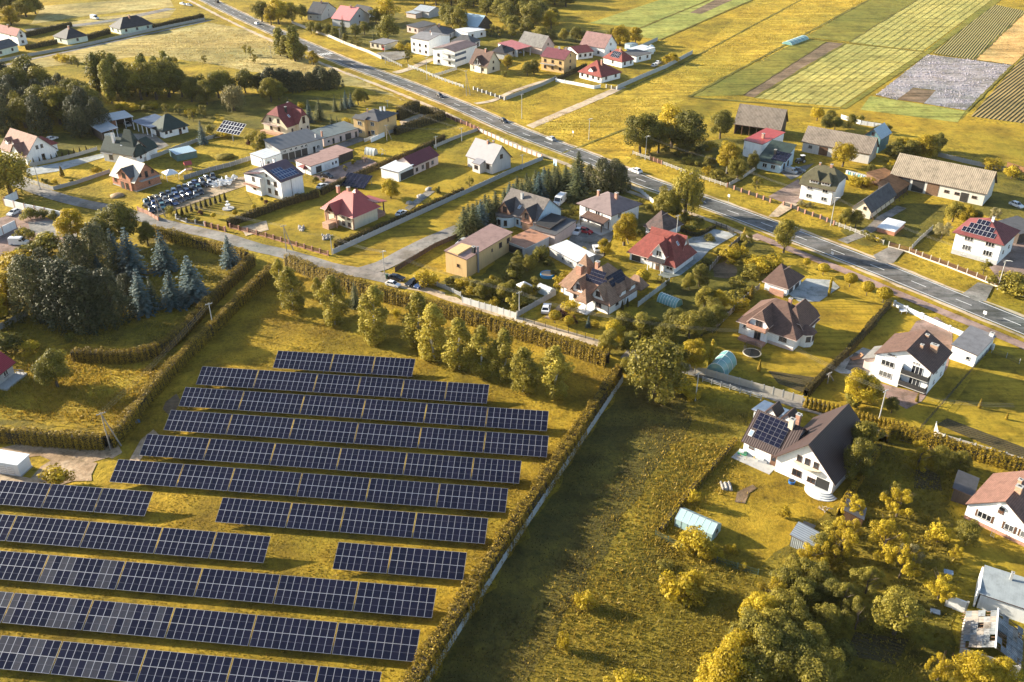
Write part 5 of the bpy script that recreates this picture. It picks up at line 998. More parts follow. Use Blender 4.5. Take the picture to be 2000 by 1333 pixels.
for t in (.54, .7, .86): h.win('L', D * t, 1.9, D * .13, 3.6, 0, BWOOD if t < .6 else DKM, 'gate')  # dark panels stand for open bays, inner shade put into their colour
h = House('shed', 'sagging dark grey gabled shed with open timber side', 'shed', (1698, 429), A=(1668, 416), C=(1760, 371)); W, D = h.W, h.D
h.block(0, 0, W * .62, D, 2.4, 2.8, 'x', roof=roofm('slate_grey_sheet', (.1, .1, .105), 'corr', .8, .5, .3), wall=CREAM, over=.4); h.block(W * .64, .2, W * .36, D, 2.4, 1.6, 'mono+y', roof=RUST, wall=DWOOD, over=.4, rn='lean_to_roof', wn='lean_to_wall'); h.win('L', D * .35, 3.0, .9, .9, 0, BRF)
for k in range(9): b = MB(); b.tube([(W * k / 9, -1.2, 0), (W * k / 9 + .2, -.1, 2.3)], .08, 5); h.part('prop', b, BWOOD)
h = House('shed', 'low rusty roofed shed between the barn and the yellow shrubs', 'shed', (1715, 364), A=(1700, 352), C=(1735, 350)); h.block(he=2.2, rise=.6, ridge='mono+y', roof=RUST, wall=BWOOD, over=.3)
h = House('hipped_house', 'big white house with red hipped roof full of solar panels', 'house', (1945, 519), A=(1857, 495), C=(1974, 492)); W, D = h.W, h.D
c = h.block(he=6.4, rise=3.4, ridge='y', k=0, roof=roofm('wine_red_tiles', (.2, .055, .055)), over=.8)
for z in (2.7, 5.3): h.wins('L', [D * .7, D * .24], [z], 2.2, 1.4); h.wins('R', [W * .3, W * .7], [z], .7, .8, fr=BRF)
h.wins('L', [D * .72, D * .3], [.7], 1.2, .5); h.box('plinth', -.06, -.06, 0, -.005, D, 1.3, GREYW)
n1 = int(D / 1.1) - 3; h.pv(c, 'A', 1.0, .3, n1 + 1, 1); h.pv(c, 'A', 2.1, 2.05, n1 - 1, 1); h.pv(c, 'A', 3.4, 3.8, n1 - 4, 1); h.chim(W * .45, D * .42, 10.6, 8.8, .6, .6, WHITE)
h = House('garage', 'dark roofed garage half hidden at the right edge', 'garage', (1985, 478), C=(2030, 465), D=8); h.block(he=3, rise=.4, ridge='mono+y', roof=DGREY, wall=DWOOD, over=.3)
# --- left edge
h = House('gabled_house', 'white house with crimson roof cut by the left edge', 'house', (-22, 775), C=(30, 733), D=10); W = h.W
h.block(he=3.2, rise=4.0, ridge='x', roof=roofm('crimson_sheet', (.36, .035, .05), 'corr', .45, .4, .1, .4), over=.6, wall=GREYW); h.win('R', W * .72, 2.0, 1.3, 1.3); h.win('R', W * .2, 1.3, 1, 2, 0, DKM, 'door'); h.box('terrace', W * .3, -2.4, 0, W + .6, -.02, .5, CONC)
b = MB(); b.box(0, 0, 1.0, .08, 3.6, 1.08); b.box(0, 0, .55, .08, 3.6, .6)
for k in range(5): b.box(0, k * .88, 0, .08, k * .88 + .08, 1.0)
o = h.part('railing', b, GREYT); o.location = (W - .2, -2.4, .5)
h = House('transformer_kiosk', 'white transformer kiosk with flat roof on bare dirt', 'kiosk', (41, 932), A=(-22, 923), C=(62, 914)); KI = solid('kiosk_white', (.66, .68, .7), .5, .04)
h.block(he=2.6, rise=.1, ridge='mono+y', roof=KI, wall=KI, over=.18, trim=KI); h.win('L', h.D * .25, 1.2, 1.2, 2.0, 0, KI, 'gate'); h.win('L', h.D * .5, 1.2, 1.2, 2.0, 0, KI, 'gate'); h.box('plinth', -.1, -.1, 0, h.W + .1, h.D + .1, .2, CONC)
# ------------------------------------------------------------------ vegetation
def quads(name, c, nrm, size, tone, mats, trunk=None, asp=1.0, up=None):
    """leaf-sized faces; c centres, nrm normals, size half sizes"""
    n = len(c); r = RNG.normal(size=(n, 3)); 
    if up is not None: r = r * (1 - up) + np.array([0, 0, 1.0]) * up * 2
    t = np.cross(nrm, r); t /= np.linalg.norm(t, axis=1)[:, None] + 1e-9; b = np.cross(nrm, t)
    s = size[:, None]; j = RNG.uniform(.7, 1.2, (n, 4, 1))
    v = np.stack([c - t * s * .9 - b * s * asp * .2, c - t * s * .1 - b * s * asp, c + t * s + b * s * asp * .1, c + b * s * asp], 1)
    v = c[:, None] + (v - c[:, None]) * j
    v = v.reshape(-1, 3); f = np.arange(n * 4)
    tv, tf = trunk if trunk else (np.zeros((0, 3)), [])
    nv = len(tv); me = bpy.data.meshes.new(name)
    if trunk:
        me.from_pydata([tuple(x) for x in tv] + [tuple(x) for x in v], [], [tuple(q) for q in tf] + [tuple(range(nv + 4 * k, nv + 4 * k + 4)) for k in range(n)])
    else:
        me.vertices.add(len(v)); me.vertices.foreach_set('co', v.ravel()); me.loops.add(n * 4); me.loops.foreach_set('vertex_index', f)
        me.polygons.add(n); me.polygons.foreach_set('loop_start', np.arange(0, n * 4, 4)); me.polygons.foreach_set('loop_total', np.full(n, 4)); me.update(calc_edges=True)
    a = me.attributes.new('tone', 'FLOAT', 'FACE'); a.data.foreach_set('value', np.concatenate([np.full(len(tf), .5), tone]).astype(np.float32))
    for m in mats: me.materials.append(m)
    if trunk: me.polygons.foreach_set('material_index', [1] * len(tf) + [0] * n)
    return me
def lobes_leaves(lobes, n, size, inner=.55, upb=.25):
    L = np.array([l[:3] for l in lobes]); Rd = np.array([l[3:6] for l in lobes]); w = (Rd.prod(1)) ** (2 / 3); k = RNG.choice(len(L), n, p=w / w.sum())
    d = RNG.normal(size=(n, 3)); d /= np.linalg.norm(d, axis=1)[:, None]
    r = inner + (1.08 - inner) * RNG.random(n) ** .6; c = L[k] + d * Rd[k] * r[:, None]
    nn = d * 1.0 + RNG.normal(size=(n, 3)) * .42 + np.array([0, 0, upb]); nn /= np.linalg.norm(nn, axis=1)[:, None]
    lt = RNG.random(len(L)); tone = np.clip(lt[k] * .5 + RNG.random(n) * .5, 0, 1)
    return c, nn, size * RNG.uniform(.6, 1.35, n), tone
def trunkgeo(h, r, limbs=(), seed=0, lean=.03):
    b = MB(); rr = random.Random(seed); pts = [(0, 0, 0)]; 
    for k in range(1, 5): pts.append((rr.uniform(-lean, lean) * h, rr.uniform(-lean, lean) * h, h * k / 4))
    b.tube(pts, [r, r * .85, r * .65, r * .45, r * .2], 6)
    for (z, dx, dy, dz) in limbs: b.tube([(0, 0, z), (dx * .5, dy * .5, z + dz * .45), (dx, dy, z + dz)], [r * .45, r * .3, r * .1], 5)
    return b
BARK = solid('bark', (.09, .065, .045), .95, .3, scale=3); BBARK = solid('birch_bark', (.5, .47, .42), .8, .3, scale=4)
LM = dict(birch=leafm('birch_leaves', (0.13, 0.11, 0.014), (0.32, 0.26, 0.032), (0.55, 0.44, 0.065), .35), broad=leafm('broad_leaves', (0.065, 0.065, 0.012), (0.15, 0.135, 0.02), (0.33, 0.28, 0.04)),
          gold=leafm('gold_leaves', (0.16, 0.11, 0.007), (0.4, 0.29, 0.015), (0.6, 0.46, 0.035), .4), pine=leafm('pine_needles', (0.03, 0.034, 0.016), (0.065, 0.068, 0.028), (0.2, 0.18, 0.06), .15),
          blue=leafm('blue_needles', (0.031, 0.051, 0.048), (0.061, 0.099, 0.093), (0.128, 0.170, 0.162), .15), green=leafm('green_needles', (0.036, 0.047, 0.018), (0.081, 0.090, 0.032), (0.180, 0.162, 0.050), .15),
          olive=leafm('olive_leaves', (0.08, 0.075, 0.013), (0.2, 0.168, 0.022), (0.42, 0.335, 0.045)), hedge=leafm('hedge_leaves', (0.1, 0.065, 0.006), (0.26, 0.17, 0.012), (0.46, 0.31, 0.02), .2),
          hedged=leafm('dark_hedge_leaves', (0.032, 0.029, 0.010), (0.080, 0.061, 0.016), (0.160, 0.112, 0.022), .2), maroon=leafm('maroon_leaves', (.04, .01, .012), (.08, .02, .02), (.14, .045, .03)), poplar=leafm('poplar_leaves', (0.08, 0.08, 0.016), (0.2, 0.18, 0.03), (0.42, 0.36, 0.06)),
          pale=leafm('pale_leaves', (0.154, 0.132, 0.055), (0.286, 0.242, 0.099), (0.440, 0.374, 0.176)))
def lob(n, f): return [f(i, n) for i in range(n)]
U = random.uniform
def mk_birch(): # slender, plumed, a gap or two
    L = []
    for i in range(52):
        t = (i + .5) / 52; z = .5 + t * 9.2; rad = 2.0 * (math.sin(math.pi * min(1, t * .92 + .12)) ** .8) + .15; a = U(0, 6.28); q = rad * U(.25, .85)
        L.append((q * math.cos(a), q * math.sin(a), z, U(.45, .85), U(.45, .85), U(.55, 1.05)))
    return L, 7500, .12, trunkgeo(9.3, .14, [(2 + k * .9, U(-1, 1), U(-1, 1), 1.4) for k in range(6)], U(0, 99)), BBARK
def mk_broad():
    L = []
    for i in range(30):
        a, e = U(0, 6.28), U(-.75, 1.45); rr = U(.55, 1)
        L.append((3.2 * rr * math.cos(a) * math.cos(e), 3.2 * rr * math.sin(a) * math.cos(e), 4.4 + 4.0 * rr * math.sin(e), U(.9, 1.55), U(.9, 1.55), U(.8, 1.35)))
    L.append((0, 0, 4.8, 2.3, 2.3, 2.8))
    return L, 11000, .14, trunkgeo(6, .32, [(2.2 + k * .5, U(-2, 2), U(-2, 2), 2.4) for k in range(6)], U(0, 99)), BARK
def mk_fruit():
    L = []
    for i in range(22):
        a = U(0, 6.28); q = U(.6, 3.4); L.append((q * math.cos(a), q * math.sin(a), 4.2 + U(-3.2, 4.6) * (1 - q / 5.5), U(.5, 1.1), U(.5, 1.1), U(.5, 1.0)))
    return L, 5200, .125, trunkgeo(5.5, .22, [(1.6 + k * .5, U(-2.6, 2.6), U(-2.6, 2.6), 3) for k in range(8)], U(0, 99)), BARK
def mk_pine():   # shoots pointing up out of a broad rounded cone
    L = []
    for i in range(85):
        t = ((i + .5) / 85) ** 1.15; z = .7 + t * 8.3; rad = 2.9 * math.sqrt(max(.02, 1 - t ** 1.6)) * U(.7, 1.06); a = i * 2.4; q = rad * U(.78, 1)
        L.append((q * math.cos(a), q * math.sin(a), z, U(.3, .55), U(.3, .55), U(.6, 1.15)))
    L += [(0, 0, 3, 1.9, 1.9, 2.4), (0, 0, 6, 1.4, 1.4, 2.4)]
    return L, 9500, .125, trunkgeo(9.4, .25, (), U(0, 99)), BARK
def mk_poplar():
    L = []
    for i in range(36):
        t = (i + .5) / 36; z = 1.2 + t * 8.5; rad = 1.25 * (math.sin(math.pi * min(1, .18 + t * .78)) ** .7); a = i * 2.4; q = rad * U(.3, .9)
        L.append((q * math.cos(a), q * math.sin(a), z, U(.5, .8), U(.5, .8), U(.7, 1.2)))
    return L, 5200, .15, trunkgeo(9.3, .2, (), U(0, 99)), BARK
def mk_shrub():
    L = []
    for i in range(16):
        a = U(0, 6.28); q = U(.1, .95); L.append((q * math.cos(a), q * math.sin(a), U(.4, 1.75 - q * .6), U(.25, .5), U(.25, .5), U(.25, .5)))
    return L, 1600, .075, trunkgeo(1.2, .05, [(.1, U(-.7, .7), U(-.7, .7), 1) for k in range(5)], U(0, 99)), BARK
def mk_ball(): return [(0, 0, 1.55, .78, .78, .74)], 1500, .085, trunkgeo(1.3, .06, (), 1), BARK
def mk_thuja(): return [(0, 0, .5 + k * .28, .46 - k * .045, .46 - k * .045, .42) for k in range(8)], 1100, .085, trunkgeo(.6, .05, (), 1), BARK
def mk_column(): return [(U(-.06, .06), U(-.06, .06), .6 + k * .5, .36 - (k > 7) * .12, .36 - (k > 7) * .12, .42) for k in range(9)], 1100, .12, trunkgeo(1.2, .07, (), 1), BARK
def needles_spruce():
    c, nn, sz, tn = [], [], [], []
    for tier in range(17):
        t = tier / 16; z = .7 + t * 8.9; rad = 2.2 * (1 - t) ** .85 + .12; nb = int(13 - 7 * t)
        for k in range(nb):
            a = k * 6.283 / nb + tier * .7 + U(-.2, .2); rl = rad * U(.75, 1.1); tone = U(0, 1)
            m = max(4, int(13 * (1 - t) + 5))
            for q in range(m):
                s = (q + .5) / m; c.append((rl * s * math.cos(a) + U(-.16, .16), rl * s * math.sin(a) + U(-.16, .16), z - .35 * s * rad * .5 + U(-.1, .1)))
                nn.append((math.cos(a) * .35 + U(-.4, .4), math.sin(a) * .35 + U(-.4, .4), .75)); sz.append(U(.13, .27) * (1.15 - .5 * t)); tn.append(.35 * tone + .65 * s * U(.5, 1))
    nn = np.array(nn); nn /= np.linalg.norm(nn, axis=1)[:, None]
    return np.array(c), nn, np.array(sz), np.array(tn)
def leaves_willow():
    L = mk_broad()[0]; c, nn, sz, tn = lobes_leaves(L, 1800, .22)
    for k in range(150):
        a = U(0, 6.28); q = U(1.6, 3.7); z0 = U(5.5, 8.6) - q * .35; ln = U(2.0, 4.8); m = 22; tone = U(0, 1)
        cc = np.stack([q * math.cos(a) + RNG.normal(size=m) * .12, q * math.sin(a) + RNG.normal(size=m) * .12, np.linspace(z0, max(.5, z0 - ln), m)], 1)
        c = np.concatenate([c, cc]); d = RNG.normal(size=(m, 3)) * .5 + np.array([math.cos(a), math.sin(a), .1]); nn = np.concatenate([nn, d / np.linalg.norm(d, axis=1)[:, None]])
        sz = np.concatenate([sz, RNG.uniform(.1, .2, m)]); tn = np.concatenate([tn, np.clip(tone * .5 + RNG.random(m) * .5, 0, 1)])
    return c, nn, sz, tn, trunkgeo(7, .4, [(2.4, U(-2, 2), U(-2, 2), 3) for k in range(5)], 4), BARK
KIND = {'i': (mk_birch, 'birch', 10, 'birch_tree', 'birch'), 'b': (mk_broad, 'broad', 9.7, 'broadleaf_tree', 'tree'), 'g': (mk_broad, 'gold', 9.7, 'broadleaf_tree', 'tree'), 'v': (mk_broad, 'olive', 9.7, 'broadleaf_tree', 'tree'), 'f': (mk_fruit, 'olive', 9, 'fruit_tree', 'fruit tree'),
        'F': (mk_fruit, 'gold', 9, 'fruit_tree', 'fruit tree'), 'x': (mk_fruit, 'pale', 9, 'fruit_tree', 'fruit tree'), 'p': (mk_pine, 'pine', 10, 'pine_tree', 'pine'), 'o': (mk_poplar, 'poplar', 10, 'poplar_tree', 'poplar'), 'h': (mk_shrub, 'broad', 1.9, 'shrub', 'shrub'), 'H': (mk_shrub, 'gold', 1.9, 'shrub', 'shrub'), 'l': (mk_shrub, 'olive', 1.9, 'shrub', 'shrub'),
        'm': (mk_shrub, 'maroon', 1.9, 'shrub', 'shrub'), 't': (mk_ball, 'gold', 2.3, 'round_tree', 'topiary'), 'u': (mk_thuja, 'hedged', 2.7, 'thuja', 'thuja'), 'U': (mk_thuja, 'hedge', 2.7, 'thuja', 'thuja'), 'c': (mk_column, 'gold', 5, 'columnar_tree', 'tree'), 'C': (mk_column, 'hedged', 5, 'columnar_tree', 'tree'), 'y': (mk_shrub, 'pale', 1.9, 'shrub', 'shrub'),
        's': (None, 'blue', 9.8, 'spruce_tree', 'spruce'), 'S': (None, 'green', 9.8, 'spruce_tree', 'spruce'), 'w': ('w', 'olive', 9.5, 'willow_tree', 'willow'), 'W': ('w', 'pale', 9.5, 'willow_tree', 'willow')}
TREEM = {}
def tree_meshes(kind, far):
    key = (kind, far)
    if key in TREEM: return TREEM[key]
    fn, lm, hh, nm, cat = KIND[kind]; out = []
    for q in range(3 if kind not in 'tuUcC' else 1):
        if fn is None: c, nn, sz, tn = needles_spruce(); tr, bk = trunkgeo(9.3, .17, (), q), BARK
        elif fn == 'w': c, nn, sz, tn, tr, bk = leaves_willow()
        else:
            L, n, size, tr, bk = fn(); c, nn, sz, tn = lobes_leaves(L, n if not far else n // 2, size * (1.0 if not far else 1.35), .8 if kind == 't' else .55, .1 if kind == 't' else .25)
        if far: out.append((quads(nm, c, nn, sz, tn, [LM[lm], bk], (tr.v, tr.f)), None))
        else: out.append((quads('crown', c, nn, sz, tn, [LM[lm]], up=.7 if kind == 'p' else None, asp=.7 if kind == 'p' else 1), tr.mesh('trunk', [bk])))
    TREEM[key] = out; return out
rt = random.Random(11)
def tree(kind, x, yb, yt, ws=1.0, lean=0):
    fn, lm, hh, nm, cat = KIND[kind]; p = P(x, yb); H = max(.4, HT(x, yb, yt)); far = yb < 190
    s = H / hh; sx = s * ws * rt.uniform(.9, 1.1); crown, trunk = rt.choice(tree_meshes(kind, far)); rz = rt.uniform(0, 6.28)
    if trunk is None: return link(nm, crown, None, p, rz, (sx, sx, s))
    r = empty(nm, p, rz); r.scale = (sx, sx, s); link('trunk', trunk, r); link('crown', crown, r); return r
def trees(where, desc, items, group=None, kinds=None):
    """every item (kind, x, base row, top row[, width]) becomes a tree; labels tell neighbours apart by their place"""
    by = {}
    for it in items: by.setdefault(it[0], []).append(it)
    for k, its in by.items():
        its.sort(key=lambda t: t[1]); d = desc[k] if isinstance(desc, dict) else desc
        for j, it in enumerate(its):
            o = tree(*it); lab = f'{d}, {place(j, len(its))} {where}' if len(its) > 1 else f'{d} {where}'
            reg(o, lab.replace('  ', ' '), KIND[k][4], (group or where.replace('in the ', '').replace('among the ', '')) if len(its) > 1 else None)
def inside(poly, x, y):
    c = False; j = len(poly) - 1
    for i in range(len(poly)):
        (xi, yi), (xj, yj) = poly[i], poly[j]
        if (yi > y) != (yj > y) and x < (xj - xi) * (y - yi) / (yj - yi) + xi: c = not c
        j = i
    return c
def scatter(poly, gap, kinds, hpx, seed, ws=(.9, 1.2), n=200):
    """tree spots inside a photograph polygon, at least gap metres apart; hpx = height range in metres"""
    r = random.Random(seed); out = []; pts = []; xs = [p[0] for p in poly]; ys = [p[1] for p in poly]
    for _ in range(6000):
        x, y = r.uniform(min(xs), max(xs)), r.uniform(min(ys), max(ys))
        if not inside(poly, x, y): continue
        q = P(x, y)
        if any((q - a).length < gap for a in pts): continue
        pts.append(q); h = r.uniform(*hpx); z = q.y * C30 + (CAM_H - h) * S30; up = q.y * S30 - (CAM_H - h) * C30
        out.append((r.choice(kinds), x, y, 666.5 - FPX * up / z, r.uniform(*ws)))
        if len(out) >= n: break
    return out
# birches along the long hedge
trees('in the row above the solar field', 'slender yellow green birch', [('i', 549, 566, 508, 1.3), ('i', 572, 606, 524, 1.45), ('i', 622, 586, 543, 1.3), ('i', 655, 634, 541, 1.45), ('i', 735, 666, 560, 1.5), ('i', 820, 682, 574, 1.35), ('i', 848, 702, 594, 1.3), ('i', 897, 722, 624, 1.4), ('i', 941, 733, 640, 1.4), ('i', 985, 743, 645, 1.35), ('i', 1022, 766, 682, 1.5), ('i', 1083, 776, 680, 1.5)], 'birches in the solar field')
trees('between the birches', {'S': 'small dark conical conifer', 'H': 'low yellow bush'}, [('S', 695, 600, 550, 1.2), ('H', 773, 622, 604)])
# dark wood on the left
trees('in the left foreground wood', {'p': 'bushy dark pine', 's': 'blue spruce', 'g': 'tall golden broadleaf tree', 'b': 'dark broad tree', 'S': 'slim green spruce'},
      [('p', 75, 620, 490, 1.25), ('p', 110, 606, 500, 1.3), ('p', 140, 632, 500, 1.3), ('p', 175, 640, 515, 1.25), ('p', 222, 634, 520, 1.35), ('p', 160, 560, 452, 1.2), ('p', 200, 545, 430, 1.2), ('p', 95, 560, 480, 1.2), ('p', 255, 600, 530, 1.2), ('p', 60, 590, 500, 1.1),
       ('s', 232, 535, 446, 1.49), ('s', 262, 540, 444, 1.56), ('s', 325, 530, 449, 1.49), ('s', 340, 600, 528, 1.62), ('s', 380, 588, 500, 1.62), ('s', 282, 612, 526, 1.43), ('s', 200, 558, 496, 1.30), ('s', 451, 520, 460, 1.43), ('S', 302, 604, 540),
       ('g', 145, 470, 403, 1.15), ('b', 240, 478, 390, 1.2), ('b', 205, 500, 420), ('b', 290, 480, 430)], 'trees of the left foreground wood')
trees('at the left edge of the wood', {'g': 'golden broadleaf tree', 'H': 'golden bush', 'h': 'dark bush', 'l': 'olive bush', 'w': 'big drooping willow'}, [('g', 15, 610, 525, 1.2), ('g', -15, 640, 540), ('H', 35, 530, 492, 1.6), ('h', 95, 492, 455, 1.6), ('h', 75, 500, 462, 1.5), ('l', 50, 470, 442, 1.1), ('w', 22, 380, 286, 1.25), ('h', -10, 640, 600, 1.8)])
trees('beside the left house', {'b': 'round dark tree', 'H': 'wild yellow bush', 'h': 'dark bush'}, [('b', 113, 757, 680, 1.1), ('H', 60, 690, 668, 1.5), ('h', 12, 690, 650, 1.6), ('h', 140, 668, 650), ('H', 110, 950, 918, 1.4)])
trees('by the forecourt wall', 'trimmed dark bush', [('h', 60, 428, 406, 1.3), ('h', 80, 427, 408, 1.2), ('h', 92, 426, 410), ('h', 104, 428, 410, 1.1)])
# hillside woods
A = {'p': 'dark pine', 'b': 'dark broad tree', 'o': 'tall poplar', 'v': 'olive green tree', 'W': 'pale drooping willow', 'g': 'golden tree'}
trees('in the dark wood at the far left', A, scatter([(-25, 185), (60, 172), (130, 200), (175, 215), (205, 262), (160, 268), (60, 262), (-25, 262)], 7.5, 'pppbv', (12, 17), 5, (1.05, 1.4), 46), 'trees of the far left wood')
trees('in the poplar stand', A, scatter([(188, 182), (338, 176), (345, 192), (210, 204)], 4.6, 'oov', (14.5, 18), 6, (1.0, 1.25), 22), 'tall poplars of the stand')
trees('right of the poplar stand', A, [('b', 356, 190, 128, 1.0), ('v', 392, 196, 140, 1.1), ('b', 428, 192, 133, 1.1), ('W', 458, 216, 160, 1.0), ('v', 405, 205, 150), ('b', 480, 182, 128), ('v', 440, 184, 130, 1.2), ('b', 508, 178, 138), ('v', 530, 200, 148, 1.0), ('b', 545, 196, 155, 1.0), ('v', 375, 200, 150)], 'trees right of the poplars')
trees('in the pine row by the yellow meadow', A, [('p', 512 + k * 15 + (k * 7) % 5 * 2, 178 - k + (k * 5) % 7, 140 - (k * 11) % 13, 1.3 + (k % 4) * .2) for k in range(10)], 'pines by the yellow meadow')
trees('beside the far road bend', A, [('o', 548, 110, 55, 1.5), ('o', 577, 120, 52, 1.6), ('v', 562, 114, 66, 1.1), ('g', 612, 127, 97, 1.1), ('v', 590, 118, 80, .9)])
trees('at the top by the road', A, [('v', 512, 44, 0, 1.2), ('g', 545, 48, -6, 1.3), ('v', 572, 44, 2, 1.2), ('g', 530, 50, 8, 1.0), ('b', 590, 40, 4)])
trees('in the top left corner', A, [('g', 22, 50, 8, 1.2), ('b', 8, 30, -16, 1.3), ('v', 52, 34, -12, 1.2), ('b', 70, 28, -10, 1.3), ('b', 36, 30, -20, 1.3), ('v', -10, 46, 6, 1.3)] )
far_ = scatter([(596, -40), (1200, -46), (1120, 0), (1090, 30), (1080, 58), (1010, 66), (958, 60), (948, 24), (880, 18), (790, 4), (740, 8), (650, -2), (600, -4)], 9, 'bvbbg', (9, 14), 9, (1.1, 1.45), 110)
trees('in the forest along the top edge', A, far_, 'forest trees along the top edge')
trees('between the far houses', {**A, 'S': 'dark conifer', 'f': 'loose fruit tree', 'h': 'dark bush', 'H': 'yellow bush'}, [('g', 757, 46, -8, 1.3), ('b', 758, 80, 22, 1.1), ('v', 735, 48, 14, 1.2), ('b', 712, 68, 38, 1.2), ('b', 694, 72, 44, 1.2), ('S', 671, 66, 31, 1.1), ('b', 640, 70, 44, 1.2), ('b', 622, 68, 42, 1.2), ('b', 655, 74, 50, 1.2), ('b', 608, 66, 40), ('S', 730, 80, 60, .8), ('b', 885, 60, 4, 1.0), ('v', 897, 64, 12, 1.1), ('b', 872, 50, 2), ('f', 796, 122, 96, 1.2), ('H', 780, 100, 84, 1.3), ('H', 800, 98, 82, 1.2), ('f', 700, 96, 74, 1.1), ('f', 690, 88, 68), ('v', 675, 84, 64), ('f', 960, 72, 46, 1.2), ('f', 975, 74, 48, 1.2), ('v', 1000, 74, 44, 1.2), ('v', 1030, 72, 34, 1.2), ('v', 1055, 84, 46, 1.2), ('b', 1075, 86, 54, 1.2), ('g', 1210, 90, 46, 1.3), ('v', 1195, 86, 52, 1.1), ('g', 1241, 86, 50, 1.1), ('b', 1150, 84, 56, 1.2), ('v', 1125, 82, 50, 1.2), ('v', 1100, 80, 52, 1.2), ('g', 992, 136, 104, 1.0), ('b', 1030, 148, 116, 1.1), ('v', 1043, 146, 112, 1.0), ('h', 985, 150, 138), ('H', 1312, 124, 104, 1.4), ('H', 1302, 122, 108, 1.2), ('S', 932, 132, 117, .8)])
# gardens left of the main road
trees('behind the red half-hipped house', {'s': 'blue spruce', 'S': 'dark slim conifer', 'b': 'dark tree', 'H': 'golden bush', 'C': 'dark column conifer', 'U': 'dark thuja', 'h': 'dark bush', 'f': 'loose fruit tree'},
      [('s', 605, 240, 195, 1.2), ('S', 625, 236, 192, 1.3), ('S', 655, 218, 184), ('S', 668, 216, 186), ('s', 676, 212, 176, 1.2), ('s', 686, 208, 180, 1.2), ('b', 700, 205, 170), ('b', 712, 200, 175), ('S', 648, 246, 224, .9), ('S', 659, 248, 226), ('S', 665, 250, 230), ('H', 676, 252, 230, 1.0), ('S', 563, 208, 188), ('H', 588, 212, 198), ('f', 505, 300, 250, 1.0), ('s', 397, 282, 234, 1.1), ('h', 410, 262, 244), ('h', 420, 270, 258), ('b', 516, 300, 262, .8)])
trees('above the farm yard', {'H': 'wild yellow bush', 'f': 'loose yellow tree', 'l': 'olive bush'}, [('H', 240, 214, 200, 2), ('H', 262, 216, 202, 2), ('l', 285, 218, 206, 2), ('f', 325, 222, 200), ('f', 352, 226, 202), ('f', 400, 230, 202), ('H', 375, 224, 210, 1.6), ('f', 378, 238, 214), ('H', 440, 268, 252, 1.4), ('H', 300, 212, 196, 1.6)])
trees('in the dry meadow', {'H': 'yellow bush', 'f': 'young yellow tree', 'l': 'olive bush'}, [('H', 115, 118, 104, 1.5), ('H', 128, 122, 106, 1.5), ('l', 145, 124, 108, 1.4), ('f', 152, 132, 112), ('f', 400, 124, 106), ('f', 480, 106, 84, .8), ('f', 490, 110, 88, .8), ('f', 497, 124, 104), ('l', 340, 122, 110)])
trees('among the front lawns', {'h': 'dark round bush', 'H': 'yellow round bush', 't': 'small yellow ball tree', 'U': 'dark conical conifer', 'm': 'reddish bush', 'l': 'olive bush', 'g': 'golden tree', 'f': 'loose tree'},
      [('h', 57, 346, 338), ('H', 108, 360, 350, 1.2), ('h', 84, 356, 348), ('h', 92, 358, 349), ('U', 122, 346, 326, 1.3), ('H', 190, 338, 324, 1.6), ('h', 140, 356, 348, 1.2), ('t', 418, 428, 416, 1.1), ('t', 460, 423, 411, 1.1), ('t', 497, 412, 400, 1.0), ('m', 392, 420, 411, 1.2), ('l', 366, 424, 415, 1.2), ('l', 385, 434, 423, 1.3), ('h', 334, 420, 402, 1), ('g', 764, 388, 346, 1.2), ('h', 822, 404, 396, 1.4), ('H', 850, 376, 366, 1.1), ('f', 918, 370, 344, .9), ('h', 846, 404, 384, .7), ('h', 855, 380, 362, .6), ('H', 822, 412, 398, 1.3), ('h', 512, 392, 384), ('m', 520, 398, 390), ('l', 617, 358, 346, 1.3), ('H', 632, 356, 348), ('f', 675, 336, 322, .8), ('H', 690, 322, 312), ('m', 488, 284, 270, .8)])
# spruce row and roadside
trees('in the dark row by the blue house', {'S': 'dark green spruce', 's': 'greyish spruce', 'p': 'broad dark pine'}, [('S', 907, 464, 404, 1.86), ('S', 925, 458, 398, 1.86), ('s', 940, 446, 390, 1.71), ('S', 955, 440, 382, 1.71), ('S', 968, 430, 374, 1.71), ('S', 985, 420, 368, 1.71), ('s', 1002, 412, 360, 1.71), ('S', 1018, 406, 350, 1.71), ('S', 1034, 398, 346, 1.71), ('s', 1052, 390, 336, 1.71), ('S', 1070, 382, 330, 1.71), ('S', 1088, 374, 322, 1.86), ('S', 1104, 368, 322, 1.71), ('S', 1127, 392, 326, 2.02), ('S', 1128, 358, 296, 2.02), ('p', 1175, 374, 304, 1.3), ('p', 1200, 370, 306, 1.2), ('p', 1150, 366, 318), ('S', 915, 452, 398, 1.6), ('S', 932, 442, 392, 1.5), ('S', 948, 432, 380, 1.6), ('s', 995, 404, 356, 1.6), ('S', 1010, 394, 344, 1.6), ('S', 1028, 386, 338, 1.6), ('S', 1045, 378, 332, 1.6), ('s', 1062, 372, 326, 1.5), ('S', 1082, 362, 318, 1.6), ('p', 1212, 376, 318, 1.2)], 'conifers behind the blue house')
trees('beside the main road', {'i': 'tall pale birch', 'v': 'olive tree', 'b': 'dark roadside tree', 'g': 'golden tree', 'w': 'tall drooping birch'}, [('w', 1338, 422, 318, .85), ('v', 1298, 424, 358, 1.0), ('v', 1530, 494, 424, .9), ('b', 1250, 302, 212, .95), ('v', 1268, 300, 240, .9), ('g', 1310, 290, 196, 1.2), ('b', 1335, 300, 206, 1.1), ('v', 1325, 300, 240, 1.1), ('b', 1285, 300, 230), ('b', 1406, 272, 210, 1.0), ('g', 1420, 340, 268, 1.0), ('v', 1440, 350, 300, 1.0), ('v', 1385, 330, 300, 1.2), ('b', 1225, 468, 410, .7), ('g', 1220, 480, 412, .95)])
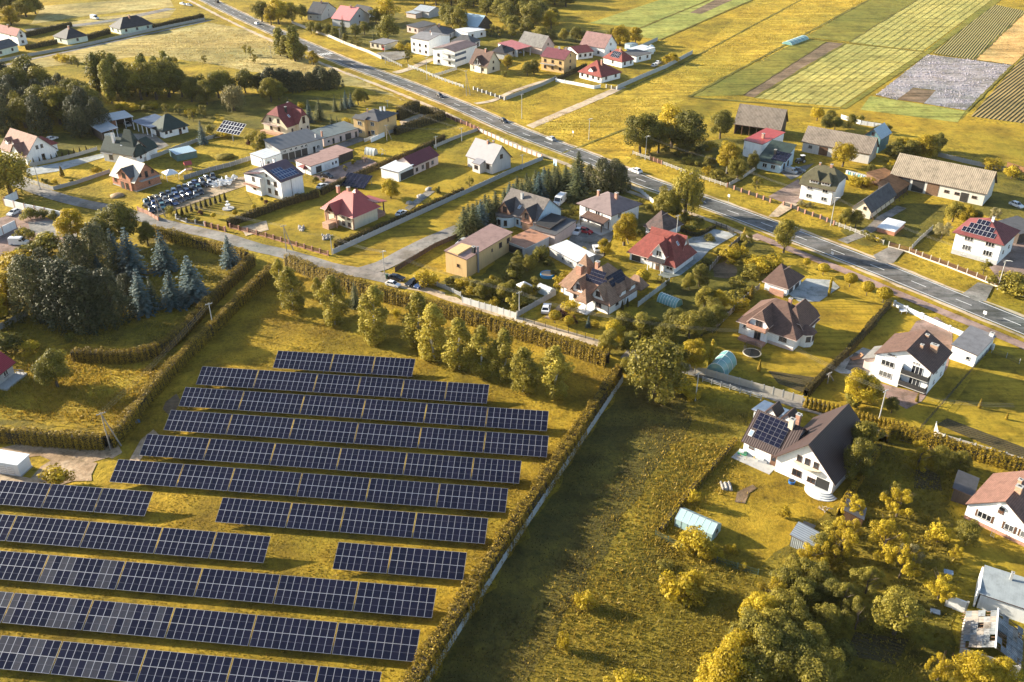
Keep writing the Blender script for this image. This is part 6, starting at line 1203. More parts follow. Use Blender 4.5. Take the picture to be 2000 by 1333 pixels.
trees('behind the roadside fence', {'h': 'dark bush', 'H': 'yellow bush', 'l': 'olive bush', 'v': 'olive tree', 'f': 'loose fruit tree', 'S': 'dark conifer'}, [('l', 1325, 306, 292, 1.6), ('l', 1350, 320, 304, 1.6), ('H', 1380, 340, 324, 1.6), ('l', 1400, 350, 332, 1.6), ('h', 1365, 326, 312, 1.5), ('H', 1340, 300, 282, 1.6), ('v', 1470, 330, 292, .9), ('f', 1476, 372, 342, 1.0), ('h', 1415, 358, 346, 1.5), ('h', 1300, 298, 286, 1.5), ('h', 1360, 300, 280, 1.6), ('H', 1385, 296, 276, 1.5), ('l', 1435, 320, 300, 1.4)])
trees('among the right farms', {'g': 'golden round tree', 'b': 'dark tree', 'v': 'olive tree', 'H': 'yellow bush', 'h': 'dark bush', 'l': 'olive bush', 'f': 'loose tree', 'x': 'pale tree', 'y': 'pale bush'},
      [('g', 1645, 326, 272, 1.25), ('g', 1595, 236, 206, 1.2), ('v', 1620, 244, 212, 1.2), ('b', 1630, 254, 226, 1.3), ('v', 1660, 250, 220, 1.1), ('b', 1612, 256, 222), ('v', 1730, 262, 240, 1.1), ('g', 1795, 312, 256, 1.4), ('v', 1775, 316, 270, 1.3), ('v', 1815, 304, 262, 1.2), ('v', 1745, 318, 272, 1.2), ('b', 1830, 296, 258), ('g', 1760, 300, 264, 1.2), ('v', 1650, 420 + 24, 404, .9), ('v', 1670, 446, 408, 1.1), ('H', 1672, 362, 342, 1.6), ('H', 1685, 364, 344, 1.6), ('v', 1860, 434, 390, 1.1), ('g', 1885, 440, 398, 1.0), ('x', 1838, 466, 428, 1.15), ('x', 1940, 432, 402, 1.1), ('v', 1905, 436, 408), ('H', 1935, 330, 306, 1.4), ('f', 1920, 536, 506, 1.0), ('l', 1970, 570, 530, 1.7), ('l', 1990, 572, 536, 1.6), ('y', 1565, 402, 392, 1.4), ('y', 1580, 405, 395, 1.3), ('l', 1700, 468, 456, 1.4), ('H', 1715, 472, 460, 1.4), ('h', 1690, 462, 450, 1.3), ('f', 1540, 305, 282, 1.0), ('b', 1700, 344, 318, 1.0), ('H', 1750, 330, 312, 1.5), ('h', 1735, 340, 322, 1.4), ('H', 1975, 350, 326, 1.5), ('l', 1655, 274, 260, 1.5), ('l', 1715, 256, 244, 1.5), ('l', 1680, 238, 226, 1.5), ('h', 1500, 300, 286, 1.3), ('H', 1640, 270, 256, 1.4)])
trees('along the near pavement', {'t': 'clipped golden ball tree', 'c': 'slim yellow column tree'}, [('t', 1574, 523, 505, 1.0), ('t', 1607, 538, 516, 1.25), ('t', 1659, 561, 535, 1.25), ('t', 1692, 578, 551, 1.2), ('t', 1724, 592, 563, 1.3), ('c', 1618, 580, 541, .9)], 'clipped ball trees')
# gardens right of the long hedge
trees('in the garden of the yellow block', {'v': 'olive garden tree', 'l': 'olive shrub', 'h': 'dark shrub', 'H': 'yellow shrub', 'b': 'dark round tree'}, [('l', 930, 560, 546, 1.3), ('h', 945, 568, 552, 1.3), ('v', 940, 584, 548, .9), ('l', 972, 578, 560, 1.4), ('v', 998, 582, 545, .9), ('h', 1015, 588, 570, 1.3), ('l', 1030, 596, 580, 1.3), ('H', 968, 596, 580, 1.2), ('H', 918, 578, 560, 1.2), ('b', 1012, 520, 488, .9), ('l', 1038, 520, 500, 1.3), ('h', 1070, 520, 506, 1.2), ('h', 1085, 540, 526, 1.2), ('l', 1045, 556, 540, 1.2), ('h', 1000, 530, 512, 1.2), ('l', 1120, 420, 406, 1.3), ('l', 1105, 426, 412, 1.3), ('h', 1125, 412, 398, 1.4), ('h', 1240, 440, 426, 1.4), ('l', 1248, 462, 448, 1.3), ('h', 1270, 412, 398, 1.4), ('h', 1255, 400, 388, 1.3), ('l', 1340, 430, 414, 1.4), ('h', 1360, 440, 424, 1.4), ('b', 1320, 425, 395, .9)], 'garden plants of the middle yards')
trees('round the tan roofed house', {'H': 'yellow shrub', 't': 'small golden ball tree', 'h': 'dark shrub', 'l': 'olive shrub', 'm': 'dark reddish shrub', 'g': 'golden garden tree', 'f': 'loose fruit tree', 'v': 'olive garden tree', 'u': 'small dark thuja', 's': 'tiny blue spruce'},
      [('H', 1108, 560, 530, 1.3), ('H', 1100, 566, 540, 1.2), ('g', 1180, 500, 464, 1.0), ('t', 1084, 632, 608, 1.2), ('t', 1111, 640, 618, 1.2), ('m', 1098, 624, 606, 1.1), ('m', 1120, 632, 618, .9), ('H', 1113, 612, 584, 1.0), ('s', 1149, 640, 615, 1.0), ('H', 1163, 640, 626), ('t', 1254, 560, 528, 1.0), ('h', 1262, 548, 532, 1.2), ('l', 1290, 552, 540, 1.4), ('l', 1300, 556, 544, 1.2), ('v', 955, 580, 540, 1.0), ('v', 985, 590, 548, 1.0), ('H', 960, 552, 536), ('H', 905, 562, 540, 1.2), ('f', 970, 560, 540), ('v', 1025, 580, 550, .9), ('l', 1040, 574, 556, 1.2), ('l', 1010, 600, 574, 1.3), ('v', 925, 572, 546, .9), ('v', 1010, 540, 496, .9), ('v', 1030, 530, 494, .9), ('h', 1052, 512, 482, 1.2), ('H', 835, 558, 526, 1.0), ('u', 1215, 606, 588, 1.0), ('u', 1225, 600, 582), ('g', 1140, 545 - 40, 480, .8), ('h', 1000, 545, 520, 1.2), ('l', 880, 555, 540, 1.3)])
trees('in the gardens below the red roofed house', {'v': 'olive garden tree', 'g': 'golden garden tree', 'f': 'loose fruit tree', 'H': 'yellow shrub', 'l': 'olive shrub', 'b': 'dark garden tree', 'U': 'young brownish conifer', 'c': 'thin yellow column tree', 'h': 'dark shrub'},
      [('v', 1365, 560, 514, 1.1), ('v', 1345, 566, 532, 1.0), ('v', 1375, 604, 556, 1.1), ('g', 1405, 606, 562, 1.0), ('v', 1390, 620, 576, 1.0), ('b', 1320, 650, 600, 1.2), ('v', 1345, 660, 604, 1.2), ('v', 1370, 656, 600, 1.2), ('b', 1395, 640, 592, 1.1), ('v', 1215, 658, 606, 1.15), ('v', 1250, 664, 610, 1.15), ('g', 1200, 674, 622, 1.0), ('b', 1275, 656, 616, 1.1), ('v', 1300, 680, 626, 1.1), ('v', 1190, 692, 640, 1.0), ('b', 1230, 690, 646, 1.1), ('f', 1455, 488, 450, .9), ('H', 1440, 500, 476, 1.4), ('H', 1425, 512, 488, 1.4), ('l', 1465, 540, 516, 1.6), ('H', 1485, 530, 506, 1.8), ('H', 1505, 524, 500, 1.8), ('H', 1470, 520, 500, 1.6), ('l', 1440, 560, 540, 1.6), ('l', 1455, 580, 560, 1.5), ('U', 1466, 586, 558), ('l', 1430, 590, 570, 1.6), ('l', 1402, 500, 486, 1.5), ('h', 1380, 520, 506, 1.5), ('H', 1445, 606, 584, 1.4), ('l', 1385, 470, 456, 1.3), ('h', 1350, 450, 432, 1.4), ('h', 1330, 440, 424, 1.4), ('U', 1452, 472, 446, 1.1)])
trees('at the lane corner', {'w': 'huge spreading tree', 'g': 'golden side tree', 'v': 'olive side tree', 'c': 'slim yellow column tree', 'h': 'dark bush', 'U': 'young conifer'}, [('w', 1278, 768, 655, 1.25), ('g', 1355, 722, 660, .95), ('v', 1320, 730, 672, 1.0), ('v', 1230, 738, 690, .9), ('c', 1386, 722, 664, 1.0), ('U', 1482, 726, 704)])
trees('by the brown gabled house', {'g': 'bright golden tree', 'b': 'dark garden tree', 'U': 'young yellow conifer', 'h': 'dark shrub'}, [('g', 1672, 786, 722, 1.15), ('g', 1700, 784, 730, .9), ('b', 1740, 808, 772, .9), ('U', 1790, 786, 768), ('h', 1660, 794, 770, 1.2), ('U', 1912, 798, 780), ('U', 1965, 820, 806)])
# orchard
trees('in the lower right orchard', {'f': 'loose fruit tree', 'F': 'golden fruit tree', 'g': 'golden tree', 'v': 'olive tree', 'b': 'big dark tree', 'x': 'pale blossoming tree', 'H': 'golden bush', 'h': 'dark bush', 'l': 'olive bush'},
      [('v', 1680, 900, 820, .9), ('v', 1668, 940, 850, .8), ('F', 1790, 920, 862, 1.1), ('v', 1830, 920, 868, 1.1), ('v', 1870, 925, 880, 1.1), ('F', 1750, 1010, 946, 1.0), ('f', 1740, 990, 942, 1.0), ('F', 1720, 1090, 1018, 1.1), ('F', 1755, 1130, 1060, .9), ('x', 1765, 1120, 1060, .9), ('F', 1780, 1100, 1056), ('f', 1690, 1160, 1110, 1.1), ('F', 1832, 1170, 1112, 1.1), ('v', 1745, 1240, 1156, 1.1), ('F', 1650, 1060, 1008, 1.0), ('F', 1625, 1110, 1060, 1.1), ('F', 1640, 1090, 1030, 1.0), ('v', 1600, 1085, 1040, 1.15), ('F', 1580, 1110, 1062, 1.15), ('v', 1555, 1135, 1085, 1.15), ('v', 1590, 1150, 1095, 1.15), ('v', 1530, 1165, 1108, 1.15), ('b', 1560, 1185, 1125, 1.15), ('F', 1500, 1190, 1130, 1.15), ('v', 1520, 1215, 1150, 1.15), ('v', 1545, 1240, 1170, 1.15), ('g', 1480, 1235, 1165, 1.15), ('v', 1500, 1265, 1190, 1.15), ('v', 1460, 1275, 1195, 1.15), ('b', 1530, 1290, 1215, 1.15), ('v', 1485, 1310, 1225, 1.15), ('g', 1440, 1310, 1235, 1.15), ('g', 1420, 1345, 1255, 1.15), ('v', 1460, 1350, 1270, 1.15), ('v', 1510, 1345, 1260, 1.15), ('b', 1550, 1335, 1262, 1.15), ('v', 1580, 1280, 1220, 1.15), ('v', 1600, 1330, 1265, 1.15), ('g', 1400, 1370, 1300, 1.15), ('v', 1570, 1370, 1290, 1.15), ('b', 1615, 1180, 1130, 1.15), ('v', 1610, 1235, 1180, 1.15), ('F', 1660, 1010, 958, .9), ('l', 1630, 1040, 1016, 1.4), ('h', 1600, 1150, 1120, 1.6), ('h', 1570, 1130, 1100, 1.5), ('F', 1830, 1330, 1278, 1.0), ('g', 1905, 1345, 1278, 1.3), ('g', 1950, 1350, 1288, 1.1), ('v', 1885, 1066, 1014, 1.0), ('F', 1862, 1090, 1060, 1.0), ('H', 1830, 1060, 1026, 1.0), ('H', 1530, 1010, 990), ('f', 1640, 1200, 1140, 1.1), ('f', 1670, 1230, 1170, 1.0), ('h', 1640, 1290, 1260, 1.6), ('h', 1590, 1340, 1300, 1.6)], 'orchard trees lower right')
trees('in the rough meadow', {'H': 'isolated golden tuft', 'l': 'olive bush'}, [('H', 1145, 1186, 1158, 1.0), ('H', 1330, 1168, 1128, 1.5), ('H', 1352, 1156, 1120, 1.0), ('H', 1102, 1268, 1234, .5), ('H', 1215, 1345, 1322, 1.8), ('H', 1240, 1350, 1326, 1.6), ('l', 1300, 1110, 1096, 1.6), ('H', 1356, 985, 958, .8), ('H', 1355, 1076, 1040, 1.3), ('H', 1380, 1086, 1056, 1.1), ('H', 1345, 1066, 1040), ('H', 1405, 1092, 1076), ('H', 1430, 1080, 1064), ('H', 1452, 1112, 1100), ('H', 1330, 770, 745, 1.6), ('H', 1355, 782, 760), ('l', 1290, 790, 770)])
# thuja rows, one thing each
r_ = [('u', 347 + k * 9.3, 424 - k * 3.1, 408 - k * 3.2, 1.15) for k in range(11)]
trees('in the row beside the scrap yard', 'round-topped dark thuja', r_, 'thujas beside the scrap yard')
r_ = [('U', 1573 + k * 8.4, 797 + k * 2.25, 775 + k * 2.3, 1.5) for k in range(24)]
trees('in the low row beside the lane', 'small brownish thuja', r_, 'thujas beside the lane')
r_ = [('u', x, y, y - 13, .9) for x, y in ((67, 322), (79, 320), (90, 317), (102, 315), (112, 312), (123, 308), (136, 306), (146, 303), (157, 300), (170, 298))]
trees('in front of the pink roofed house', 'tiny dark thuja', r_, 'thujas before the pink roofed house')
# ---- hedges
def hedge(label, pts, h, w_, lm='hedge', dens=34, leaf=.13, plume=.0, parts=True):
    h *= 1.12; w_ *= 1.25; dens *= 1.6; leaf *= .9
    line = smooth_line([WP(*p) for p in pts], .8); L = sum((line[k + 1] - line[k]).length for k in range(len(line) - 1)); n = int(L * (2 * h + w_) * dens)
    d = min(1.0, 9.0 / math.sqrt(1)); seg = RNG.integers(0, len(line) - 1, n); t = RNG.random(n); a = np.array([tuple(p) for p in line]); tang = a[1:] - a[:-1]; tang /= np.linalg.norm(tang, axis=1)[:, None]
    base = a[seg] * (1 - t)[:, None] + a[seg + 1] * t[:, None]; nr = np.stack([-tang[seg][:, 1], tang[seg][:, 0], np.zeros(n)], 1)
    s = seg + t; pl = RNG.normal(size=len(line) + 1) * .05; bul = np.convolve(RNG.normal(size=len(line) + 8), np.ones(7) / 7, 'same')[:len(line) + 1]; hv = h * (1 + .05 * np.sin(s * .63 + 1) + pl[seg] + bul[seg] * .12 + .05 * np.sin(s * 5.1)); top = RNG.random(n) < w_ / (2 * h + w_)
    side = RNG.choice([-1, 1], n); z = np.where(top, hv * RNG.uniform(.93, 1.08, n), hv * RNG.random(n)); prof = 1 - .35 * (z / hv) ** 3
    wv = w_ / 2 * (1 + bul[seg] * .4 + pl[seg] + .12 * np.sin(s * 7.3 + side) + .08 * np.sin(s * 2.9)); o = np.where(top, RNG.uniform(-.8, .8, n) * wv, side * wv * prof * RNG.uniform(.85, 1.1, n))
    c = base + nr * o[:, None]; c[:, 2] = z; nn = nr * (np.where(top, .2 * side, side))[:, None] * 1.2 + RNG.normal(size=(n, 3)) * .32 + np.array([0, 0, .35]) + np.where(top, 1.0, 0)[:, None] * np.array([0, 0, .7])
    nn /= np.linalg.norm(nn, axis=1)[:, None]; tone = np.clip(.5 + .25 * np.sin(s * 4.3) + RNG.normal(size=n) * .22, 0, 1)
    root = empty('hedge', (0, 0, 0)); link('foliage', quads('foliage', c, nn, leaf * RNG.uniform(.6, 1.4, n), tone, [LM[lm]], up=.6), root)
    b = MB(); l_, r2 = offset(line, w_ * .36), offset(line, -w_ * .36)  # solid dark box filling the hedge behind the leaf faces
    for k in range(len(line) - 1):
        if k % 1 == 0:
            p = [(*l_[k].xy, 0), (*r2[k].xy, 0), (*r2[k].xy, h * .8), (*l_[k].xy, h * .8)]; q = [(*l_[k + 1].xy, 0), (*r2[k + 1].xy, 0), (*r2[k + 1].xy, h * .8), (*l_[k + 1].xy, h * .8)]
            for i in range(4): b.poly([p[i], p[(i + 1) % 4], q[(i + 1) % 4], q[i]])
    link('dark_core', b.mesh('dark_core', [MATS['hedge_core']]), root); return reg(root, label, 'hedge')
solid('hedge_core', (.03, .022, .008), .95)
hedge('tall amber hedge running down the right side of the solar field', [(1208, 736), (1110, 886), (979, 1082), (905, 1200), (825, 1325), (790, 1385)], 2.9, 1.9, dens=38)
hedge('long brown hedge along the lane above the birches', [(562, 520), (640, 552), (725, 580), (832, 608), (920, 632), (1000, 655), (1100, 686), (1186, 714)], 2.9, 1.7, 'hedge')
hedge('amber hedge down the left side of the solar field', [(533, 536), (470, 596), (415, 654), (360, 708), (300, 774), (250, 838), (214, 876)], 2.6, 1.5)
hedge('amber hedge curling round the wood meadow', [(494, 517), (445, 566), (395, 618), (352, 664), (312, 692), (250, 708), (145, 704)], 2.6, 1.5)
hedge('amber hedge across the left foreground by the dirt track', [(-30, 858), (0, 862), (110, 870), (208, 876)], 2.7, 1.4)
hedge('dark hedge along the village lane behind the wood', [(300, 462), (400, 488), (485, 512)], 2.8, 1.5)
hedge('clipped brown hedge below the white solar house', [(446, 444), (500, 424), (560, 402), (622, 385)], 2.0, 1.0, 'hedged')
hedge('low hedge on the wall between the yards', [(628, 382), (700, 347), (800, 306), (868, 274)], 1.9, .8, 'hedged', 24)
hedge('dark hedge behind the grey panel fence', [(655, 487), (795, 428), (905, 378)], 1.7, .8, 'hedged')
hedge('dark clipped hedge beside the gravel court', [(778, 236), (818, 218)], 4.2, 1.6, 'hedged', 20, .18)
hedge('dark clipped hedge on the road side of the gravel court', [(822, 222), (842, 226), (866, 233)], 2.6, 1.4, 'hedged', 20, .18)
hedge('long dark hedge below the gravel court', [(772, 264), (820, 248), (868, 234)], 2.6, 1.6, 'hedged', 20, .18)
hedge('narrow dark hedge between the two right lawns', [(1572, 774), (1660, 686), (1735, 600)], 1.6, .9, 'hedged')
hedge('golden hedge above the orchard', [(1722, 866), (1742, 852), (1850, 880), (1930, 902), (2010, 924)], 2.0, 1.8, 'hedge')
hedge('thin amber hedge beside the yellow lawn of the dark roofed house', [(1640, 1010), (1662, 965), (1716, 880)], 1.6, 1.0, 'hedge')
hedge('straggly amber growth along the wire fence of the lawn', [(1290, 1040), (1350, 960), (1400, 905), (1436, 862)], .9, .8, 'hedge', 20)
hedge('dark hedge behind the pale green bungalow', [(165, 80), (215, 66)], 2.2, 1.4, 'hedged', 12, .22)
hedge('dark hedge right of the pale green bungalow', [(300, 58), (350, 46), (398, 36)], 2.2, 1.4, 'hedged', 12, .22)
hedge('dark hedge left of the small pyramid roofed house', [(52, 98), (112, 86)], 2.0, 1.4, 'hedged', 12, .22)
hedge('dark strip of hedge above the small houses', [(48, 74), (140, 52)], 2.2, 1.4, 'hedged', 12, .22)
hedge('dark hedge beside the white hipped bungalow', [(1090, 158), (1145, 132)], 1.6, 1.0, 'hedged', 14, .2)
hedge('low curved hedge by the blue grey drive', [(1330, 452), (1360, 462), (1395, 446)], .9, .8, 'hedged')
# ---- grass tufts that nobody could count
def tufts(name, label, poly, dens, h, wd, lm, seed, lean=.35, fuzz=1.2):
    pw = [WP(*p) for p in poly]; xs = [p.x for p in pw]; ys = [p.y for p in pw]; A_ = (max(xs) - min(xs)) * (max(ys) - min(ys)); n = int(A_ * dens)
    x = RNG.uniform(min(xs), max(xs), n); y = RNG.uniform(min(ys), max(ys), n); ok = np.zeros(n, bool); j = len(pw) - 1
    for i in range(len(pw)):
        a, b = pw[i], pw[j]; m = ((a.y > y) != (b.y > y)) & (x < (b.x - a.x) * (y - a.y) / (b.y - a.y + 1e-9) + a.x); ok ^= m; j = i
    x, y = x[ok], y[ok]; n = len(x)
    cl = .5 + .5 * np.sin(x * .35 + 2 * np.sin(y * .21)) * np.sin(y * .41 + 1.5 * np.sin(x * .17)); k = RNG.random(n) < .35 + .65 * cl; m_ = int(k.sum()); x, y, cl = x[k] + RNG.normal(size=m_) * fuzz, y[k] + RNG.normal(size=m_) * fuzz, cl[k]; n = m_
    a = RNG.uniform(0, 6.28, n); hh = h * RNG.uniform(.5, 1.4, n) * (.6 + .8 * cl); ww = wd * RNG.uniform(.6, 1.4, n)
    dx, dy = np.cos(a), np.sin(a); lx, ly = RNG.normal(size=n) * lean * hh, RNG.normal(size=n) * lean * hh
    v = np.stack([np.stack([x - dx * ww, y - dy * ww, np.zeros(n) + .02], 1), np.stack([x + dx * ww, y + dy * ww, np.zeros(n) + .02], 1), np.stack([x + dx * ww * .5 + lx, y + dy * ww * .5 + ly, hh], 1), np.stack([x - dx * ww * .6 + lx, y - dy * ww * .6 + ly, hh * .8], 1)], 1).reshape(-1, 3)
    me = bpy.data.meshes.new(name); me.vertices.add(len(v)); me.vertices.foreach_set('co', v.ravel()); me.loops.add(n * 4); me.loops.foreach_set('vertex_index', np.arange(n * 4))
    me.polygons.add(n); me.polygons.foreach_set('loop_start', np.arange(0, n * 4, 4)); me.polygons.foreach_set('loop_total', np.full(n, 4)); me.update(calc_edges=True)
    t = me.attributes.new('tone', 'FLOAT', 'FACE'); t.data.foreach_set('value', np.clip(cl * .5 + RNG.random(n) * .5, 0, 1).astype(np.float32)); me.materials.append(LM[lm])
    return reg(link(name, me), label, 'grass', kind='stuff')
LM['strawf'] = leafm('far_straw_blades', (0.28, 0.2, 0.026), (0.42, 0.3, 0.042), (0.54, 0.4, 0.07), .35); LM['dull'] = leafm('dull_blades', (.04, .032, .012), (.085, .062, .018), (.15, .10, .022), .3); LM['straw'] = leafm('straw_blades', (.17, .115, .016), (.30, .20, .026), (.44, .29, .04), .35); LM['weed'] = leafm('weed_blades', (0.09, 0.072, 0.012), (0.22, 0.165, 0.02), (0.4, 0.29, 0.033), .35); LM['dry'] = leafm('dry_blades', (.24, .18, .06), (.36, .27, .09), (.48, .37, .14), .35)
tufts('grass_blades', 'short grass blades between the solar tables', [(300, 980), (240, 880), (300, 780), (440, 610), (535, 545), (720, 600), (1000, 665), (1190, 722), (1190, 742), (965, 1082), (790, 1360), (-60, 1360), (-60, 980)], 9, .14, .1, 'straw', 1)
tufts('meadow_grass', 'rough olive grass of the meadow right of the long hedge', [(1330, 770), (1465, 795), (1436, 862), (1290, 1040), (1480, 1125), (1440, 1360), (1010, 1360), (1090, 1230), (1190, 1060), (1260, 940), (1350, 830)], 22, .32, .075, 'weed', 2, fuzz=3)
tufts('meadow_grass', 'dull short grass along the fence of the solar field', [(1225, 758), (1330, 768), (1350, 830), (1260, 940), (1190, 1060), (1090, 1230), (1010, 1360), (826, 1360), (1000, 1095)], 16, .22, .08, 'dull', 12)
tufts('meadow_grass', 'golden tall grass along the lawn edge of the rough meadow', [(1440, 860), (1290, 1040), (1400, 1100), (1250, 1140), (1120, 1330), (1060, 1330), (1190, 1080), (1270, 950), (1330, 870)], 13, .4, .09, 'straw', 3, fuzz=4)
tufts('orchard_grass', 'weedy ground cover of the orchard', [(1730, 880), (1860, 900), (1860, 1360), (1420, 1360), (1500, 1130), (1640, 1040)], 8, .35, .15, 'weed', 4)
tufts('meadow_grass', 'tall golden grass inside the left hedges', [(20, 700), (140, 672), (350, 690), (230, 830), (-20, 810)], 16, .4, .1, 'straw', 5)
tufts('meadow_grass', 'shaded grass under the left wood', [(0, 620), (300, 480), (480, 520), (350, 660), (140, 680), (0, 720)], 6, .25, .14, 'weed', 6)
tufts('meadow_grass', 'golden grass of the far meadow beyond the road', [(1030, 255), (1070, 235), (1200, 190), (1345, 192), (1240, 240), (1230, 295), (1110, 280)], 3.0, .25, .2, 'strawf', 7)
tufts('meadow_grass', 'golden grass beside the crop strips', [(1220, 175), (1345, 120), (1480, 0), (1690, 0), (1570, 76), (1345, 188)], 1.6, .22, .28, 'strawf', 8)
tufts('meadow_grass', 'dry tan grass of the upper left meadow', [(100, 128), (410, 48), (500, 66), (640, 130), (560, 150), (350, 118), (250, 105)], 1.6, .22, .28, 'dry', 9)
LM['mauve'] = leafm('mauve_plants', (.16, .155, .14), (.31, .29, .32), (.42, .39, .45), .3)
tufts('crop_plants', 'ragged mauve flowering plants', [(1812, 107), (1976, 128), (1886, 216), (1830, 208), (1828, 177), (1783, 172), (1752, 196), (1711, 186)], 1.6, .3, .3, 'mauve', 10, fuzz=.3) if 'mauve' in LM else None
# ------------------------------------------------------------------ fences, walls, poles, vehicles, garden things
PANELC = wallm('fence_concrete', (.36, .35, .33)); POSTC = wallm('fence_post_concrete', (.42, .41, .39)); BRP = plankm('fence_brown_slats', (.13, .05, .035), .12, 'Y'); MESHG = solid('green_mesh', (.06, .12, .1), .6)
def fence(label, pts, h=1.6, step=2.2, pan=PANELC, post=POSTC, style='panel', pw=.14, name='fence', cat='fence', extra=.12, base=None, only_far=False):
    w = [P(*p) for p in pts]; r = empty(name, w[0]); o0 = w[0]; seg = []
    for a, b in zip(w, w[1:]):
        L = (b - a).length; n = max(1, round(L / step)); seg += [(a + (b - a) * i / n, a + (b - a) * (i + 1) / n) for i in range(n)]
    big = len(seg) > 90
    for i, (a, b) in enumerate(seg):
        d = (b - a); L = d.length; ang = math.atan2(d.y, d.x); m = MB(); l = a - o0
        if style == 'panel':
            m.box(pw / 2 + .002, -.03, .02, L - pw / 2 - .002, .03, h)
            for q in range(1, 4): m.box(pw / 2 + .003, -.042, h * q / 4 - .02, L - pw / 2 - .003, .042, h * q / 4 + .02)
        elif style == 'wall': m.box(pw / 2 + .002, -.09, .0, L - pw / 2 - .002, .09, h)
        elif style == 'slat':
            nb = max(4, int(L / .16))
            for q in range(nb): x = pw / 2 + .02 + (L - pw - .1) * q / (nb - 1); m.box(x, -.02, .35 if base else .1, x + .07, .02, h)
            m.box(pw / 2, -.035, .45, L - pw / 2, -.021, .52); m.box(pw / 2, -.035, h - .25, L - pw / 2, -.021, h - .18)
        elif style == 'rail':
            for z in (.45, .8, h - .1): m.box(pw / 2, -.03, z - .05, L - pw / 2, .03, z + .05)
        elif style == 'mesh':
            nb = max(5, int(L / .22))
            for q in range(nb): x = L * (q + .5) / nb; m.box(x - .012, -.01, .05, x + .012, .01, h)
            for z in (.08, h * .5, h - .05): m.box(pw / 2, -.014, z - .015, L - pw / 2, .014, z + .015)
        pnl = m.build('panel', pan, r, l, ang)
        if base: mb = MB(); mb.box(pw / 2 + .001, -.1, 0, L - pw / 2 - .001, .1, .34); mb.build('plinth', base, r, l, ang)
    pm = MB(); pm.box(-pw / 2, -pw / 2, 0, pw / 2, pw / 2, h + extra); pm.box(-pw / 2 - .02, -pw / 2 - .02, h + extra, pw / 2 + .02, pw / 2 + .02, h + extra + .04); pme = pm.mesh('post', [post])
    for a in [s[0] for s in seg] + [seg[-1][1]]:
        d = seg[0][1] - seg[0][0]; link('post', pme, r, a - o0, math.atan2(d.y, d.x))
    return reg(r, label, cat)
fence('long grey concrete fence beside the amber hedge of the solar field', [(1216, 747), (1100, 922), (995, 1082), (920, 1202), (838, 1333), (800, 1395)], 1.6, 2.4, wallm('bluish_fence_concrete', (.34, .37, .38)))
fence('light grey panel fence along the grass wedge by the side lane', [(651, 497), (795, 432), (900, 384), (1000, 338), (1060, 313)], 1.5, 2.3, wallm('light_fence_concrete', (.42, .43, .43)))
fence('red brown picket fence with brick posts along the village lane', [(450, 446), (520, 464), (580, 482), (641, 500)], 1.3, 3.2, BRP, BRICK2, 'slat', .38, base=BRICK2)
fence('black picket fence with stone posts before the fountain lawn', [(345, 428), (365, 436), (400, 442)], 1.3, 3.4, DKM, GREYW, 'slat', .38, base=GREYW)
fence('red gate fence between brick pillars', [(402, 443), (440, 453)], 1.4, 2.4, BRP, BRICK2, 'slat', .45)
fence('white panel wall beside the narrow lane', [(903, 592), (935, 602), (970, 612), (1008, 624)], 1.7, 2.0, wallm('white_panel', (.62, .63, .63)), PVC, name='panel_wall', cat='wall')
fence('dark metal gate and fence before the tan roofed house', [(1022, 628), (1065, 640), (1110, 652), (1160, 666)], 1.3, 2.4, DKM, DKM, 'mesh', .08)
fence('grey plank fence left of the tan roofed house', [(1010, 620), (1045, 600), (1085, 577)], 1.5, 2.2, PANELC, POSTC)
fence('pale panel fence right of the tan roofed house', [(1246, 600), (1275, 578), (1307, 554)], 1.4, 2.0, wallm('pale_panel', (.5, .5, .45)), POSTC)
fence('beige concrete fence along the upper side of the lane', [(1356, 728), (1420, 746), (1490, 766), (1566, 788)], 1.7, 2.2, wallm('beige_fence_concrete', (.42, .38, .32)))
fence('old whitish rail fence along the lower side of the lane', [(1372, 746), (1425, 762), (1486, 782)], 1.2, 2.2, wallm('worn_white', (.45, .44, .42)), POSTC, 'rail')
fence('tall beige panel wall behind the vegetable bed', [(1827, 862), (1840, 868), (1900, 886), (1960, 904), (2020, 924)], 2.2, 2.6, wallm('beige_wall_panel', (.5, .45, .38)), POSTC, name='panel_wall', cat='wall')
fence('short pale return of the beige panel wall', [(1824, 844), (1827, 861)], 2.2, 2.2, wallm('beige_wall_panel', (.5, .45, .38)), POSTC, name='panel_wall', cat='wall')
fence('old grey plank fence beside the bay house', [(1390, 650), (1420, 622), (1452, 590), (1482, 566)], 1.5, 2.2, plankm('old_planks', (.22, .17, .12), .2), POSTC)
fence('grey plank fence by the bare soil', [(1386, 530), (1410, 502), (1445, 470)], 1.5, 2.2, plankm('old_planks', (.22, .17, .12), .2), POSTC)
fence('white block wall facing the main road', [(1746, 598), (1770, 609), (1798, 622)], 1.3, 6, wallm('pale_road_wall', (.52, .55, .56)), PVC, 'wall', .4, 'front_wall', 'wall')
fence('grey sliding gate and white wall facing the main road', [(1801, 624), (1853, 647), (1900, 667), (1938, 684)], 1.3, 7, wallm('pale_road_wall', (.52, .55, .56)), PVC, 'wall', .4, 'front_wall', 'wall')
fence('white fence behind the pool gardens near the junction', [(1225, 366), (1250, 376), (1276, 398)], 1.2, 2.0, wallm('white_panel', (.62, .63, .63)), PVC)
fence('dark sliding gate at the blue grey drive', [(1398, 444), (1418, 450), (1432, 460)], 1.4, 2.0, DKM, DKM, 'slat', .14)
fence('brown slatted fence before the big white house', [(1735, 483), (1775, 494), (1800, 504), (1850, 522), (1906, 544), (1960, 566), (2005, 582)], 1.5, 2.6, BRP, wallm('cream_post', (.55, .5, .42)), 'slat', .2, base=wallm('cream_plinth', (.6, .54, .45)))
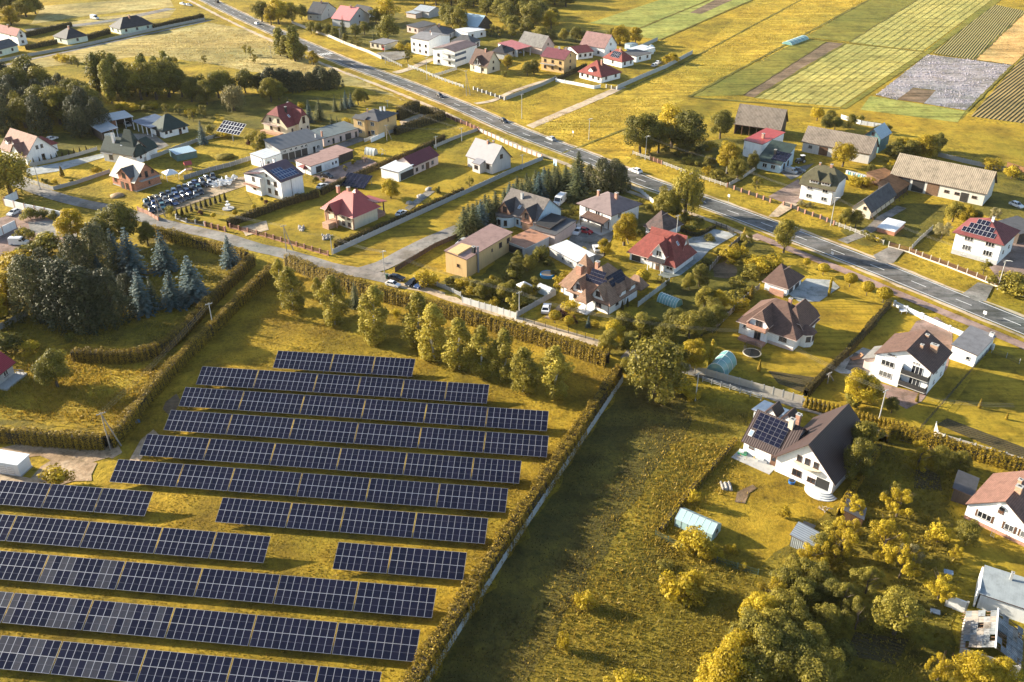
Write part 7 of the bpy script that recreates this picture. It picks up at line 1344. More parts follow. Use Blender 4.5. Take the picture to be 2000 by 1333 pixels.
fence('pale ornamental concrete fence before the barn yard', [(1628, 440), (1660, 452), (1690, 464), (1725, 478)], 1.2, 2.0, wallm('pale_ornamental', (.52, .48, .42)), POSTC, 'rail')
fence('low dark fence with brick posts before the white half-hipped house', [(1530, 402), (1545, 407), (1572, 418), (1602, 428), (1628, 440)], 1.2, 3.0, DKM, BRICK2, 'slat', .4)
fence('low dark fence with brick posts before the blue farmhouse', [(1420, 366), (1448, 376), (1478, 386), (1504, 396)], 1.2, 3.2, DKM, BRICK2, 'slat', .4)
fence('pale low concrete fence along the far side of the road', [(1236, 302), (1268, 313)], 1.2, 2.0, wallm('pale_ornamental', (.52, .48, .42)), POSTC, 'rail')
fence('reddish gate in the far roadside fence', [(1269, 313), (1292, 322)], 1.4, 2.0, BRP, BRICK2, 'slat', .2)
fence('long pale roadside fence before the shaded farm gardens', [(1293, 322), (1330, 336), (1375, 352), (1418, 366)], 1.2, 2.0, wallm('pale_ornamental', (.52, .48, .42)), POSTC, 'rail')
fence('grey fence between the shaded garden and the farmhouse', [(1424, 364), (1450, 350), (1476, 332)], 1.2, 2.4, PANELC, POSTC)
fence('grey fence beside the barn yard track', [(1780, 488), (1795, 472), (1820, 450)], 1.4, 2.4, PANELC, POSTC)
fence('long grey concrete wall right of the white bungalow', [(1206, 175), (1250, 155), (1300, 134), (1352, 106)], 1.8, 3.0, wallm('light_fence_concrete', (.42, .43, .43)))
fence('white front wall of the bungalow', [(1086, 160), (1120, 166), (1160, 174), (1172, 172)], 1.3, 4.5, WHITE, PVC, 'wall', .35, 'front_wall', 'wall')
fence('dark metal gate of the white bungalow', [(1184, 172), (1204, 176)], 1.3, 2.5, DKM, PVC, 'slat', .3)
fence('grey blue wall beside the orchard fields', [(1240, 100), (1262, 90), (1284, 80)], 1.8, 3.0, wallm('bluish_fence_concrete', (.34, .37, .38)))
fence('grey concrete fence along the front garden lane', [(988, 196), (1020, 184), (1060, 168), (1085, 156)], 1.5, 2.5, PANELC, POSTC)
fence('black picket fence with white posts on the front garden', [(925, 176), (950, 184), (985, 196)], 1.2, 3.0, DKM, PVC, 'slat', .35)
fence('whitish fence with grey pickets before the striped block', [(798, 132), (822, 140), (845, 150), (870, 160), (905, 172)], 1.2, 2.5, wallm('white_panel', (.62, .63, .63)), GREYW, 'rail', .3)
fence('grey picket fence beside the striped block garden', [(846, 151), (870, 144), (892, 137)], 1.3, 2.2, GREYW, GREYW, 'slat', .2)
fence('weathered fence by the road below the pink roofed house', [(570, 46), (605, 60), (640, 72), (676, 88), (720, 104), (745, 116)], 1.4, 3.0, wallm('pale_ornamental', (.52, .48, .42)), POSTC)
fence('low fence between the flat kiosk yard and the road', [(746, 112), (765, 122), (785, 132)], 1.2, 2.5, PANELC, POSTC, 'rail')
fence('red brick and picket fence below the gravel court', [(873, 230), (890, 238), (912, 246), (934, 256)], 1.4, 2.8, BRP, BRICK2, 'slat', .4)
fence('cream and brown fence before the light grey gabled house', [(936, 258), (960, 268), (985, 280), (1010, 291), (1058, 310)], 1.3, 2.6, wallm('cream_post', (.55, .5, .42)), BRICK2, 'panel', .35)
fence('grey concrete fence between the yellow house and the lawn', [(712, 278), (760, 262), (800, 250), (868, 232)], 1.3, 2.5, PANELC, POSTC)
fence('grey fence with small bushes below the shaded lawn', [(848, 290), (880, 276), (905, 266), (934, 256)], 1.2, 2.5, PANELC, POSTC)
fence('grey panel fence beside the teal shed lawn', [(268, 320), (310, 306), (345, 292), (385, 278), (445, 265)], 1.3, 2.5, PANELC, POSTC)
fence('grey panel fence in front of the tiny thujas', [(58, 326), (100, 318), (150, 306), (190, 294)], 1.2, 2.5, PANELC, POSTC)
fence('curved grey fence before the front lawn of the farm', [(48, 352), (75, 362), (105, 372), (150, 360), (215, 338)], 1.2, 2.5, PANELC, POSTC)
fence('grey plank fence above the scrap yard', [(360, 352), (410, 336), (450, 326), (494, 312)], 1.5, 2.5, plankm('grey_planks', (.28, .27, .26), .2), POSTC)
fence('low wall behind the scrap yard bushes', [(270, 412), (290, 420), (310, 432)], 1.2, 2.5, BRICK2, BRICK2, 'wall', .3)
fence('white wall with red coping round the forecourt', [(10, 402), (50, 412), (90, 420), (125, 428)], 2.2, 5, WHITE, BRICK2, 'wall', .24, 'coped_wall', 'wall')
fence('short white wall with red coping at the willow', [(12, 400), (36, 388)], 2.4, 5, WHITE, BRICK2, 'wall', .24, 'coped_wall', 'wall')
fence('white sloping wall with brick base at the left edge', [(-20, 472), (33, 446)], 2.4, 6, WHITE, BRICK2, 'wall', .24, 'coped_wall', 'wall')
fence('grey panel wall beside the golden trees on the left edge', [(-20, 654), (20, 636), (55, 616)], 1.6, 2.4, PANELC, POSTC)
fence('long concrete fence of the upper left houses', [(-20, 126), (60, 110), (150, 94), (240, 74), (330, 54), (400, 40)], 1.4, 4.0, PANELC, POSTC)
fence('thin dark wire fence between the right lawns', [(1797, 840), (1850, 780), (1900, 722), (1940, 676)], 1.1, 2.6, DKM, DKM, 'mesh', .06)
fence('wire fence at the upper right meadow', [(1936, 690), (1965, 700), (1990, 712)], 1.2, 2.6, DKM, GREYW, 'mesh', .08)
fence('green mesh fence round the greenhouse lawn', [(1280, 1048), (1330, 1072), (1400, 1100), (1480, 1124)], 1.2, 2.6, MESHG, MESHG, 'mesh', .06)
fence('white curtain wall beside the collapsing barn', [(1846, 1184), (1884, 1198)], 2.2, 3.8, WHITE, CONC, 'wall', .24, 'low_wall', 'wall')
fence('pale plank fence behind the blue shed', [(1642, 232), (1680, 244), (1732, 252)], 1.6, 2.6, wallm('white_panel', (.62, .63, .63)), POSTC)
fence('grey wall and sheds line behind the long barn', [(1832, 306), (1880, 318), (1925, 328), (1960, 334)], 1.5, 2.8, PANELC, POSTC)
fence('rusty sheet fence at the right edge', [(1966, 326), (1990, 334), (2020, 344)], 1.6, 2.4, RUST, BRF, 'wall', .12)
fence('dark wooden fence beside the flat yellow block', [(772, 532), (810, 508), (850, 484), (902, 462)], 1.4, 2.4, DWOOD, BRF)
fence('grey fence behind the parked dark cars', [(840, 555), (870, 566), (900, 580)], 1.2, 2.4, GREYW, GREYW, 'slat', .2)
# ---- poles and wires
WOODP = solid('pole_wood', (.3, .26, .22), .9, .2); INS = solid('insulator', (.5, .5, .5), .4)
POLES = {}
def pole(key, x, yb, yt, label, aframe=False, lamp=False, arm=True, rot=35):
    H = HT(x, yb, yt); r = empty('utility_pole', P(x, yb), R(rot)); b = MB(); b.tube([(0, 0, 0), (0, 0, H)], [.13, .09], 8); b.build('mast', POSTC if not aframe else WOODP, r)
    if aframe: b = MB(); b.tube([(1.9, 0, 0), (.05, 0, H * .93)], [.15, .1], 8); b.build('brace', WOODP, r)
    if arm:
        b = MB(); b.box(-.8, -.05, H - .35, .8, .05, H - .25); b.build('crossarm', steel, r)
        for q in (-.7, -.25, .25, .7): b = MB(); b.cyl(q, 0, H - .25, H - .05, .05, 6); b.build('insulator', INS, r)
    if lamp: b = MB(); b.tube([(0, 0, H - .1), (0, -1.2, H + .35)], .04, 5); b.build('lamp_arm', steel, r); b = MB(); b.box(-.09, -1.65, H + .3, .09, -1.15, H + .38); b.build('lamp_head', steel, r)
    reg(r, label, 'utility pole'); POLES[key] = (P(x, yb), H); return r
pole('p1', 418, 648, 592, 'leaning pole standing between the two amber hedges')
pole('p2', 216, 878, 806, 'A-frame timber pole at the corner of the left hedge', True)
pole('p3', 560, 492, 440, 'A-frame pole behind the red picket fence', True)
pole('p4', 649, 498, 459, 'pole at the end of the light grey panel fence')
pole('p5', 751, 537, 490, 'lamp pole at the lane junction', lamp=True)
pole('p6', 311, 428, 380, 'A-frame pole beside the scrap yard', True)
pole('p7', 79, 370, 324, 'dark pole on the front lawn at the left')
pole('p8', 1014, 612, 570, 'pole among bushes beside the white panel wall')
pole('p9', 1217, 480, 440, 'A-frame pole under the golden tree', True)
pole('p10', 1320, 470, 420, 'pole behind the red tiled house')
pole('p11', 1358, 784, 728, 'slim pole in the rough meadow')
pole('p12', 1716, 823, 762, 'pole with white box beside the low thuja row')
pole('p13', 1948, 566, 509, 'concrete lamp pole before the brown slatted fence', lamp=True)
pole('p14', 1622, 441, 386, 'lamp pole before the ornamental fence', lamp=True)
pole('p15', 1418, 340, 315, 'pole among the shaded farm gardens')
pole('p16', 1260, 313, 266, 'lamp pole at the far roadside fence', lamp=True)
pole('p17', 1150, 274, 232, 'lone lamp pole in the golden meadow', lamp=True)
pole('p18', 1019, 232, 184, 'lone pole on the mown meadow')
pole('p19', 911, 188, 138, 'A-frame pole at the garden lane', True)
pole('p20', 834, 156, 112, 'lamp pole beside the drive of the striped block', lamp=True)
pole('p21', 753, 124, 90, 'lamp pole beside the flat kiosk', lamp=True)
pole('p22', 665, 88, 56, 'A-frame pole by the far roadside fence', True)
pole('p23', 756, 276, 244, 'A-frame pole in front of the yellow block house', True)
pole('p24', 852, 292, 266, 'small pole on the shaded lawn')
pole('p25', 902, 276, 250, 'pole beside the round bushes')
pole('p26', 1020, 332, 302, 'thin pole at the end of the panel fence')
pole('p27', 757, 210, 196, 'short pole among dark shrubs')
pole('p28', 1616, 750, 728, 'low H-shaped frame beside the patio', True)
pole('p29', 530, 114, 90, 'lone pole in the dry meadow')
pole('p30', 100, 560 - 84, 452, 'thin leaning pole at the white sloping wall', arm=False)
WIRE = solid('wire', (.2, .19, .18), .5)
def wire(a, b, label, n=3, sag=.8):
    (p, h), (q, k) = POLES[a] if isinstance(a, str) else a, POLES[b] if isinstance(b, str) else b; m = MB(); d = (q - p).normalized(); s = Vector((-d.y, d.x, 0))
    for i in range(n):
        o = s * (i - (n - 1) / 2) * .55; pts = []
        for t in range(13): f = t / 12; c = p.lerp(q, f) + o; pts.append((c.x, c.y, h + (k - h) * f - .15 - sag * 4 * f * (1 - f)))
        m.tube(pts, .013, 3)
    reg(m.build('power_line', WIRE), label, 'power line')
wire('p3', 'p4', 'power line between the red fence and the panel fence'); wire('p4', 'p5', 'power line over the grass wedge'); wire('p5', 'p8', 'power line from the junction lamp to the white panel wall'); wire('p8', (P(1190, 676), 7.5), 'power line over the long brown hedge')
wire((P(1190, 676), 7.5), (P(1490, 706), 7.5), 'power line above the huge lane tree'); wire((P(1490, 706), 7.5), 'p12', 'power line crossing the brown hipped house lawn'); wire('p12', (P(1960, 855), 7.5), 'power line crossing the right lawns'); wire('p1', 'p2', 'power line along the left amber hedge'); wire('p6', 'p3', 'power line over the fountain lawn')
wire('p14', 'p13', 'power line along the main road', 3, 1.2); wire('p16', 'p15', 'power line over the shaded farm gardens'); wire('p15', 'p14', 'power line past the blue farmhouse', 3, 1.2); wire('p23', 'p25', 'power line over the shaded lawn'); wire('p25', (P(760, 232), 7), 'power line toward the gravel court'); wire('p19', 'p20', 'power line over the front gardens'); wire('p9', 'p10', 'power line behind the red tiled house')
for k, (x, yb, yt) in enumerate(((1422, 398, 380), (1624, 506, 492), (1119, 268, 256), (1921, 622, 608), (1084, 336, 312))):
    H = HT(x, yb, yt); r = empty('road_sign', P(x, yb), R(-54)); b = MB(); b.cyl(0, 0, 0, H, .045, 6); b.build('post', steel, r); b = MB(); b.box(-.4, -.08, H - .8, .4, -.05, H) if k != 4 else b.box(-.9, -.08, H - 2.0, .9, -.05, H); b.build('plate', PVC if k != 4 else solid('pale_blue_board', (.35, .5, .6), .5), r)
    reg(r, ('small sign on the far verge below the shaded gardens', 'white marker on the near verge by the ball trees', 'pale sign in the golden meadow', 'pale sign on the near verge at the right edge', 'pale blue board on posts above the spruce row')[k], 'sign')
# ---- vehicles
TYRE = solid('tyre', (.015, .015, .015), .9); RIM = solid('rim', (.4, .4, .42), .35); CARGL = solid('car_glass', (.015, .02, .028), .1, .05); HEADL = solid('headlight', (.75, .75, .72), .2, .03); TAIL = solid('tail_light', (.4, .02, .02), .3, .03)
CP = {k: solid('car_paint_' + k, c, .25, .03, .0, .6) for k, c in dict(white=(.72, .72, .72), silver=(.38, .4, .42), black=(.012, .012, .016), red=(.4, .02, .03), blue=(.03, .06, .16), grey=(.13, .14, .15), teal=(.04, .12, .14)).items()}
def prof(b, pts, y0, y1, mi=0, ins=0):
    a = [(x, -y0 + (ins if z > .8 else 0), z) for x, z in pts]; c = [(x, y1 - (ins if z > .8 else 0), z) for x, z in pts]; n = len(pts)
    b.poly(a, mi); b.poly(c[::-1], mi)
    for k in range(n): b.poly([a[k], c[k], c[(k + 1) % n], a[(k + 1) % n]][::-1], mi)
def car_meshes():
    b = MB(); prof(b, [(-2.1, .28), (2.08, .28), (2.15, .5), (2.05, .74), (1.05, .95), (-1.75, .98), (-2.12, .88), (-2.18, .55)], .86, .86, 0, .04)
    b.loft([[(-1.35, -.6, 1.42), (.22, -.6, 1.42), (.22, .6, 1.42), (-1.35, .6, 1.42)], [(-1.3, -.55, 1.48), (.12, -.55, 1.48), (.12, .55, 1.48), (-1.3, .55, 1.48)]])
    for y in (-1, 1):
        for x0, x1 in ((1.0, .22), (-.45, -.5), (-1.75, -1.35)): b.tube([(x0, y * .79, .95), (x1, y * .6, 1.42)], .05, 4)
    g = MB(); g.loft([[(-1.74, -.77, .94), (1.02, -.77, .94), (1.02, .77, .94), (-1.74, .77, .94)], [(-1.36, -.59, 1.42), (.22, -.59, 1.42), (.22, .59, 1.42), (-1.36, .59, 1.42)]])
    w_ = MB(); M = Matrix.Rotation(R(90), 4, 'X')
    for r_, y, m in ((.32, .1, 0), (.19, .115, 1)): w_.loft([[(r_ * math.cos(t * .524), yy, r_ * math.sin(t * .524)) for t in range(12)] for yy in (-y, y)], m)
    hl = MB(); hl.box(-.05, -.18, -.06, .03, .18, .06)
    return b.mesh('body', [CP['white']]), g.mesh('window', [CARGL]), w_.mesh('wheel', [TYRE, RIM]), hl.mesh('headlight', [HEADL]), hl.mesh('tail_light', [TAIL])
CARM = car_meshes()
def van_meshes():
    b = MB(); prof(b, [(-2.7, .35), (2.7, .35), (2.78, .8), (2.65, 1.15), (1.85, 1.3), (1.3, 2.25), (1.0, 2.4), (-2.65, 2.4), (-2.75, 1.2)], .97, .97, 0, .06)
    g = MB(); prof(g, [(1.92, 1.3), (1.9, 1.36), (1.4, 2.2), (1.36, 2.18)], .8, .8)
    for y in (-.95, .93): g.box(.6, y - .01, 1.4, 1.45, y + .03, 1.95)
    return b.mesh('body', [CP['white']]), g.mesh('window', [CARGL])
VANM = van_meshes()
def car(x, y, tx, ty, paint, label, van=False, group=None, s=1.0, name=None, h=0):
    p, q = P(x, y), P(tx, ty); d = q - p; r = empty(name or ('van' if van else 'car'), p, math.atan2(d.y, d.x)); r.scale = (s, s, s); bo, gl = (VANM if van else CARM[:2])
    o = link('body', bo, r); o.material_slots[0].link = 'OBJECT'; o.material_slots[0].material = CP[paint]; link('window', gl, r)
    fx, rx, ty_ = (1.75, -1.7, .88) if van else (1.35, -1.3, .78)
    for wx in (fx, rx):
        for wy in (-ty_, ty_): link('wheel', CARM[2], r, (wx, wy, .32))
    e = (2.72, .8, .75) if van else (2.1, .6, .66)
    for wy in (-1, 1): link('headlight', CARM[3], r, (e[0], wy * e[2], e[1])); link('tail_light', CARM[4], r, (-e[0] - .02, wy * e[2], e[1]))
    return reg(r, label, 'van' if van else 'car', group)
dv = (1400, 404), (1267, 359)
car(1241, 337, 1200, 321, 'white', 'white car driving on the main road by the birch', s=1.1); car(1076, 274, 1040, 258, 'silver', 'silver car driving on the road beside the golden meadow'); car(984, 239, 1010, 251, 'black', 'dark car driving near the gravel court'); car(859, 190, 887, 202, 'black', 'dark car driving at the garden lane'); car(502, 48, 470, 30, 'white', 'white car far up the main road')
car(424, 6, 404, -3, 'black', 'dark truck-like car at the far end of the road', True, s=.8)
for x, y, pt, l in ((358, 10, 'white', 'white parked car near the top left, left of the pair'), (370, 12, 'silver', 'silver parked car near the top left, right of the pair'), (185, 38, 'white', 'white parked van behind the dark hipped house')): car(x, y, x + 12, y + 2, pt, l, 'van' in l)
car(1093, 398, 1086, 404, 'white', 'white van parked on dark ground behind the blue house', True, s=1.1)
car(1128, 456, 1124, 460, 'white', 'white car beside the red one in the gravel yard'); car(1143, 455, 1150, 457, 'red', 'red car in the gravel yard'); car(1165, 489, 1163, 484, 'white', 'white car beside the golden tree in the gravel yard')
car(1067, 607, 1069, 600, 'white', 'white car on the drive of the tan roofed house', s=1.1)
car(903, 477, 896, 481, 'silver', 'silver car parked behind the yellow flat block'); car(918, 468, 926, 462, 'black', 'dark car parked behind the yellow flat block'); car(885, 494, 880, 497, 'white', 'white car half hidden by the yellow flat block')
car(775, 547, 788, 549, 'black', 'black car beside the rubbish bin, leftmost of the three parked outside the fence'); car(806, 556, 794, 562, 'black', 'black car in the middle of the three parked outside the fence'); car(824, 560, 812, 566, 'blue', 'dark blue car, rightmost of the three parked outside the fence')
car(768, 559, 780, 562, 'white', 'whitish covered trailer-like car by the long hedge', s=.9)
car(28, 419, 22, 422, 'white', 'white car in the paved forecourt'); car(38, 478, 48, 478, 'white', 'white van on the lane at the left edge', True, s=.9)
car(630, 367, 638, 363, 'white', 'white car behind the hedge of the white solar house'); car(639, 347, 648, 349, 'black', 'black car in front of the pink roofed garage'); car(784, 420, 790, 416, 'white', 'white car behind the red roofed house'); car(102, 274, 108, 272, 'white', 'white car beside the pink roofed house')
car(250, 246, 254, 249, 'white', 'white car under the open farm shed'); car(1545, 338, 1552, 340, 'silver', 'silver van-like trailer in the yard behind the white house', True, s=.75); car(1560, 336, 1566, 337, 'grey', 'dark grey car behind the silver trailer')
car(1285, 125, 1290, 122, 'white', 'white car by the long grey wall, nearest the bungalow'); car(1278, 130, 1282, 128, 'silver', 'silver car by the long grey wall'); car(1012, 104, 1018, 106, 'grey', 'grey car under the pale red carport'); car(1985, 404, 1990, 406, 'white', 'white car in the shaded yard at the right edge')
rnd = random.Random(5); k = 0
spots = []
for rw in range(3):
    for c in range(13):
        t = c / 12; x = 286 + 130 * t + rw * 5; y = 398 - 50 * t + rw * 8.5 + rnd.uniform(-1, 1); spots.append((x, y))
spots = spots[:36]; spots.sort()
for k, (x, y) in enumerate(spots):
    pt = rnd.choice(['black', 'blue', 'black', 'black', 'silver', 'black', 'teal', 'grey', 'black', 'blue', 'white']); a = rnd.uniform(-4, 4)
    nm_ = {'black': 'black', 'blue': 'dark blue', 'grey': 'grey', 'silver': 'silver', 'white': 'white', 'teal': 'teal'}[pt]
    car(x, y, x + 6 + a, y + 6 - a, pt, f'{nm_} scrapped car, {place(k, 36)} in the scrap yard', group='scrapped cars in the yard', s=rnd.uniform(.85, 1.0), name='scrapped_car')
for k in range(9):
    x, y = 420 + (k % 5) * 9 + rnd.uniform(-2, 2), 362 - (k % 5) * 2.5 + (k // 5) * 6; b = MB(); 
    for q in range(5): M = Matrix.Translation((rnd.uniform(-.6, .6), rnd.uniform(-.6, .6), .3 + q * .22)) @ Matrix.Rotation(rnd.uniform(0, 6), 4, (rnd.random(), rnd.random(), 1)); b.box(-.7, -.45, -.08, .7, .45, .08, 0, M)
    o = b.build('scrap_pile', CP['white'], None, P(x, y)); reg(o, f'heap of white scrap panels, {place(k, 9)} behind the scrapped cars', 'scrap', 'heaps of white scrap panels')
# ---- greenhouses, pool, trampolines, tents and yard things
FILM = None
def filmm(name, c, a=.35):
    m, nt, b = newmat(name); b.inputs['Base Color'].default_value = (*c, 1); b.inputs['Roughness'].default_value = .3; tr = nt.nodes.new('ShaderNodeBsdfTransparent'); mx = nt.nodes.new('ShaderNodeMixShader'); mx.inputs[0].default_value = 1 - a
    nt.links.new(tr.outputs[0], mx.inputs[1]); nt.links.new(b.outputs[0], mx.inputs[2]); nt.links.new(mx.outputs[0], nt.nodes['Material Output'].inputs[0]); return m
TFILM = filmm('teal_film', (.2, .42, .42), .25); WFILM = filmm('white_film', (.6, .63, .6), .1); PFILM = filmm('polycarbonate', (.36, .52, .52), .12)
def tunnel(label, B, A, w, film, hoops=6, h=2.1):
    p, q = P(*B), P(*A); d = q - p; L = d.length; r = empty('greenhouse', p, math.atan2(d.y, d.x)); arc = lambda x, e=0: [(x, (w / 2 + e) * math.cos(t * math.pi / 12), (h + e) * math.sin(t * math.pi / 12)) for t in range(13)]
    b = MB(); a0, a1 = arc(0), arc(L)
    for k in range(12): b.poly([a0[k], a1[k], a1[k + 1], a0[k + 1]])
    b.poly(a0); b.poly(a1[::-1]); b.build('cover', film, r)
    for k in range(hoops): m = MB(); m.tube(arc(L * k / (hoops - 1), .03), .05, 5); m.build('hoop', PVC, r)
    b = MB(); b.tube([(0, 0, h + .04), (L, 0, h + .04)], .04, 5); b.build('ridge_bar', PVC, r); return reg(r, label, 'greenhouse')
tunnel('teal film tunnel greenhouse behind the beige fence', (1397, 733), (1420, 708), 4.2, TFILM, 4, 2.8); tunnel('glazed tunnel greenhouse with white hoops right of the tan roofed house', (1326, 600), (1290, 586), 2.9, TFILM, 8, 2.0); tunnel('small white film tunnel behind the drive', (1078, 578), (1054, 568), 2.6, WFILM, 4, 2.0); tunnel('white film tunnel on the playground lawn', (734, 303), (716, 300), 2.6, WFILM, 4, 2.2)
tunnel('long low glass frame at the corner of the olive field', (1537, 88), (1570, 76), 5.5, TFILM, 6, 1.6); tunnel('white round-ended shelter by the far field wall', (1262, 106), (1272, 100), 4, WFILM, 3, 3)
h = House('greenhouse', 'teal polycarbonate greenhouse with gable roof on the foreground lawn', 'greenhouse', (1389, 1060), A=(1317, 1028), C=(1407, 1038)); W_, D_ = h.W, h.D
b = MB(); b.box(0, 0, 0, W_, .03, 1.6); b.box(0, D_ - .03, 0, W_, D_, 1.6); b.box(0, .03, 0, .03, D_ - .03, 1.6); b.box(W_ - .03, .03, 0, W_, D_ - .03, 1.6); b.poly([(0, 0, 1.6), (W_, 0, 1.6), (W_ / 2, 0, 2.7)]); b.poly([(0, D_, 1.6), (W_, D_, 1.6), (W_ / 2, D_, 2.7)][::-1]); h.part('side_panels', b, PFILM)
b = MB(); b.poly([(-.05, 0, 1.6), (W_ / 2, 0, 2.7), (W_ / 2, D_, 2.7), (-.05, D_, 1.6)]); b.poly([(W_ + .05, 0, 1.6), (W_ + .05, D_, 1.6), (W_ / 2, D_, 2.7), (W_ / 2, 0, 2.7)]); h.part('roof', b, PFILM)
for k in range(7):
    y = D_ * k / 6; b = MB(); b.tube([(-.03, y, 0), (-.03, y, 1.6), (W_ / 2, y, 2.73), (W_ + .03, y, 1.6), (W_ + .03, y, 0)], .035, 4); h.part('frame_hoop', b, alu)
b = MB(); b.tube([(W_ / 2, 0, 2.75), (W_ / 2, D_, 2.75)], .04, 4); b.tube([(-.04, 0, 1.6), (-.04, D_, 1.6)], .04, 4); h.part('ridge_bar', b, alu); h.win('R', W_ * .5, .95, .9, 1.8, -.02, alu, 'door')
def disc(name, label, cat, x, y, r0, hgt, rimm, top, legs=True, net=False):
    r = empty(name, P(x, y)); b = MB(); b.cyl(0, 0, hgt - .02, hgt, r0 * .93, 24); b.build('mat' if cat == 'trampoline' else 'water', top, r)
    b = MB(); n = 24
    for k in range(n):
        a, c = k * 2 * math.pi / n, (k + 1) * 2 * math.pi / n; b.box(0, 0, 0, .001, .001, .001) if False else b.slab([(r0 * .93 * math.cos(a), r0 * .93 * math.sin(a), hgt + .05), (r0 * 1.05 * math.cos(a), r0 * 1.05 * math.sin(a), hgt + .05), (r0 * 1.05 * math.cos(c), r0 * 1.05 * math.sin(c), hgt + .05), (r0 * .93 * math.cos(c), r0 * .93 * math.sin(c), hgt + .05)], .1 if cat == 'trampoline' else hgt + .04)
    b.build('rim', rimm, r)
    if net:
        for k in range(6): a = k * math.pi / 3; b = MB(); b.tube([(r0 * math.cos(a), r0 * math.sin(a), 0), (r0 * math.cos(a), r0 * math.sin(a), 2.6)], .04, 5); b.build('net_post', DKM, r)
        b = MB(); 
        for k in range(24): a, c = k * math.pi / 12, (k + 1) * math.pi / 12; b.poly([(r0 * math.cos(a), r0 * math.sin(a), hgt), (r0 * math.cos(c), r0 * math.sin(c), hgt), (r0 * math.cos(c), r0 * math.sin(c), 2.6), (r0 * math.cos(a), r0 * math.sin(a), 2.6)])
        b.build('safety_net', filmm('net_mesh', (.03, .03, .03), .55), r)
    return reg(r, label, cat)
disc('trampoline', 'round trampoline with black net and cream rim on the bay house lawn', 'trampoline', 1468, 695, 1.9, .75, CREAM, solid('tramp_mat', (.02, .022, .025), .6), net=True); disc('swimming_pool', 'round blue paddling pool in the shaded garden', 'pool', 1069, 540, 1.75, .8, solid('pool_blue', (.05, .25, .5), .4), solid('pool_water', (.3, .2, .1), .1)); disc('trampoline', 'small trampoline with pale rim beside the tan roofed house', 'trampoline', 1251, 564, 1.3, .6, PVC, MATS['tramp_mat'], net=True)
def tent(label, x, y, s, he, mat, rot=40, name='gazebo'):
    r = empty(name, P(x, y), R(rot)); b = MB(); b.loft([[(-s, -s, he), (s, -s, he), (s, s, he), (-s, s, he)], [(-.05, -.05, he + s * .55), (.05, -.05, he + s * .55), (.05, .05, he + s * .55), (-.05, .05, he + s * .55)]]); b.box(-s, -s, he - .3, s, -s + .03, he - .001); b.box(-s, s - .03, he - .3, s, s, he - .001); b.build('canopy', mat, r)
    for a in (-1, 1):
        for c in (-1, 1): b = MB(); b.box(a * s * .96 - .05, c * s * .96 - .05, 0, a * s * .96 + .05, c * s * .96 + .05, he - .002); b.build('leg', PVC, r)
    return reg(r, label, 'gazebo')
TENTW = solid('tent_white', (.7, .7, .7), .8, .04)
tent('white garden gazebo in the shaded pool garden', 1023, 572, 1.5, 2.1, TENTW); tent('white party gazebo beside the brick house', 334, 350, 2.0, 2.2, TENTW); tent('small maroon pavilion behind the white solar house', 598, 338, 1.8, 2.2, DRED)
r = empty('play_tower', P(370, 338), R(30)); b = MB(); b.box(-1, -1, 1.2, 1, 1, 1.35); b.build('platform', BWOOD, r)
for a in (-.95, .85):
    for c in (-.95, .85): b = MB(); b.box(a, c, 0, a + .1, c + .1, 3); b.build('leg', BWOOD, r)
b = MB(); b.loft([[(-1.2, -1.2, 3), (1.2, -1.2, 3), (1.2, 1.2, 3), (-1.2, 1.2, 3)], [(-1.2, -.02, 4), (1.2, -.02, 4), (1.2, .02, 4), (-1.2, .02, 4)]]); b.build('roof', RED, r); b = MB(); b.slab([(-1, -.4, 1.4), (-3.4, -.4, .2), (-3.4, .4, .2), (-1, .4, 1.4)], .06); b.build('slide', TENTW, r); reg(r, 'red roofed play tower with white slide beside the brick house', 'play tower')
r = empty('playground_slide', P(716, 318), R(40)); b = MB(); b.slab([(0, -.4, 1.8), (2.8, -.4, .2), (2.8, .4, .2), (0, .4, 1.8)], .06); b.build('chute', solid('slide_blue', (.03, .2, .45), .4), r)
for a in (-1.2, -.1):
    for c in (-.6, .6): b = MB(); b.box(a - .06, c - .06, 0, a + .06, c + .06, 2.8); b.build('leg', BWOOD, r)
b = MB(); b.box(-1.3, -.7, 1.7, 0, .7, 1.8); b.build('platform', BWOOD, r); reg(r, 'wooden climbing frame with blue slide on the shaded lawn', 'playground slide')
r = empty('swing_frame', P(747, 304), R(35)); 
for y in (-.9, .9): b = MB(); b.tube([(-.9, y, 0), (-.6, y, 1.8), (0, y, 2.2), (.6, y, 1.8), (.9, y, 0)], .05, 5); b.build('arch', alu, r)
b = MB(); b.tube([(0, -.9, 2.2), (0, .9, 2.2)], .04, 5); b.build('top_bar', alu, r); b = MB(); b.box(-.3, -.3, .5, .3, .3, .56); b.build('seat', PVC, r); reg(r, 'arched metal swing frame on the shaded lawn', 'swing')
r = empty('fountain', P(446, 409)); b = MB(); b.cyl(0, 0, 0, .35, 1.7, 20, 0, 1.75); b.build('basin', CONC, r); b = MB(); b.cyl(0, 0, .35, 1.3, .35, 10, 0, .2); b.cyl(0, 0, 1.3, 1.5, .7, 12, 0, .8); b.build('bowl', TENTW, r); b = MB(); b.cyl(0, 0, 1.5, 2.3, .18, 8, 0, .3); b.cyl(0, 0, 2.3, 2.5, .4, 10); b.build('finial', TENTW, r); reg(r, 'white tiered fountain on the thuja lawn', 'fountain')
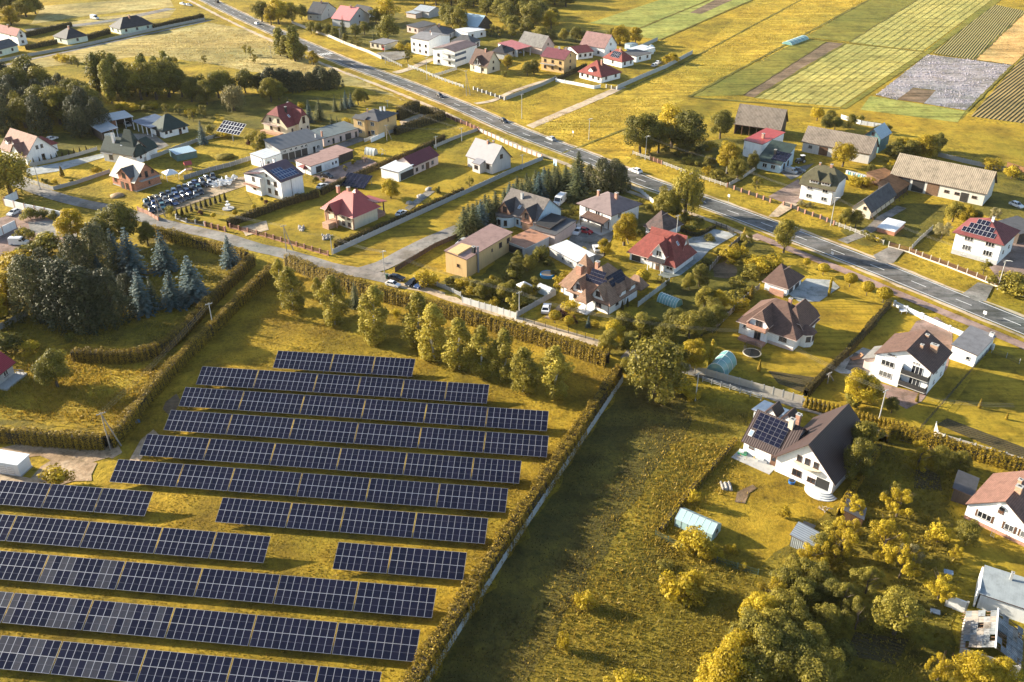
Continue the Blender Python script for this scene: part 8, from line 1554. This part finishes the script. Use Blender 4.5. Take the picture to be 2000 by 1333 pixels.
def heap(label, pts, mat, hgt, cat, name, seed=0):
    rr = random.Random(seed); b = MB()
    for (x, y, s) in pts:
        p = P(x, y); n = 9; rings = []
        for q, z in ((1, 0), (.85, .5), (.45, .9), (.08, 1.0)): rings.append([(p.x + q * s * math.cos(t * 6.283 / n) * rr.uniform(.75, 1.2), p.y + q * s * math.sin(t * 6.283 / n) * rr.uniform(.75, 1.2), z * hgt * rr.uniform(.85, 1.1)) for t in range(n)])
        b.loft(rings)
    return reg(b.build(name, mat, smooth=True), label, cat)
STONE = solid('stone', (.35, .32, .29), .9, .3, scale=.8, bmp=.5)
heap('sand heap in front of the brick house', [(229, 383, 2.2)], G_dirt, .8, 'heap', 'sand_heap'); heap('small rockery on the lawn of the red roofed house', [(630 + (q * 37) % 16, 461 + (q * 23) % 9, .3 + q % 3 * .14) for q in range(11)], STONE, .7, 'rockery', 'rock_mound', 2); heap('low rock mound with shrubs on the same lawn by the fence', [(584 + (q * 37) % 18, 444 + (q * 23) % 9, .3 + q % 3 * .16) for q in range(10)], STONE, .7, 'rockery', 'rock_mound', 3)
heap('boulder beside the rock garden path, lower one', [(800, 398, 1.2)], STONE, .9, 'boulder', 'boulder', 4); heap('boulder beside the rock garden path, middle one', [(822, 386, 1.4)], STONE, 1.1, 'boulder', 'boulder', 5); heap('boulder beside the rock garden path, upper one', [(838, 372, 1.3)], STONE, 1.0, 'boulder', 'boulder', 6)
heap('round rock bed with dark plants on the foreground lawn', [(1408 + (q * 37) % 22, 945 + (q * 23) % 22, .25 + q % 3 * .12) for q in range(14)], STONE, .6, 'rockery', 'rock_mound', 7); heap('overgrown heap on the lawn beside the teal shed', [(440, 308, 3.5)], G_dark, 1.2, 'heap', 'soil_heap', 8)
struct('sand_bed', [(1440, 962), (1470, 948), (1478, 955), (1455, 985), (1435, 982)], G_soil, Z4, 'pinkish sand bed on the foreground lawn'); struct('garden_path', [(790, 408), (800, 412), (850, 375), (842, 366)], G_gravel, Z4, 'grey rock garden path beside the hedge'); struct('play_court', [(1650, 722), (1668, 690), (1712, 702), (1694, 735)], G_asph, Z5, 'dark play court on the grey patio')
for k, (x, y, n_) in enumerate(((1330, 118, 8), (1345, 116, 6), (1290, 112, 5))): pass
r = empty('tarpaulin_stack', P(1746, 462), 0); a, c = P(1712, 453) - P(1746, 462), P(1766, 444) - P(1746, 462); b = MB(); q = [Vector((0, 0, 0)), c, c + a, a]
b.loft([[p + Vector((0, 0, z)) for p in q] for z in (0, 1.5)]); b.build('bricks', BRICK, r); b = MB(); ce = (c + a) / 2
b.loft([[ce + (p - ce) * s_ + Vector((0, 0, z)) for p in q] for s_, z in ((1.03, 1.25), (1.04, 1.53), (.5, 1.75), (.1, 1.72))]); b.build('tarpaulin', TENTW, r); reg(r, 'stack of red bricks under a white tarpaulin in the barn yard', 'brick stack')
BEE = [solid('hive_%d' % k, c, .6) for k, c in enumerate(((.5, .55, .5), (.1, .3, .35), (.45, .5, .35), (.12, .25, .45)))]
for k in range(11):
    x, y = 1655 + k * 4.6, 340 + k * 1.25; b = MB(); b.box(-.4, -.4, 0, .4, .4, 1.0); b.box(-.46, -.46, 1.0, .46, .46, 1.12, 1)
    reg(b.build('beehive', [BEE[k % 4], INS], None, P(x, y), R(30)), f'{("pale green", "teal", "cream", "blue")[k % 4]} beehive, {place(k, 11)} in the row behind the white house', 'beehive', 'beehives in a row')
r = empty('tractor', P(1563, 318), R(200)); b = MB(); b.box(-.2, -.4, .8, 1.7, .4, 1.5); b.box(-1.2, -.55, .7, -.2, .55, 1.3); b.build('body', CP['grey'], r); b = MB(); b.box(-1.15, -.55, 1.3, -.1, .55, 2.4); b.build('cab', CARGL, r); b = MB(); b.box(-1.3, -.65, 2.4, 0, .65, 2.52); b.build('roof', PVC, r)
for x, y, s_ in ((-.8, -.85, 2.2), (-.8, .85, 2.2), (1.3, -.7, 1.4), (1.3, .7, 1.4)): o = link('wheel', CARM[2], r, (x, y, .32 * s_)); o.scale = (s_, 1.6, s_)
reg(r, 'tractor with white roof parked in the shaded farm yard', 'tractor')
b = MB(); b.cyl(0, 0, 0, .55, .55, 14, 0, .62); b.cyl(0, 0, .5, .56, .5, 14, 1); reg(b.build('tub', [solid('tub_blue', (.03, .15, .45), .4), SOOT_BLACK], None, P(1546, 944)), 'round blue tub at the wall of the dark roofed house', 'tub')  # plain near-black disc for the inside of the tub
b = MB(); M = Matrix.Rotation(R(20), 4, 'Y'); b.box(-.9, -.5, .05, .9, .5, .5, 0, M); b.box(-.6, -.45, .5, .5, .45, .8, 0, M); reg(b.build('tarpaulin_bundle', solid('tarp_blue', (.04, .18, .45), .6, .2), None, P(263, 826), R(30)), 'crumpled blue tarpaulin bundle at the hedge foot', 'tarpaulin')
r = empty('brushwood_pile', P(1612, 1002)); rnd = random.Random(8)
for k in range(9): b = MB(); b.tube([(rnd.uniform(-.5, .5), rnd.uniform(-.5, .5), .1 + k * .1), (rnd.uniform(-1.6, 1.6), rnd.uniform(1, 2.8) - 1.5, rnd.uniform(.3, 1.6))], [.09, .04], 5); b.build('log', plankm('pale_branch', (.35, .29, .22), .3), r)
reg(r, 'pile of pale branches beside the curved steps', 'brushwood pile')
r = empty('junk_table', P(1578, 1033), R(-35)); b = MB(); b.box(-1, -.6, .7, 1, .6, .78); b.build('top', DKM, r)
for a in (-.9, .82):
    for c in (-.5, .42): b = MB(); b.box(a, c, 0, a + .08, c + .08, .7); b.build('leg', DKM, r)
reg(r, 'dark garden table behind the metal clad shed', 'table')
for x, y, l in ((1545, 1098, 'rusty barrow by the metal clad shed'),): 
    r = empty('wheelbarrow', P(x, y), R(40)); b = MB(); b.loft([[(-.4, -.3, .35), (.5, -.3, .35), (.5, .3, .35), (-.4, .3, .35)], [(-.6, -.4, .7), (.8, -.4, .7), (.8, .4, .7), (-.6, .4, .7)]]); b.build('tray', RUST, r); link('wheel', CARM[2], r, (.95, 0, .25), 0, .7); b = MB(); b.tube([(.9, -.2, .3), (-1.2, -.3, .6)], .03, 5); b.tube([(.9, .2, .3), (-1.2, .3, .6)], .03, 5); b.build('handles', BWOOD, r); reg(r, l, 'wheelbarrow')
for x, y, l, m in ((1450, 888, 'green and white crates at the corner of the dark roofed house', solid('crate_green', (.06, .3, .15), .5)), (1489, 903, 'grey garden bench beside the terrace', GREYW), (1512, 908, 'orange brick barbecue by the terrace', ORBR)):
    b = MB(); b.box(-.8, -.4, 0, .8, .4, .5); b.box(-.7, -.35, .5, .2, .35, .85, 1); reg(b.build('garden_chest' if 'crate' in l else 'garden_bench' if 'bench' in l else 'barbecue', [m, PVC], None, P(x, y), R(-28)), l, 'garden furniture')
for k, (x, y) in enumerate(((1852, 1120), (1826, 1197))):
    r = empty('cold_frame', P(x, y), R(-20)); b = MB(); b.box(-1, -.6, 0, 1, .6, .35); b.build('box', GREYW, r); r.scale = (.65, .65, .65); b = MB(); b.slab([(-1.05, -.65, .38), (1.05, -.65, .38), (1.05, .65, .55), (-1.05, .65, .55)], .04); b.build('lid', BLUEGL, r); reg(r, ('glazed cold frame beside the brown soil strip', 'small cold frame on the dark orchard grass')[k], 'cold frame')
b = MB(); b.cyl(0, 0, 0, 1.1, .35, 10, 0, .4); b.cyl(0, 0, 1.1, 1.2, .42, 10); reg(b.build('rubbish_bin', solid('bin_green', (.02, .06, .03), .5), None, P(756, 545)), 'dark green rubbish bin at the lane junction', 'bin')
r = empty('patio_lounger', P(1670, 702), R(20)); b = MB(); b.box(-1.2, -.5, .25, .8, .5, .4); b.build('seat', plankm('lounger_wood', (.35, .18, .09), .15), r); b = MB(); b.slab([(.8, -.5, .4), (1.6, -.5, 1.1), (1.6, .5, 1.1), (.8, .5, .4)], .1); b.build('backrest', MATS['lounger_wood'], r)
for a in (-1.1, .7):
    for c in (-.45, .37): b = MB(); b.box(a, c, 0, a + .08, c + .08, .25); b.build('leg', BWOOD, r)
reg(r, 'wooden lounger on the dark play court', 'lounger')
r = empty('patio_table', P(1763, 612), R(10)); b = MB(); b.box(-.8, -.6, .7, .8, .6, .76); b.build('top', TENTW, r)
for a in (-.7, .62):
    for c in (-.5, .42): b = MB(); b.box(a, c, 0, a + .08, c + .08, .7); b.build('leg', PVC, r)
reg(r, 'white table on the lawn near the road wall', 'table')
h = House("solar_table", "ground array of dark solar panels beside the white roofed barn", "solar table", (712, 372), C=(732, 358), D=9)
for i in range(6):
    for j in range(4): o = link('solar_panel', PVD, h.root, (j * 1.66 * .9, i * 1.5, .5 + j * .55)); o.rotation_euler = (0, R(-20), R(0)); o.scale = (1.6, .88, 1)
for k in range(4): h.box('post', .2, k * 2.6, 0, .3, k * 2.6 + .1, .6, steel); h.box('post', 4.6, k * 2.6, 0, 4.7, k * 2.6 + .1, 2.1, steel)
# ------------------------------------------------------------------ air
m = bpy.data.materials.new('haze'); m.use_nodes = True; nt = m.node_tree; nt.nodes.remove(nt.nodes['Principled BSDF'])
vol = nt.nodes.new('ShaderNodeVolumePrincipled'); vol.inputs['Color'].default_value = (.97, .96, .93, 1); vol.inputs['Density'].default_value = .000025; vol.inputs['Anisotropy'].default_value = 0
nt.links.new(vol.outputs[0], nt.nodes['Material Output'].inputs['Volume'])
b = MB(); b.box(-2600, -500, -1, 2600, 4600, 108); o = b.build('haze', m); reg(o, 'thin pale haze over the far fields', 'haze', kind='stuff')
